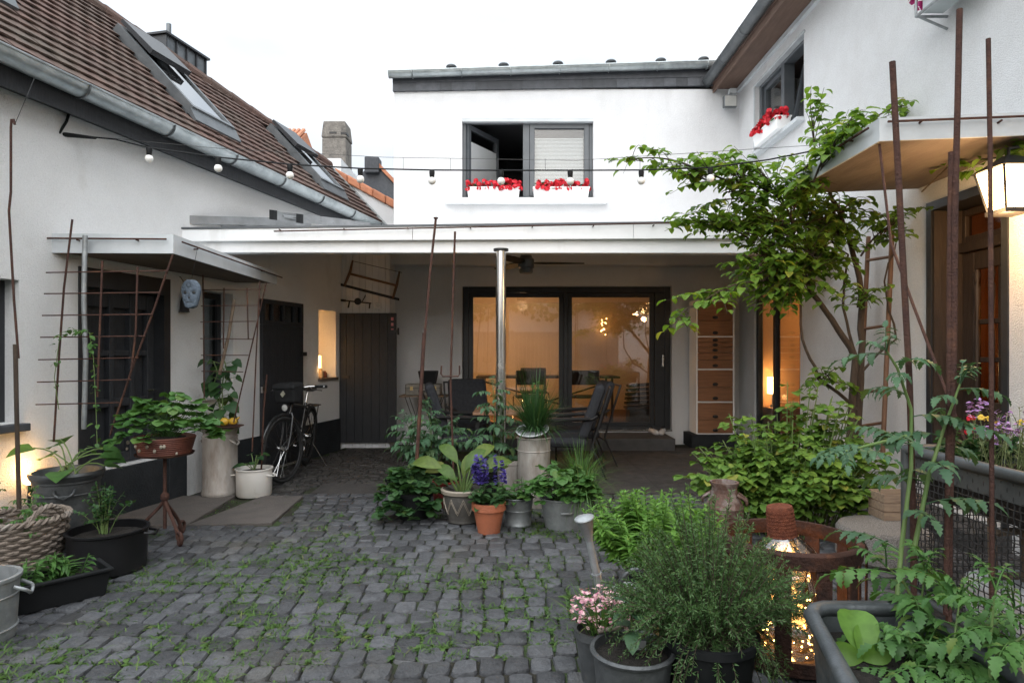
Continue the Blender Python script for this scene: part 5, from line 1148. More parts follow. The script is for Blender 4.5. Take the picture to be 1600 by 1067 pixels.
m = MB(); m.box(q0+V((-.26, -.15, .786)), q0+V((.24, .12, .945))); m.build('case_body', 'tin', t, bevel=.012)
m = MB(); m.box(q0+V((-.262, -.153, .885)), q0+V((.242, -.149, .892))); m.tube([q0+V((-.07, -.15, .85)), q0+V((-.06, -.18, .85)), q0+V((.04, -.18, .85)), q0+V((.05, -.15, .85))], .008, 6); m.build('case_handle', 'black_metal', t, smooth=60)
for x in (-.17, .16): m = MB(); m.box(q0+V((x-.02, -.16, .86)), q0+V((x+.02, -.149, .915))); m.build('latch', 'brass', t)
t = thing('black_planter_pot', 'black square flower pot standing on the battered metal case', 'pot', q0+V((.07, 0, .946)))
m = MB(); trough(m, Fr(q0+V((-.05, .0, 0)), (1, 0, 0), (0, -1, 0)), 0, .2, -.1, .1, .947, 1.13, .03, .01, .0); m.build('pot_body', 'black_plastic', t)
# ceiling fan
q = P(822, 412, 7.9); t = thing('ceiling_fan', 'dark three bladed fan hanging from the terrace roof ceiling', 'fan', q)
m = MB(); m.bar(q+V((0, 0, .12)), V((q.x, q.y, 2.82)), .014); m.lathe([(0, -.12), (.075, -.12), (.085, -.10), (.085, -.06), (.1, -.05), (.1, .05), (.08, .07), (.06, .12), (0, .13)], q, 24); m.build('motor', 'dark_zinc', t, smooth=40)
for k, a in enumerate((2, 122, 242)):
    d = V((math.cos(R(a)), math.sin(R(a)), 0)); s = V((-d.y, d.x, 0)); z = V((0, 0, 1)); m = MB(); vs = []
    for (l, w0, w1) in ((.08, -.02, .03), (.2, -.05, .06), (.45, -.06, .07), (.68, -.05, .055), (.72, -.02, .02)):
        tw = .35-.25*l
        for w in (w0, w1): vs += [q+d*l+s*w+z*(w*tw-.0), q+d*l+s*w+z*(w*tw+.012)]
    fs = []
    for i in range(4): b0 = 4*i; fs += [[b0, b0+4, b0+6, b0+2], [b0+1, b0+3, b0+7, b0+5], [b0, b0+1, b0+5, b0+4], [b0+2, b0+6, b0+7, b0+3]]
    m.add(vs, fs+[[0, 2, 3, 1], [16, 17, 19, 18]]); m.build('blade', 'black_plastic', t, smooth=30)
# drawer chest
pm('chest_wood', (.30, .145, .072), (.215, .10, .048), 5, .5, bump=.35, bscale=20, stretch=(.6, 3, 9), island=.16)
X0, X1, Yc = 2.70, 3.26, 9.38; t = thing('drawer_chest', 'tall narrow wooden drawer chest with white frame and black cup handles', 'chest', ((X0+X1)/2, Yc+.2, 0))
zs = [2.16-.02, 1.625, 1.145, .667, .215]
m = MB(); m.box((X0, Yc, .2), (X0+.022, Yc+.38, 2.165)); m.box((X1-.022, Yc, .2), (X1, Yc+.38, 2.165)); m.box((X0+.022, Yc+.35, .2), (X1-.022, Yc+.38, 2.165)); m.box((X0+.022, Yc, 2.14), (X1-.022, Yc+.349, 2.165))
for z in (1.625, 1.145, .667, .2): m.box((X0+.022, Yc, z-.009), (X1-.022, Yc+.349, z+.009))
m.build('carcass', 'white_paint', t)
m = MB(); m.box((X0-.08, Yc-.06, 0), (X1+.08, Yc+.41, .195)); m.build('base', 'plinth_paint', t, bevel=.006)
drw = []
for (zt, zb, n) in ((2.138, 1.636, [.55, .45]), (1.614, 1.156, [.16, .16, .17, .24, .27]), (1.134, .678, [.55, .45]), (.656, .211, [.55, .45])):
    z = zt
    for f_ in n: h_ = (zt-zb)*f_; drw.append((z-h_, z)); z -= h_
for z0, z1 in drw:
    m = MB(); m.box((X0+.026, Yc-.004, z0+.003), (X1-.026, Yc+.3, z1-.003)); d_ = m.build('drawer', 'chest_wood', t, bevel=.002)
    m = MB(); zc = z0+.045 if z1-z0 > .1 else (z0+z1)/2; m.lathe([(0, .012), (.03, .010), (.042, .0), (.042, -.004), (0, -.004)], ((X0+X1)/2, Yc-.006, zc), 14, Matrix.Rotation(R(90), 4, 'X') @ Matrix.Diagonal((1, .6, 1.6, 1))); m.build('cup_handle', 'black_metal', d_, smooth=60)
q = V(((X0+X1)/2, Yc+.15, 2.167)); t = thing('low_bowl', 'small grey bowl with dried plants on top of the drawer chest', 'bowl', q); m = MB(); m.lathe([(0, 0), (.13, 0), (.16, .09), (.15, .09), (.12, .01), (0, .012)], q, 20); m.build('bowl_body', 'dark_zinc', t, smooth=40); m = MB(); strawberry(m, q+V((0, 0, .05)), .15, .1, 14, .06); foliage(m, 'grass_leaf', t)
# shoes, dropped petals
q = V((2.18, 9.58, .172))
for i, (dx, a) in enumerate(((-.06, 12), (.07, -20))):
    t = thing('shoe', ('pale clog on the doorstep nearest the door centre', 'pale clog on the doorstep nearest the wall corner')[i], 'shoe', q+V((dx, 0, 0)), 0, 'shoes on the doorstep'); m = MB(); T = Matrix.Translation(q+V((dx, 0, 0))) @ Matrix.Rotation(R(a), 4, 'Z')
    m.tube([V((0, .13, .03)), V((0, .09, .05)), V((0, .0, .04)), V((0, -.07, .035)), V((0, -.13, .022)), V((0, -.15, .018))], [.03, .042, .04, .042, .034, .012], 10); m.v = [tuple(T @ V((x, y, max(.004, z)))) for x, y, z in m.v]; m.build('upper', 'stucco', t, smooth=180)
    m = MB(); m.tube([V((0, .12, .052)), V((0, .07, .075)), V((0, .02, .06))], [.018, .028, .018], 8); m.v = [tuple(T @ V(v)) for v in m.v]; m.build('opening', 'black_plastic', t, smooth=180)
q = G(1025, 703, .0)+V((0, 0, .012)); m = MB()
for k in range(9): leaf(m, q+V((U(-.05, .07), U(-.04, .04), U(0, .01))), rdir(0, .5), V((0, 0, 1)), .05, 'oval')
o = m.build('fallen_flower', 'red_petal', None, smooth=180); tag(o, 'fallen red flower lying on the dark paving before the doorstep', 'flower')

# ------------------------------------------------------------------ indoors behind the sliding door
t = thing('dining_table', 'dark trestle table behind the sliding door glass', 'table', (.7, 11.3, .2)); zt = .98
m = MB(); m.box((-.62, 10.95, zt-.03), (1.85, 11.75, zt)); m.build('tabletop', 'dark_wood', t, bevel=.004)
for x in (-.5, 1.72):
    for y in (11.0, 11.7): m = MB(); m.bar((x, y, .2), (x, y, zt-.031), .022); m.build('leg', 'dark_wood', t, smooth=60)
m = MB(); m.bar((-.5, 11.0, .9), (1.1, 11.0, .42), .014); m.bar((1.72, 11.0, .9), (.2, 11.0, .42), .014); m.build('brace', 'dark_wood', t, smooth=60)
def tubechair(label):
    t = thing('dining_chair', label, 'chair', (0, 0, 0), 0, 'black tubular chairs at the indoor table')
    m = MB(); m.box((-.23, -.22, .44), (.23, .22, .47)); m.build('seat', 'leather', t, bevel=.01); m = MB(); m.box((-.24, -.24, .66), (.24, -.215, .90)); m.build('backrest', 'leather', t, bevel=.01)
    for s in (-.235, .235): m = MB(); m.tube([(s, -.23, .88), (s, -.23, .46), (s, .22, .455), (s, .24, .43), (s, .24, .03), (s, .21, .015), (s, -.22, .015)], .012, 6); m.build('side_tube', 'chrome', t, smooth=60)
    return t
c0 = tubechair('black tubular chair nearest the steel post behind the glass')
for i, (x, a, lb) in enumerate(((.28, 6, None), (.42, -4, 'black tubular chair half hidden on the far side of the indoor table'), (1.18, 4, 'black tubular chair right of the door centre bar behind the glass'))):
    o = c0 if i == 0 else copy_tree(c0); place(o, (x, (10.75, 11.95, 10.75)[i], .2), R(a if i != 1 else 184))
    if lb: o['label'] = lb
t = thing('log_basket', 'dark slatted basket on the indoor floor near the door handle', 'basket', (2.4, 10.9, .2))
m = MB()
for i in range(6): m.hexa([(1.95+.05*i*.2, 10.9, .42+.075*i), (2.6+.01*i, 10.85, .47+.075*i), (2.6+.01*i, 11.2, .47+.075*i), (1.95+.01*i, 11.2, .42+.075*i), (1.95+.01*i, 10.9, .46+.075*i), (2.6+.01*i, 10.85, .51+.075*i), (2.6+.01*i, 11.2, .51+.075*i), (1.95+.01*i, 11.2, .46+.075*i)])
m.build('slats', 'dark_wood', t); m = MB(); m.box((2.0, 10.9, .2), (2.75, 11.25, .42)); m.build('box_body', 'dark_wood', t, bevel=.01)

# ------------------------------------------------------------------ flower boxes at the windows
def flower_box(label, f, a0, a1, z, n, mat='red_petal', box='white_paint', grp='flower boxes of red geraniums at the windows', leaves='dark_leaf'):
    t = thing('flower_box', label, 'flower box', f.p((a0+a1)/2, n, z), 0, grp)
    m = MB(); trough(m, f, a0, a1, n-.075, n+.075, z, z+.155, .018, .012, .008); m.build('trough', box, t, bevel=.005); m = MB(); f.box(m, a0+.002, a1-.002, n-.08, n+.08, z+.11, z+.135); m.build('soil', 'soil', t)
    m = MB(); k = int((a1-a0)*45)
    for i in range(k): p = f.p(U(a0, a1), n+U(-.07, .09), z+.13+U(0, .09)); leaf(m, p, rdir(-.2, .8), V((0, 0, 1)), U(.05, .08), 'round', 1, .15, .5)
    foliage(m, leaves, t); m = MB()
    for i in range(int((a1-a0)*70)): cluster(m, f.p(U(a0-.03, a1+.03), n+U(-.03, .14), z+.175+U(-.06, .08)), .036, 9, .026)
    m.build('blossoms', mat, t, smooth=180); return t
flower_box('white flower box of red geraniums below the open left window sash', BW, -.66, .10, 3.737, .055)
flower_box('white flower box of red geraniums below the closed right window sash', BW, .34, 1.15, 3.737, .055)
flower_box('short white flower box of red geraniums at the tilted upper window of the tall house', RW, 8.0, 8.75, 4.197, .09)
m = MB(); t = thing('window_cradle', 'grey metal flower cradle cut off by the top picture edge on the rough rendered wall', 'flower box', (3.35, 4.85, 4.05), 0)
for z in (4.07, 4.22): m.tube([(3.47, 4.6, z), (3.22, 4.6, z), (3.22, 5.1, z), (3.47, 5.1, z)], .012, 6)
for y in (4.6, 5.1): m.bar((3.22, y, 4.07), (3.22, y, 4.22), .010); m.bar((3.47, y, 3.97), (3.24, y, 4.07), .010)
m.build('cradle', 'galvanised', t, smooth=60); m = MB(); trough(m, RW, 4.62, 5.08, .06, .22, 4.085, 4.23, .0); m.build('trough', 'grey_sheet', t); m = MB()
for i in range(12): cluster(m, RW.p(U(4.6, 5.2), U(.1, .3), U(4.17, 4.3)), .035, 7, .025)
leafm('magenta_petal', (.45, .03, .2), (.55, .05, .26), trans=.2); m.build('blossoms', 'magenta_petal', t, smooth=180)

# ------------------------------------------------------------------ festoon of bulbs across the yard, floodlight
t = thing('string_lights', 'black festoon cable with unlit white bulbs spanning the yard from wall hook to canopy', 'string lights', P(105, 210, 5))
pts = [P(x, y, 5.0) for x, y in ((80, 208), (105, 211), (180, 218), (233, 231), (341, 246), (453, 257), (563, 263.5), (675, 266), (783, 266.5), (891, 266.5), (1002, 266), (1110, 262), (1200, 250), (1290, 232))]
m = MB(); m.tube(pts, .006, 5); m.tube([P(80, 208, 4.97), P(105, 211, 4.99), P(150, 216, 5)], [.009, .018, .01], 6); m.tube([P(92, 209, 4.95), P(104, 190, 4.98), P(110, 170, 5.05)], .010, 6); m.build('cable', 'black_plastic', t, smooth=60)
m = MB(); m.tube([P(x, y, 5.02) for x, y in ((150, 214), (340, 232), (600, 246), (900, 251), (1290, 226))], .002, 4)
for x in range(630, 1150, 74): m.bar(P(x, 247+(x-630)*.006, 5.02), P(x, 265.5, 5), .002, n=4)
m.build('support_wire', 'black_metal', t, smooth=60)
pm('bulb_glass', (.80, .79, .76), (.76, .75, .72), 3, .15)
for x, y in ((233, 233), (341, 248), (453, 259), (563, 265), (675, 267.5), (783, 268), (891, 268), (1002, 267.5), (1110, 263.5)):
    q = P(x, y, 5.0); m = MB(); m.lathe([(0, .006), (.02, .006), (.022, -.01), (.018, -.05), (.014, -.055), (0, -.055)], q, 12); s_ = m.build('socket', 'black_plastic', t, smooth=40)
    m = MB(); m.ball(q+V((0, 0, -.076)), .031, 14); m.build('bulb', 'bulb_glass', s_, smooth=180)
q = P(1140, 160, 9.55); t = thing('floodlight', 'small grey floodlight on the facade corner below the dark eaves gutter', 'floodlight', q)
m = MB(); m.box(q+V((-.10, -.05, -.09)), q+V((.10, .03, .09))); hs_ = m.build('housing', 'dark_zinc', t, bevel=.015); m = MB(); m.box(q+V((-.085, -.056, -.075)), q+V((.085, -.051, .075))); m.build('lens', 'lamp_lens', hs_)
m = MB(); m.box(q+V((-.02, .031, -.02)), q+V((.02, .24, .02))); m.tube([q+V((.05, .0, .09)), q+V((.08, .0, .17)), q+V((.14, .1, .2))], .012, 6); m.box(q+V((-.0, -.02, .13)), q+V((.1, .06, .2))); m.build('bracket', 'grey_sheet', t)
# ------------------------------------------------------------------ right side: metal, mesh and large plants
def lamp(name, loc, w, r=.03, col=(1, .56, .22)):
    l = bpy.data.lights.new(name, 'POINT'); l.energy = w; l.color = col; l.shadow_soft_size = r; o = bpy.data.objects.new(name, l); C.objects.link(o); o.location = V(loc); return o
glassm('bottle_glass', (.80, .82, .76), .06, 3.5)
emit('warm_glow', (1, .52, .16), 5, (.8, .5, .25)); emit('fairy_glow', (1, .50, .14), 14); emit('shade_glow', (1, .52, .17), 3.2, (.8, .6, .35)); emit('lantern_glow', (1, .62, .27), 7, (.9, .85, .75)); emit('bright_shade', (1, .66, .30), 6, (.9, .8, .6))
pm('old_rust', (.062, .030, .022), (.036, .021, .018), 14, .85, bump=1.2, bscale=60, c3=(.115, .05, .03), s3=6, spec=.2)
pm('cap_rust', (.26, .085, .045), (.17, .055, .034), 40, .85, bump=2, bscale=200, spec=.2)
pm('churn_rust', (.15, .09, .07), (.085, .048, .038), 14, .75, metal=.2, bump=.8, bscale=50, c3=(.30, .27, .255), s3=13, l3=.46, h3=.72, st3=(1, 1, .6))
pm('exposed_stone', (.42, .39, .36), (.18, .17, .16), 160, .9, bump=3, bscale=160, lo=.4, hi=.6)
pm('crate_wood', (.30, .22, .15), (.20, .14, .10), 9, .8, stretch=(1, 6, 6))
pm('pipe_grey', (.065, .074, .078), (.095, .105, .11), 8, .5, metal=.4, bump=.3, bscale=20, c3=(.09, .1, .1), s3=3)
pm('mesh_wire', (.035, .036, .038), (.055, .055, .055), 10, .55, metal=.4)
pm('trough_zinc', (.085, .095, .104), (.125, .137, .147), 10, .5, metal=.55, bump=.5, bscale=20, c3=(.09, .10, .105), s3=5, l3=.45, h3=.7, roughvar=.12)
pm('sack', (.62, .64, .66), (.45, .47, .49), 6, .8)

pm('plant_label', (.30, .31, .31))
# watering can
c = V((.56, 2.96, 0)); t = thing('watering_can', 'long spouted zinc watering can behind the seedling bucket', 'watering can', c)
m = MB(); m.lathe([(0, 0), (.12, 0), (.124, .01), (.12, .28), (.10, .30), (.095, .305), (0, .30)], c, 30); m.build('can_body', 'galvanised', t, smooth=40)
tip = P(917, 828, 2.86); b_ = c+V((-.10, -.04, .06)); m = MB(); m.tube([b_, b_.lerp(tip, .35), b_.lerp(tip, .8), tip], [.028, .022, .017, .016], 10); m.bar(b_.lerp(tip, .62), b_.lerp(tip, .635), .024)
dr = (tip-b_).normalized(); TT = Matrix.Translation(tip) @ dr.to_track_quat('Z', 'Y').to_matrix().to_4x4(); m.build('spout', 'galvanised', t, smooth=50)
m = MB(); m.lathe([(.016, -.05), (.040, .05), (.046, .055), (.044, .06), (.02, .068), (0, .07)], (0, 0, 0), 20, TT); m.build('rose', 'galvanised', t, smooth=40)
m = MB(); m.tube(round_curve([c+V((-.07, -.02, .30)), c+V((-.05, -.03, .37)), c+V((.0, -.03, .405)), c+V((.06, -.02, .385)), c+V((.10, 0, .30)), c+V((.125, 0, .20))]), .011, 8); m.build('handle', 'old_zinc', t, smooth=60)
m = MB(); m.bar(P(934, 986, 2.62), P(975, 978, 2.62), .010); m.build('grip', 'plywood', t, smooth=60)
# pinks
c = V((.36, 2.74, 0)); t = potted('flower_pot', 'small pot of pink and white flowers beside the watering can spout', 'potted plant', c, pot_profile(.06, .09, .22, .006, .03), 'old_zinc', .08, .2)
m = MB(); tuft(m, c+V((.02, 0, .2)), 170, .22, 1.1, .003, .8, .07); m.build('leaves', 'grass_leaf', t, smooth=180); m = MB()
for i in range(230): d = rdir(-.35, 1); blossom(m, c+V((.03, 0, .29))+V((d.x*.155, d.y*.12, d.z*.11))*U(.5, 1), .0105, 5)
m.build('blossoms', 'pink_petal', t, smooth=180)
# bucket with a pepper seedling
c = V((.47, 2.50, 0)); t = potted('seedling_bucket', 'round zinc bucket of dark soil with one pepper seedling at the bottom edge', 'potted plant', c, [(0, 0), (.13, 0), (.134, .012), (.152, .225), (.162, .23), (.166, .24), (.16, .25), (.148, .246), (.146, .2), (0, .2)], 'old_zinc', .146, .215, body='bucket_body')
m = MB(); sm = MB(); pts = curve(c+V((.0, 0, .2)), c+V((-.005, .0, .42)), .0, 5); sm.tube(pts, .004, 6)
for k, (a, z, Ln, dr_) in enumerate(((150, .33, .12, 1.1), (-10, .36, .13, .9), (200, .38, .10, .9), (60, .40, .09, .7), (-70, .39, .10, .9), (-100, .31, .11, 1.3), (20, .41, .08, .4), (170, .42, .08, .3))): leaf(m, c+V((0, 0, z)), V((math.cos(R(a)), math.sin(R(a)), .45)), V((0, 0, 1)), Ln, 'oval', .85, .2, dr_)
foliage(m, 'blue_leaf', t); sm.build('stem', 'green_stem', t, smooth=60)
m = MB(); f = Fr(c+V((.035, .03, .2)), (1, 0, 0), (0, -1, .3)); f.box(m, -.025, .025, 0, .002, 0, .06); o = m.build('plant_label', 'plant_label', t)
# bright bush
c = V((.80, 3.62, 0)); t = potted('bright_bush', 'bright lime green bushy herb with lance leaves beside the rusty churn', 'potted plant', c, pot_profile(.13, .16, .24), 'black_plastic', .15, .22)
m = MB(); lance_stems(m, c+V((0, 0, .2)), .18, .16, .44, 84, .085, .022, .55, 'lance', 1.15, .12, 3); foliage(m, 'bright_leaf', t)
# rusty milk churn
c = V((1.42, 4.28, 0)); t = thing('rusty_churn', 'rust stained milk churn with narrow neck in front of the raspberry bush', 'churn', c)
m = MB(); m.lathe([(0, 0), (.115, 0), (.12, .015), (.122, .36), (.126, .37), (.12, .385), (.085, .45), (.08, .5), (.092, .52), (.094, .535), (.08, .535), (.07, .48), (0, .46)], c, 36, wob=.004); m.build('can_body', 'churn_rust', t, smooth=40)
for an in (-25, 155): m = MB(); loop_handle(m, c+V((0, 0, .46)), R(an), .085, .03, .07, .05, .009); m.build('handle', 'churn_rust', t, smooth=60)
# rosemary
c = V((.775, 2.52, 0)); t = potted('rosemary', 'large grey green rosemary bush in a dark pot, front and centre right', 'potted plant', c, pot_profile(.14, .18, .30), 'black_plastic', .17, .27)
m = MB(); sm = MB()
def needle(mb, p, d, Ln, w):
    s = d.cross(rdir()); s = s.normalized()*w if s.length > .01 else V((w, 0, 0)); mb.add([p, p+d*Ln*.5+s, p+d*Ln, p+d*Ln*.5-s], [[0, 1, 2, 3]])
for i in range(560):
    a = U(0, 6.283); u = math.sqrt(U(0, 1)); hz = U(.12, .62)*(1.08-.72*u) if U(0, 1) < .68 else U(-.28, .2)
    e = c+V((.42*u*math.cos(a)-.01, .27*u*math.sin(a), .30+hz)); b_ = c+V((.09*u*math.cos(a), .09*u*math.sin(a), .27)); pts = curve(b_, e, U(.0, .07) if hz > .1 else .09, 7)
    sm.tube(pts, [.004-.0004*k for k in range(8)], 3, cap=False); Lb = sum((pts[k+1]-pts[k]).length for k in range(7)); n = int(Lb*330)
    for k in range(n):
        tt = .10+.90*k/n; p, d = along(pts, tt); q = (rdir()*.9+d*.75).normalized(); needle(m, p, q, U(.018, .032)*(1.1-.35*tt), .0021)
m.build('needle_foliage', 'rosemary_leaf', t); sm.build('twigs', 'bark', t)
# rusty ring brazier with a demijohn inside
c = V((1.30, 3.0, 0)); Rr = .30; t = thing('rusty_brazier', 'round rusty slatted iron basket around a glass demijohn', 'fire basket', c)
m = MB(); m.lathe([(Rr-.012, .475), (Rr+.006, .475), (Rr+.012, .535), (Rr, .545), (Rr-.02, .545), (Rr-.024, .50), (Rr-.012, .475)], c, 56); m.build('ring', 'old_rust', t, smooth=40); m = MB(); m.lathe([(0, .02), (Rr+.004, .02), (Rr+.004, .08), (Rr-.012, .08), (Rr-.012, .035), (0, .035)], c, 56); m.build('base', 'old_rust', t, smooth=40)
for k in range(11):
    a = 6.283*k/11+.22; o = V((math.cos(a), math.sin(a), 0)); s = V((-o.y, o.x, 0)); m = MB(); p = [c+o*(Rr-.014)-s*.034, c+o*(Rr-.014)+s*.034, c+o*(Rr-.005)+s*.034, c+o*(Rr-.005)-s*.034]; m.hexa([q+V((0, 0, .03)) for q in p]+[q+V((0, 0, .476)) for q in p]); m.build('slat', 'old_rust', t)
m = MB(); m.tube([c+V((.315, -.05, .53)), c+V((.33, -.06, .5)), c+V((.325, -.06, .02))], .006, 6); m.build('hanging_rod', 'old_rust', t, smooth=60)
c2 = c+V((-.03, -.02, 0)); t = thing('demijohn', 'large clear glass demijohn with rusty tin cap inside the iron basket', 'bottle', c2+V((0, 0, .036)))
m = MB(); m.lathe([(0, .04), (.17, .04), (.19, .06), (.195, .34), (.175, .42), (.12, .50), (.05, .56), (.042, .60), (.0, .60)], c2, 40); m.build('glass_body', 'bottle_glass', t, smooth=50)
m = MB(); TC = Matrix.Translation(c2+V((-.01, 0, .535))) @ Matrix.Rotation(R(-6), 4, 'Y'); m.lathe([(0, 0), (.064, 0), (.058, .145), (.055, .15), (0, .148)], (0, 0, 0), 28, TC)
for z in np.arange(.015, .14, .016): m.tube([TC @ V(((.0645-.0006*z/.0145)*math.cos(a), (.0645-.0006*z/.0145)*math.sin(a), z)) for a in np.linspace(0, 6.283, 25)[:-1]], .0035, 4, closed=True)
m.build('tin_cap', 'cap_rust', t, smooth=40)
t = thing('fairy_lights', 'tangle of lit warm fairy lights on a thin wire inside the glass demijohn', 'string lights', c2+V((0, 0, .06)))
m = MB(); pts = []; a = 0
for k in range(56): a += U(.4, 1.2); r_ = .165*math.sqrt(U(.1, 1)); pts.append(c2+V((r_*math.cos(a), r_*math.sin(a), .05+.30*(k/56)**1.6*U(.4, 1.05))))
m.tube(pts, .0013, 3); w_ = m.build('wire', 'black_metal', t); m = MB()
for p in pts: m.ball(p, .0042, 6)
m.build('tiny_bulbs', 'fairy_glow', t); lamp('fairy_light_glow', c2+V((0, 0, .12)), 3.6, .1, (1, .46, .12))

# stone block and crate by the mesh box
pm('dark_gap', (.02, .02, .02))
c = V((2.52, 4.35, 0)); t = tag((lambda m: (m.lathe([(0, 0), (.27, 0), (.29, .02), (.29, .20), (.27, .225), (0, .228)], c, 36, wob=.01), m.build('stone_block', 'exposed_stone', None, smooth=40))[1])(MB()), 'round pale exposed pebble stone block behind the iron basket', 'stone block')
q = V((2.72, 4.55, .228)); t = thing('wooden_crate', 'small rough wooden crate on the pale stone block', 'crate', q)
m = MB()
for k in range(3): z = .0+.062*k; m.box(q+V((-.12, -.1, z)), q+V((.12, -.088, z+.055))); m.box(q+V((-.132, -.1, z)), q+V((-.121, .1, z+.055))); m.box(q+V((.121, -.1, z)), q+V((.132, .1, z+.055))); m.box(q+V((-.12, .088, z)), q+V((.12, .1, z+.055)))
m.build('slats', 'crate_wood', t)
# zinc trough at the lower right
t = thing('zinc_trough', 'long zinc trough with rolled rim and dark soil at the lower right corner', 'trough', (1.22, 1.75, 0))
zr = .5; cor = [P(1262, 952, 2.25), P(1420, 957, 2.25), P(1602, 1068, 1.75), P(1660, 1130, 1.5), P(1372, 1130, 1.5), P(1322, 1067, 1.76)]
cor = [V((p.x, p.y, zr)) for p in cor]; m = MB(); pts = []
for i in range(6):
    a, b_, d_ = cor[i-1], cor[i], cor[(i+1) % 6]
    u1, u2 = (a-b_).normalized()*.06, (d_-b_).normalized()*.06
    if i in (0, 1, 3, 4): pts += [b_+u1, b_+u1*.35+u2*.35, b_+u2]
    else: pts += [b_]
m.tube(pts, .027, 10, closed=True); m.build('rim', 'trough_zinc', t, smooth=60)
ins = lambda p, k: V((1.22+(p.x-1.22)*k, 1.9+(p.y-1.9)*k, 0)); n = len(pts); m = MB()
ring0 = [ins(p, .88)+V((0, 0, .02)) for p in pts]; ring1 = [V((p.x, p.y, zr-.005)) for p in pts]; ring2 = [ins(p, .96)+V((0, 0, zr-.01)) for p in pts]; ring3 = [ins(p, .86)+V((0, 0, .05)) for p in pts]
m.add(ring0+ring1+ring2+ring3, [list(range(n))[::-1]]+[[k*n+i, k*n+(i+1) % n, (k+1)*n+(i+1) % n, (k+1)*n+i] for k in range(3) for i in range(n)]); m.build('trough_body', 'trough_zinc', t, smooth=40)
m = MB(); sg = [V((ins(p, .95).x, ins(p, .95).y, .425)) for p in pts]; cc_ = V((1.22, 1.85, .44)); m.add(sg+[cc_], [[i, (i+1) % n, n] for i in range(n)])
for k in range(150): m.ball(V((U(1.08, 1.36), U(1.55, 2.18), .43)), U(.004, .012), 5)
m.build('soil', 'soil', t)
q = P(1348, 1052, 2.0); q.z = .44; t = thing('lettuce', 'broad leaved lettuce seedling in the zinc trough', 'plant', q); m = MB()
for (d, Ln) in ((V((.1, .35, 1)), .155), (V((-.9, -.2, .35)), .09), (V((.5, -.4, .4)), .08), (V((.35, .2, 1)), .10)): leaf(m, q, d, V((-.2, -1, .4)), Ln*1.15, 'lettuce', .8, .45, .8)
foliage(m, 'lettuce_leaf', t)
q = P(1400, 992, 2.12); t = thing('plant_tag', 'white plastic plant tag with printed bars in the zinc trough', 'label', q); m = MB(); f = Fr(q-V((0, 0, q.z)), (1, .1, 0), (0, -1, 0)); f.box(m, -.024, .024, 0, .0015, q.z-.026, q.z+.024); f.box(m, -.006, .006, 0, .0015, .42, q.z-.0262); m.build('tag_plate', 'plant_label', t)
m = MB()
for x, w in ((-.014, .006), (-.003, .006), (.008, .006)): f.box(m, x, x+w, .0016, .0022, q.z+.003, q.z+.017)
m.build('printed_bars', 'black_plastic', t)

# wire mesh box with tube frame
t = thing('mesh_box', 'large wire mesh box with thick grey tube frame by the front door', 'mesh box', (2.6, 3.0, 0))
zt, x0, x1, y0, y1 = .865, 2.17, 3.25, 1.9, 3.52; m = MB(); m.tube([(x0, y0, zt), (x0, y1, zt), (x1, y1, zt), (x1, y0, zt)], .030, 10, closed=True); m.tube([(x0, y0, .1), (x0, y1, .1), (x1, y1, .1), (x1, y0, .1)], .02, 8, closed=True); m.build('tube_frame', 'pipe_grey', t, smooth=60)
for x, y in ((x0, y1), (x0, y0), (x1, y1), (x1, y0)): m = MB(); m.bar((x, y, 0), (x, y, zt), .028, n=10); m.build('corner_post', 'pipe_grey', t, smooth=60)
m = MB(); m.box((x0+.0, y0+.03, zt-.12), (x0+.006, y1-.03, zt-.025)); m.box((x0+.03, y1-.006, zt-.12), (x1-.03, y1, zt-.025)); m.build('sheet_band', 'pipe_grey', t)
for (A0, A1, along_y) in ((y0, y1, True), (x0, x1, False)):
    m = MB(); stp = .035; k = 0; q = A0+.03
    def pt(a, z, o): return (x0+.003+o, a, z) if along_y else (a, y1-.003+o, z)
    while q < A1-.02: m.tube([pt(q, .1+.765*j/22, .003*(-1)**(j+k)) for j in range(22)], .0028, 4); q += stp; k += 1
    z = .12
    while z < zt-.1: m.tube([pt(A0+(A1-A0)*j/30, z, -.003*(-1)**(j+k)) for j in range(31)], .0028, 4); z += stp; k += 1
    m.build('wire_mesh', 'mesh_wire', t)
m = MB(); m.box((2.3, 2.6, .05), (3.1, 3.3, .30)); o = m.build('folded_sacks', 'sack', None, bevel=.06); tag(o, 'pale folded sacks lying inside the wire mesh box', 'sack')
m = MB()
for k in range(5): m.tube([(2.30+.16*k, 3.05, .1), (2.32+.15*k, 3.1, .72)], .02, 6)
m.bar((2.25, 3.0, .55), (3.1, 3.1, .6), .018); m.bar((2.25, 3.0, .35), (3.1, 3.1, .33), .018); o = m.build('slatted_frame', 'grey_wood', None); tag(o, 'grey slatted wooden frame inside the wire mesh box', 'frame')
m = MB(); m.box((2.25, 2.2, .62), (3.2, 3.46, .80)); m.v = [tuple(v) for v in m.v]; o = m.build('soil_bed', 'soil', None, bevel=.01); tag(o, 'dark soil bed filling the top of the wire mesh box', 'planter')
t = thing('lavender', 'flowering lavender growing from the tray on the mesh box by the door', 'plant', (2.85, 3.3, .80)); m = MB(); fl = MB()
for i in range(300):
    b_ = V((U(2.35, 3.2), U(2.7, 3.42), .80)); e = b_+V((U(-.1, .1), U(-.1, .08), U(.14, .32))); pts = curve(b_, e, .02, 4); m.tube(pts, .0015, 3, cap=False)
    for k in range(14): p, d = along(pts, U(.1, 1)); needle(m, p, (rdir()+d).normalized(), U(.02, .035), .002)
    if U(0, 1) < .42:
        for k in range(7): blossom(fl, e+V((U(-.012, .012), U(-.012, .012), U(-.01, .045))), .013, 3)
m.build('foliage', 'lavender_leaf', t); fl.build('blossoms', 'lilac_petal', t, smooth=180)
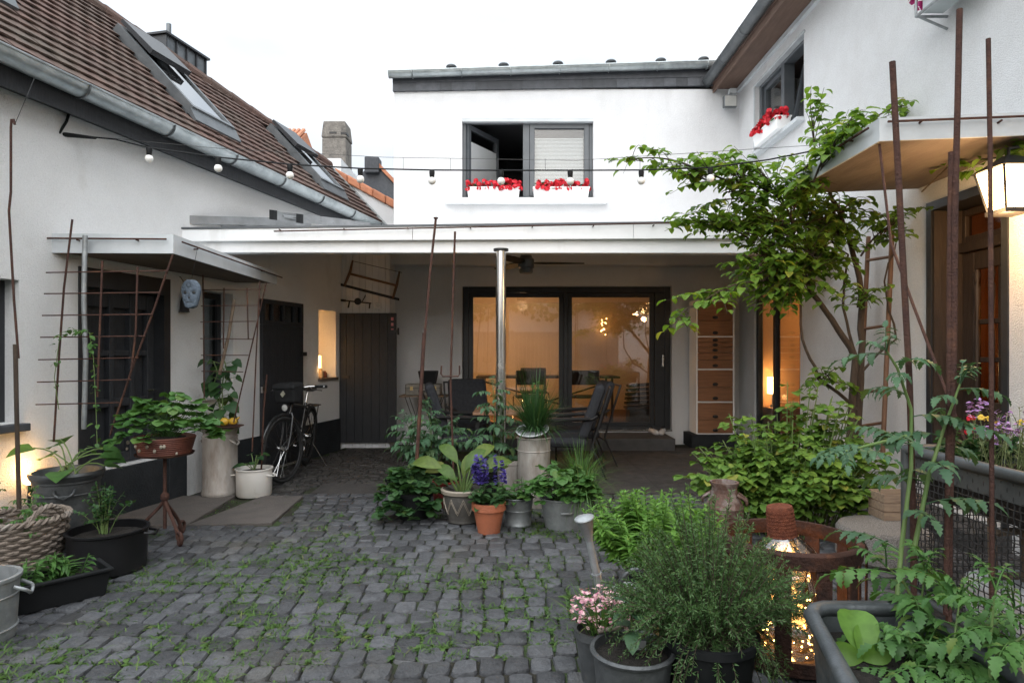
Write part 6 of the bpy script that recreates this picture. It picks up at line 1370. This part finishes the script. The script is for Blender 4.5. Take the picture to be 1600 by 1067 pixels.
def geranium(label, c, mat, n=5, name='geranium'):
    t = thing(name, label, 'plant', c); m = MB(); sm = MB(); bush(m, sm, c, .13, .12, .20, 16, 8, .05, 'round', r0=.003); foliage(m, 'dark_leaf', t); sm.build('stem', 'green_stem', t); m = MB()
    for i in range(n): cluster(m, c+V((U(-.13, .13), U(-.1, .05), U(.17, .28))), .015, 5, .015)
    m.build('blossoms', mat, t, smooth=180)
geranium('small red flowered geranium at the far corner of the mesh box', V((2.33, 3.36, .80)), 'red_petal')
geranium('yellow flowered plant between the geranium and the lavender', V((2.52, 3.36, .80)), 'yellow_petal', 4, 'marigold')

# tomato plants, tall rods
def tom(label, stems, base, leafn, Ln, mat='blue_leaf', r=.010):
    t = thing('tomato_plant', label, 'plant', base); m = MB(); sm = MB()
    for s_, n in zip(stems, leafn):
        pts = [P(*q) for q in s_]; dense = []
        for i in range(len(pts)-1): dense += [pts[i].lerp(pts[i+1], k/3) for k in range(3)]
        tomato(m, sm, dense+[pts[-1]], r, n, Ln)
    foliage(m, mat, t); sm.build('stem', 'green_stem', t, smooth=60)
tom('tallest tomato plant tied to the thick rusty rod beside the mesh box leg', [[(1400, 960, 2.45), (1408, 860, 2.5), (1424, 730, 2.55), (1424, 640, 2.55), (1402, 575, 2.52), (1385, 548, 2.5)], [(1428, 860, 2.5), (1452, 740, 2.52), (1478, 660, 2.52), (1500, 600, 2.5)], [(1424, 680, 2.55), (1380, 690, 2.5), (1320, 705, 2.45)]], P(1400, 990, 2.45), [9, 9, 5], .225)
tom('bushy young tomato plant in the back of the zinc trough', [[(1442, 1012, 2.12), (1438, 950, 2.15), (1446, 890, 2.15)], [(1440, 960, 2.14), (1410, 905, 2.16), (1385, 885, 2.18)]], P(1442, 1015, 2.12), [8, 4], .22, 'strawberry_leaf', .006)
tom('tomato plant at the right edge of the zinc trough', [[(1548, 1100, 1.8), (1546, 1010, 1.8), (1556, 920, 1.8)], [(1546, 1040, 1.8), (1590, 1000, 1.8), (1620, 975, 1.8)]], P(1548, 1110, 1.8), [9, 4], .19, 'strawberry_leaf', .006)
tom('dense young tomato plant filling the front of the zinc trough', [[(1500, 1090, 1.9), (1490, 1010, 1.95), (1500, 930, 2.0)], [(1490, 1050, 1.92), (1450, 1010, 1.95), (1425, 1000, 1.95)], [(1495, 1040, 1.92), (1560, 985, 1.95), (1585, 950, 1.95)]], P(1500, 1095, 1.9), [10, 6, 7], .17, 'strawberry_leaf', .006)
tom('low tomato seedling leaning over the trough soil', [[(1400, 1075, 1.9), (1440, 1040, 1.88), (1500, 1045, 1.85)]], P(1400, 1080, 1.9), [7], .15, 'strawberry_leaf', .004)
def rod(label, pts, r): m = MB(); m.tube(pts, r, 7); o = m.build('rusty_rod', 'rust', None, smooth=60); tag(o, label, 'rod')
rod('thick rusty rod leaning beside the tallest tomato, lowest of the three tops', [P(1394, 97, 2.6), P(1400, 210, 2.6), P(1408, 360, 2.6), P(1421, 600, 2.6), P(1427, 820, 2.6), P(1428, 985, 2.62)], .0125)
rod('tallest thick rusty rod in front of the panelled door', [P(1499, 15, 2.5), P(1497, 120, 2.5), P(1492, 330, 2.5), P(1490, 560, 2.52), P(1484, 800, 2.52), P(1482, 1005, 2.5)], .0115)
rod('second short rusty rod bound to the tallest one', [P(1486, 238, 2.51), P(1484, 420, 2.52), P(1483, 620, 2.53), P(1478, 960, 2.5)], .011)
rod('thin rusty rod furthest right, passing in front of the lantern', [P(1544, 61, 2.4), P(1547, 240, 2.4), P(1549, 600, 2.4), P(1550, 940, 2.4)], .0085)
rod('thin dark bar slanting down from the canopy corner', [P(1374, 226, 4.14), P(1392, 380, 4.0), P(1428, 480, 3.8), P(1470, 590, 3.6), P(1520, 720, 3.45)], .0085)
# raspberry
c = V((2.16, 5.05, 0)); t = thing('raspberry_bush', 'wide yellow green raspberry thicket below the climbing vine', 'bush', c); m = MB(); sm = MB()
for i in range(190):
    a = U(0, 6.283); u = math.sqrt(U(0, 1)); z = (1.0+.22*math.exp(-((u*math.cos(a)-.35)/.35)**2))*math.sqrt(max(0, 1-u*u*.72))*U(.25, 1.0)
    e = c+V((.78*u*math.cos(a), .52*u*math.sin(a), max(.12, z*1.06))); b_ = c+V((.4*u*math.cos(a), .3*u*math.sin(a), 0)); pts = curve(b_, e, .08, 6); sm.tube(pts, .004, 4, cap=False)
    for k in range(9):
        p, d = along(pts, .35+.65*(k+U(0, .9))/9); o = rdir(-.2, .35); o.z *= .5; q = p+o*.05; sm.tube([p, q], .0016, 3, cap=False); trifoliate(m, q, o+V((0, 0, .1)), U(.055, .10), 'oval', 1.25, .55, .2)
foliage(m, 'raspberry_leaf', t); sm.build('stem', 'green_stem', t)
# climbing vine over the canopy
t = thing('climbing_vine', 'large woody climber spreading over the canopy corner with leafy shoots', 'vine', (2.9, 5.6, 0)); m = MB(); sm = MB()
trunk = [[(1330, 800, 5.7), (1330, 680, 5.7), (1338, 560, 5.7), (1300, 500, 5.65), (1268, 455, 5.6), (1245, 400, 5.55)], [(1338, 700, 5.75), (1345, 560, 5.8), (1348, 470, 5.8), (1335, 400, 5.75), (1310, 330, 5.62), (1290, 290, 5.6)], [(1338, 640, 5.72), (1280, 590, 5.6), (1254, 530, 5.55), (1250, 440, 5.55), (1235, 340, 5.5)], [(1345, 580, 5.78), (1400, 530, 5.7), (1380, 440, 5.7), (1400, 380, 5.65)], [(1340, 560, 5.7), (1318, 480, 5.72), (1325, 400, 5.7), (1280, 360, 5.6)]]
for i, tr_ in enumerate(trunk):
    pts = [P(*q) for q in tr_]; dn = []
    for k in range(len(pts)-1): dn += [pts[k].lerp(pts[k+1], j/4)+rdir()*.012 for j in range(4)]
    dn.append(pts[-1]); r0 = (.038, .034, .016, .012, .014)[i]; sm.tube(dn, [r0*(1-.55*k/len(dn)) for k in range(len(dn))], 7)
cl = [  # px, py, depth, rx, ry (m), twigs, from
    (985, 250, 5.15, .22, .08, 8, (1090, 265, 5.2)), (1065, 275, 5.2, .3, .14, 15, (1150, 290, 5.3)), (1120, 262, 5.25, .3, .2, 20, (1200, 300, 5.4)), (1195, 275, 5.35, .34, .24, 30, (1240, 350, 5.5)),
    (1266, 168, 5.4, .08, .22, 7, (1275, 260, 5.5)), (1300, 215, 5.55, .24, .2, 20, (1290, 290, 5.6)), (1345, 200, 5.6, .18, .12, 9, (1310, 250, 5.6)), (1412, 165, 5.6, .16, .07, 7, (1330, 215, 5.6)),
    (1205, 340, 5.5, .42, .22, 40, (1245, 400, 5.55)), (1270, 330, 5.6, .36, .3, 42, (1260, 380, 5.55)), (1090, 345, 5.6, .34, .08, 18, (1180, 380, 5.5)), (1185, 400, 5.5, .34, .26, 42, (1245, 420, 5.55)), (1245, 430, 5.5, .4, .3, 60, (1250, 440, 5.55)), (1310, 370, 5.6, .34, .18, 34, (1300, 330, 5.6)),
    (1398, 350, 5.35, .24, .14, 18, (1345, 400, 5.7)), (1090, 478, 5.2, .28, .10, 11, (1180, 440, 5.4)), (1055, 505, 5.15, .1, .12, 5, (1090, 480, 5.2)), (1345, 470, 5.6, .26, .14, 12, (1340, 480, 5.75)), (1298, 595, 5.5, .22, .12, 13, (1280, 590, 5.6)), (1220, 470, 5.5, .24, .14, 18, (1245, 440, 5.55)), (1270, 400, 5.45, .4, .3, 40, (1260, 400, 5.55)), (1190, 440, 5.4, .3, .2, 30, (1240, 430, 5.55)), (1130, 350, 5.5, .32, .12, 16, (1200, 380, 5.5)), (1320, 330, 5.4, .3, .14, 16, (1300, 340, 5.6)), (1262, 280, 5.05, .2, .16, 20, (1240, 330, 5.4)), (1300, 232, 4.6, .14, .12, 16, (1270, 290, 5.0)), (1330, 205, 4.35, .1, .08, 9, (1300, 235, 4.6)), (1240, 310, 5.2, .2, .1, 14, (1235, 340, 5.4)), (1135, 300, 5.3, .3, .2, 15, (1200, 330, 5.4)), (1150, 350, 5.45, .3, .14, 16, (1200, 380, 5.5))]
for (px, py, d0, rx, rz, n, fr_) in cl:
    ctr, b_ = P(px, py, d0), P(*fr_); sm.tube(curve(b_, ctr, .05, 5), [.010, .009, .008, .006, .005, .004], 5)
    for i in range(int(n*.95)):
        s_ = b_.lerp(ctr, U(.3, 1)); e = ctr+V((rx*U(-1, 1), U(-.22, .22), rz*U(-1, 1))); pts = curve(s_, e, U(.0, .08), 5); sm.tube(pts, [.004, .0035, .003, .0025, .002, .0016], 4, cap=False); k = max(4, int((e-s_).length/.042))
        for j in range(k):
            p, dd = along(pts, .25+.75*(j+U(0, .8))/k); o = rdir(-.1, .25); o = (o+dd*.4); o.z = o.z*.4+.12; leaf(m, p+o.normalized()*.015, o, (V((0, -.1, 1))+rdir()*.16).normalized(), U(.065, .112), 'oval', .92, .3, U(.5, 1.0))
foliage(m, 'vine_leaf', t); sm.build('trunk', 'bark', t, smooth=60)
t = thing('creeper', 'vine shoot with drying leaves and seed tassels under the canopy above the lantern', 'vine', P(1560, 245, 4.35)); m = MB(); sm = MB(); pts = [P(*q) for q in ((1440, 300, 5.0), (1480, 262, 4.8), (1530, 250, 4.5), (1575, 245, 4.3), (1625, 215, 4.1))]; sm.tube(pts, .006, 5)
for k in range(52):
    p, d = along(pts, U(.2, 1)); leaf(m, p+rdir()*.07, rdir(-.6, .4), (V((0, 0, 1))+rdir()*.4).normalized(), U(.05, .11), 'heart', .9, .2, .6)
foliage(m, 'vine_leaf', t); sm.build('stem', 'bark', t)
# old ladder against the wall
t = thing('wooden_ladder', 'old brown wooden ladder leaning on the wall among the vine trunks', 'ladder', (3.3, 5.9, 0))
for (a, b_) in ((P(1340, 712, 6.06), P(1357, 370, 6.1)), (P(1379, 712, 5.72), P(1394, 362, 5.72))): m = MB(); m.tube([a, a.lerp(b_, .5), b_], .021, 8); m.build('rail', 'saw_wood', t, smooth=60)
for y in (405, 512, 612, 664): m = MB(); m.bar(P(1345+(612-y)*.045, y+2, 6.07), P(1384+(612-y)*.045, y-4, 5.72), .014); m.build('rung', 'saw_wood', t, smooth=60)

# ------------------------------------------------------------------ lamps that are lit, plus an added dining room fill
q = P(1576, 297, 4.2); t = thing('wall_lantern', 'lit lantern with frosted tapering panes on the wall beside the panelled door', 'lantern', q)
m = MB(); h0, h1, w0, w1 = -.13, .13, .075, .125; m.hexa([q+V(p) for p in ((-w0, -w0, h0), (w0, -w0, h0), (w0, w0, h0), (-w0, w0, h0), (-w1, -w1, h1), (w1, -w1, h1), (w1, w1, h1), (-w1, w1, h1))]); m.build('glass', 'lantern_glow', t)
for sx in (-1, 1):
    for sy in (-1, 1): m = MB(); m.bar(q+V((sx*(w0+.003), sy*(w0+.003), h0)), q+V((sx*(w1+.003), sy*(w1+.003), h1)), .008); m.build('corner_bar', 'black_metal', t)
m = MB(); m.box(q+V((-.09, -.09, h0-.03)), q+V((.09, .09, h0-.001))); m.build('base', 'black_metal', t); m = MB(); m.hexa([q+V(p) for p in ((-.15, -.15, h1+.001), (.15, -.15, h1+.001), (.15, .15, h1+.001), (-.15, .15, h1+.001), (-.03, -.03, h1+.09), (.03, -.03, h1+.09), (.03, .03, h1+.09), (-.03, .03, h1+.09))]); m.build('cap', 'black_metal', t)
m = MB(); m.tube([q+V((0, 0, h1+.09)), q+V((.0, 0, h1+.14)), q+V((.12, .0, h1+.16)), V((3.475, q.y, q.z+h1+.12))], .012, 6); m.build('bracket', 'black_metal', t, smooth=60)
lamp('lantern_light', q+V((-.02, -.02, -.26)), 6, .06, (1, .56, .24)); lamp('lantern_light', q+V((-.25, .05, -.12)), 5, .08, (1, .60, .28))
def table_lamp(label, c, h, r, mat, energy, cat='lamp'):
    t = thing('table_lamp', label, cat, c); m = MB(); m.lathe([(0, 0), (r*.6, 0), (r*.5, .02), (.012, .04), (.012, h*.5), (0, h*.5)], c, 16); m.build('base', 'black_metal', t, smooth=40)
    m = MB(); m.lathe([(r*.95, h*.45), (r, h*.45), (r, h), (r*.95, h), (r*.95, h*.45)], c, 24); m.build('shade', mat, t, smooth=40); lamp('table_lamp_light', V(c)+V((0, 0, h*1.08)), energy*.5, .04); return lamp('table_lamp_light', V(c)+V((0, 0, h*.35))+V((r*1.3, -r*1.5, 0)), energy*.5, .04)
c = LW.p(4.46, -.33, 1.04)+V((0, 0, 0)); table_lamp('small lit lamp with yellow shade on the sill beside the boarded wall', LW.p(4.44, -.10, 1.041), .31, .065, 'shade_glow', .8)
lamp('alcove_light', LW.p(4.6, -.5, 1.75), 1.0)
for k, (s_, h, mt) in enumerate(((4.60, .12, 'cream_glaze'), (4.70, .09, 'brown_weave'))):
    q = LW.p(s_, -.12, 1.041); m = MB(); m.lathe([(0, 0), (.035, 0), (.037, h*.7), (.02, h*.85), (.02, h), (0, h)], q, 14); o = m.build('jar', mt, None, smooth=40); tag(o, ('pale jar on the lit sill beside the small lamp', 'brown squat jar on the lit sill furthest from the small lamp')[k], 'jar')
table_lamp('lit table lamp with bright shade seen through the right glass door', V((3.725, 9.14, .62)), .42, .075, 'bright_shade', 2)
m = MB(); m.box((3.62, 8.95, .58), (4.3, 9.29, .615)); 
t = thing('sideboard', 'wooden sideboard behind the right glass door below the bright lamp', 'sideboard', (3.95, 9.12, .1)); m.build('top', 'chest_wood', t); m = MB(); m.box((3.63, 8.97, .1), (4.28, 9.28, .579)); m.build('cabinet', 'chest_wood', t)
lamp('side_room_light', (4.3, 8.7, 1.9), 7)
t = thing('floor_lamp', 'lit floor lamp behind the glass at the left end of the sliding door', 'lamp', (-.95, 11.2, .2)); m = MB(); m.lathe([(0, 0), (.13, 0), (.13, .015), (.012, .02), (.012, .55), (0, .55)], (-.95, 11.2, .2), 18); m.build('base', 'black_metal', t, smooth=40); m = MB(); m.lathe([(.14, .40), (.16, .40), (.13, .72), (.11, .72), (.14, .40)], (-.95, 11.2, .2), 24); m.build('shade', 'bright_shade', t, smooth=40)
lamp('floor_lamp_light', (-.82, 11.0, .62), 20, .06); lamp('floor_lamp_light', (-.95, 11.2, 1.15), 14, .06)
lamp('dining_room_fill', (.2, 12.4, 2.3), 5, .1, (1, .68, .42))  # no fixture: fill added near the back wall to silhouette table and chairs
t = thing('fairy_lights', 'small cluster of warm fairy lights hanging on the back wall inside the dining room', 'string lights', (1.9, 13.2, 1.9)); m = MB()
for k in range(14): m.ball(V((1.9+U(-.06, .06), 13.25+U(-.05, .05), 1.75+U(-.02, .35))), .009, 6)
m.build('tiny_bulbs', 'fairy_glow', t); m = MB(); m.tube([V((1.9+.03*math.sin(k), 13.27, 1.7+.045*k)) for k in range(12)], .003, 4); m.build('wire', 'brass', t)
lamp('hallway_light', (4.25, 5.05, 1.75), 4, .05); t = thing('hall_lamp', 'glowing lamp behind the ribbed glass of the front door', 'lamp', (4.35, 5.35, 1.45)); m = MB(); m.ball((4.35, 5.3, 1.5), .11, 16); m.build('globe', 'shade_glow', t, smooth=180); m = MB(); m.bar((4.35, 5.3, 1.6), (4.35, 5.3, 2.78), .01); m.build('rod', 'brass', t)
c = P(46, 748, 4.62); gz = c.z; c.z = 0; t = thing('garden_light', 'small lit garden lamp behind the zinc bin glowing on the white wall', 'lamp', c); m = MB(); m.bar(c, c+V((0, 0, gz-.04)), .012); m.build('stake', 'black_metal', t); m = MB(); m.ball(c+V((0, 0, gz)), .045, 14); m.build('globe', 'warm_glow', t, smooth=180); lamp('garden_lamp_light', c+V((0, .02, gz+.08)), 1.1, .04, (1, .55, .2))
c = LW.p(1.80, .35, 0)

# ------------------------------------------------------------------ weeds in the joints
m = MB(); nz = noise.noise
def density(x, y): return nz(V((x*1.1, y*1.3, 3)))+.35*nz(V((x*4, y*4, 9)))+(.22 if y < 4.4 and -2.8 < x < .6 else -.10)
for i in range(5200):                                # small seedlings and blades
    x, y = U(-3.3, 2.9), 2.35+3.8*U(0, 1)**1.25
    if density(x, y) < .02 or x < left_lim(y)+.05: continue
    p = V((x, y, -.008))
    for k in range(rnd.randint(3, 6)):
        q = p+V((U(-.03, .03), U(-.01, .01), 0))
        if U(0, 1) < .6: blade(m, q, rdir(.2, 1), U(.015, .04), .0026, 1.2, 3)
        else: leaf(m, q, rdir(.1, .7), V((0, 0, 1)), U(.012, .024), 'oval', .9, .2, .6)
n_ = 0
while n_ < 950:                                      # clumps: dandelion-like rosettes and short grass
    x, y = U(-3.2, 2.6), 2.4+3.5*U(0, 1)**1.2
    if density(x, y) < U(.0, .42) or x < left_lim(y)+.08: continue
    n_ += 1; p = V((x, y, -.006)); sz = U(.7, 1.5)
    for k in range(rnd.randint(10, 22)):
        q = p+V((U(-.06, .06), U(-.022, .022), 0))*sz; a = U(0, 6.28)
        if U(0, 1) < .5: blade(m, q, V((math.cos(a), math.sin(a), U(.5, 1.6))), U(.03, .065)*sz, .0032, 1.5, 4)
        else: leaf(m, q, V((math.cos(a), math.sin(a), U(.15, .6))), V((0, 0, 1)), U(.025, .055)*sz, 'jag' if n_ % 3 else 'lance', .9, .2, .7)
o = m.build('weeds', 'weed_leaf', None, smooth=180); tag(o, 'low weeds and grass growing in the cobble joints', 'weeds', kind='stuff')
# ------------------------------------------------------------------ camera, sky, sun
cam = bpy.data.cameras.new('camera'); co = bpy.data.objects.new('camera', cam); C.objects.link(co)
co.location = (0, 0, CH); co.rotation_euler = (R(90), 0, 0)
cam.sensor_width = 36; cam.lens = 22.5; cam.shift_y = (HY-533.5)/1600; cam.shift_x = 0; cam.clip_end = 600; cam.clip_start = .05
sc = bpy.context.scene; sc.camera = co
wd = bpy.data.worlds.new('World'); sc.world = wd; wd.use_nodes = True
nt = wd.node_tree; nt.nodes.clear()
out = nt.nodes.new('ShaderNodeOutputWorld'); bg = nt.nodes.new('ShaderNodeBackground'); bg.inputs[1].default_value = .12
L(nt, bg.outputs[0], out.inputs[0])
sk = nt.nodes.new('ShaderNodeTexSky'); sk.sky_type = 'NISHITA'; sk.sun_disc = False
sk.sun_elevation = R(14); sk.sun_rotation = R(188); sk.air_density = 1.0; sk.dust_density = 3.0; sk.ozone_density = 1.5
tc = nt.nodes.new('ShaderNodeTexCoord'); mp = nt.nodes.new('ShaderNodeMapping'); mp.inputs['Scale'].default_value = (1, 1, 2.6)
L(nt, tc.outputs['Generated'], mp.inputs[0])
nz = nt.nodes.new('ShaderNodeTexNoise'); nz.inputs['Scale'].default_value = 3.0; nz.inputs['Detail'].default_value = 6; nz.inputs['Roughness'].default_value = .5
L(nt, mp.outputs[0], nz.inputs['Vector'])
f = ramp(nt, nz.outputs[0], [(.30, (.82,)*3), (.62, (.98,)*3)]).outputs[0]
cl = ramp(nt, nz.outputs[0], [(.32, (5.0, 5.5, 6.0)), (.62, (6.1, 6.25, 6.4))]).outputs[0]     # high cloud deck over the clear sky
hs = nt.nodes.new('ShaderNodeHueSaturation'); hs.inputs['Saturation'].default_value = .9; L(nt, sk.outputs[0], hs.inputs['Color'])
sp = nt.nodes.new('ShaderNodeSeparateXYZ'); L(nt, tc.outputs['Generated'], sp.inputs[0])            # an overcast sky is three times brighter overhead than at the horizon
mr = nt.nodes.new('ShaderNodeMapRange'); mr.inputs[1].default_value = 0; mr.inputs[2].default_value = 1; mr.inputs[3].default_value = .38; mr.inputs[4].default_value = 1.42
L(nt, sp.outputs[2], mr.inputs[0])
dt = nt.nodes.new('ShaderNodeVectorMath'); dt.operation = 'DOT_PRODUCT'; dt.inputs[1].default_value = (math.sin(R(188)), math.cos(R(188)), 0)     # and brighter towards the low sun
L(nt, tc.outputs['Generated'], dt.inputs[0])
ma = nt.nodes.new('ShaderNodeMath'); ma.operation = 'MULTIPLY_ADD'; ma.inputs[1].default_value = .35; ma.inputs[2].default_value = 1.; L(nt, dt.outputs['Value'], ma.inputs[0])
mm_ = nt.nodes.new('ShaderNodeMath'); mm_.operation = 'MULTIPLY'; L(nt, mr.outputs[0], mm_.inputs[0]); L(nt, ma.outputs[0], mm_.inputs[1])
cl = mixc(nt, 1., cl, mm_.outputs[0], 'MULTIPLY')
L(nt, mixc(nt, f, hs.outputs[0], cl), bg.inputs[0])
sun = bpy.data.lights.new('sun', 'SUN'); so = bpy.data.objects.new('sun', sun); C.objects.link(so)
sun.energy = .9; sun.angle = R(100); sun.color = (1, .96, .92)
el, az = R(20), R(188)     # soft light from behind the camera, a little left
so.rotation_euler = V((-math.sin(az)*math.cos(el), -math.cos(az)*math.cos(el), -math.sin(el))).to_track_quat('-Z', 'Y').to_euler()
sk.sun_elevation = el
sc.view_settings.view_transform = 'Standard'; sc.view_settings.look = 'None'; sc.view_settings.exposure = 1.6; sc.view_settings.gamma = 1
sc.cycles.max_bounces = 9; sc.cycles.diffuse_bounces = 6; sc.cycles.glossy_bounces = 4; sc.cycles.transparent_max_bounces = 16; sc.cycles.transmission_bounces = 4
sc.cycles.caustics_reflective = False; sc.cycles.caustics_refractive = False; sc.cycles.sample_clamp_indirect = 4.0
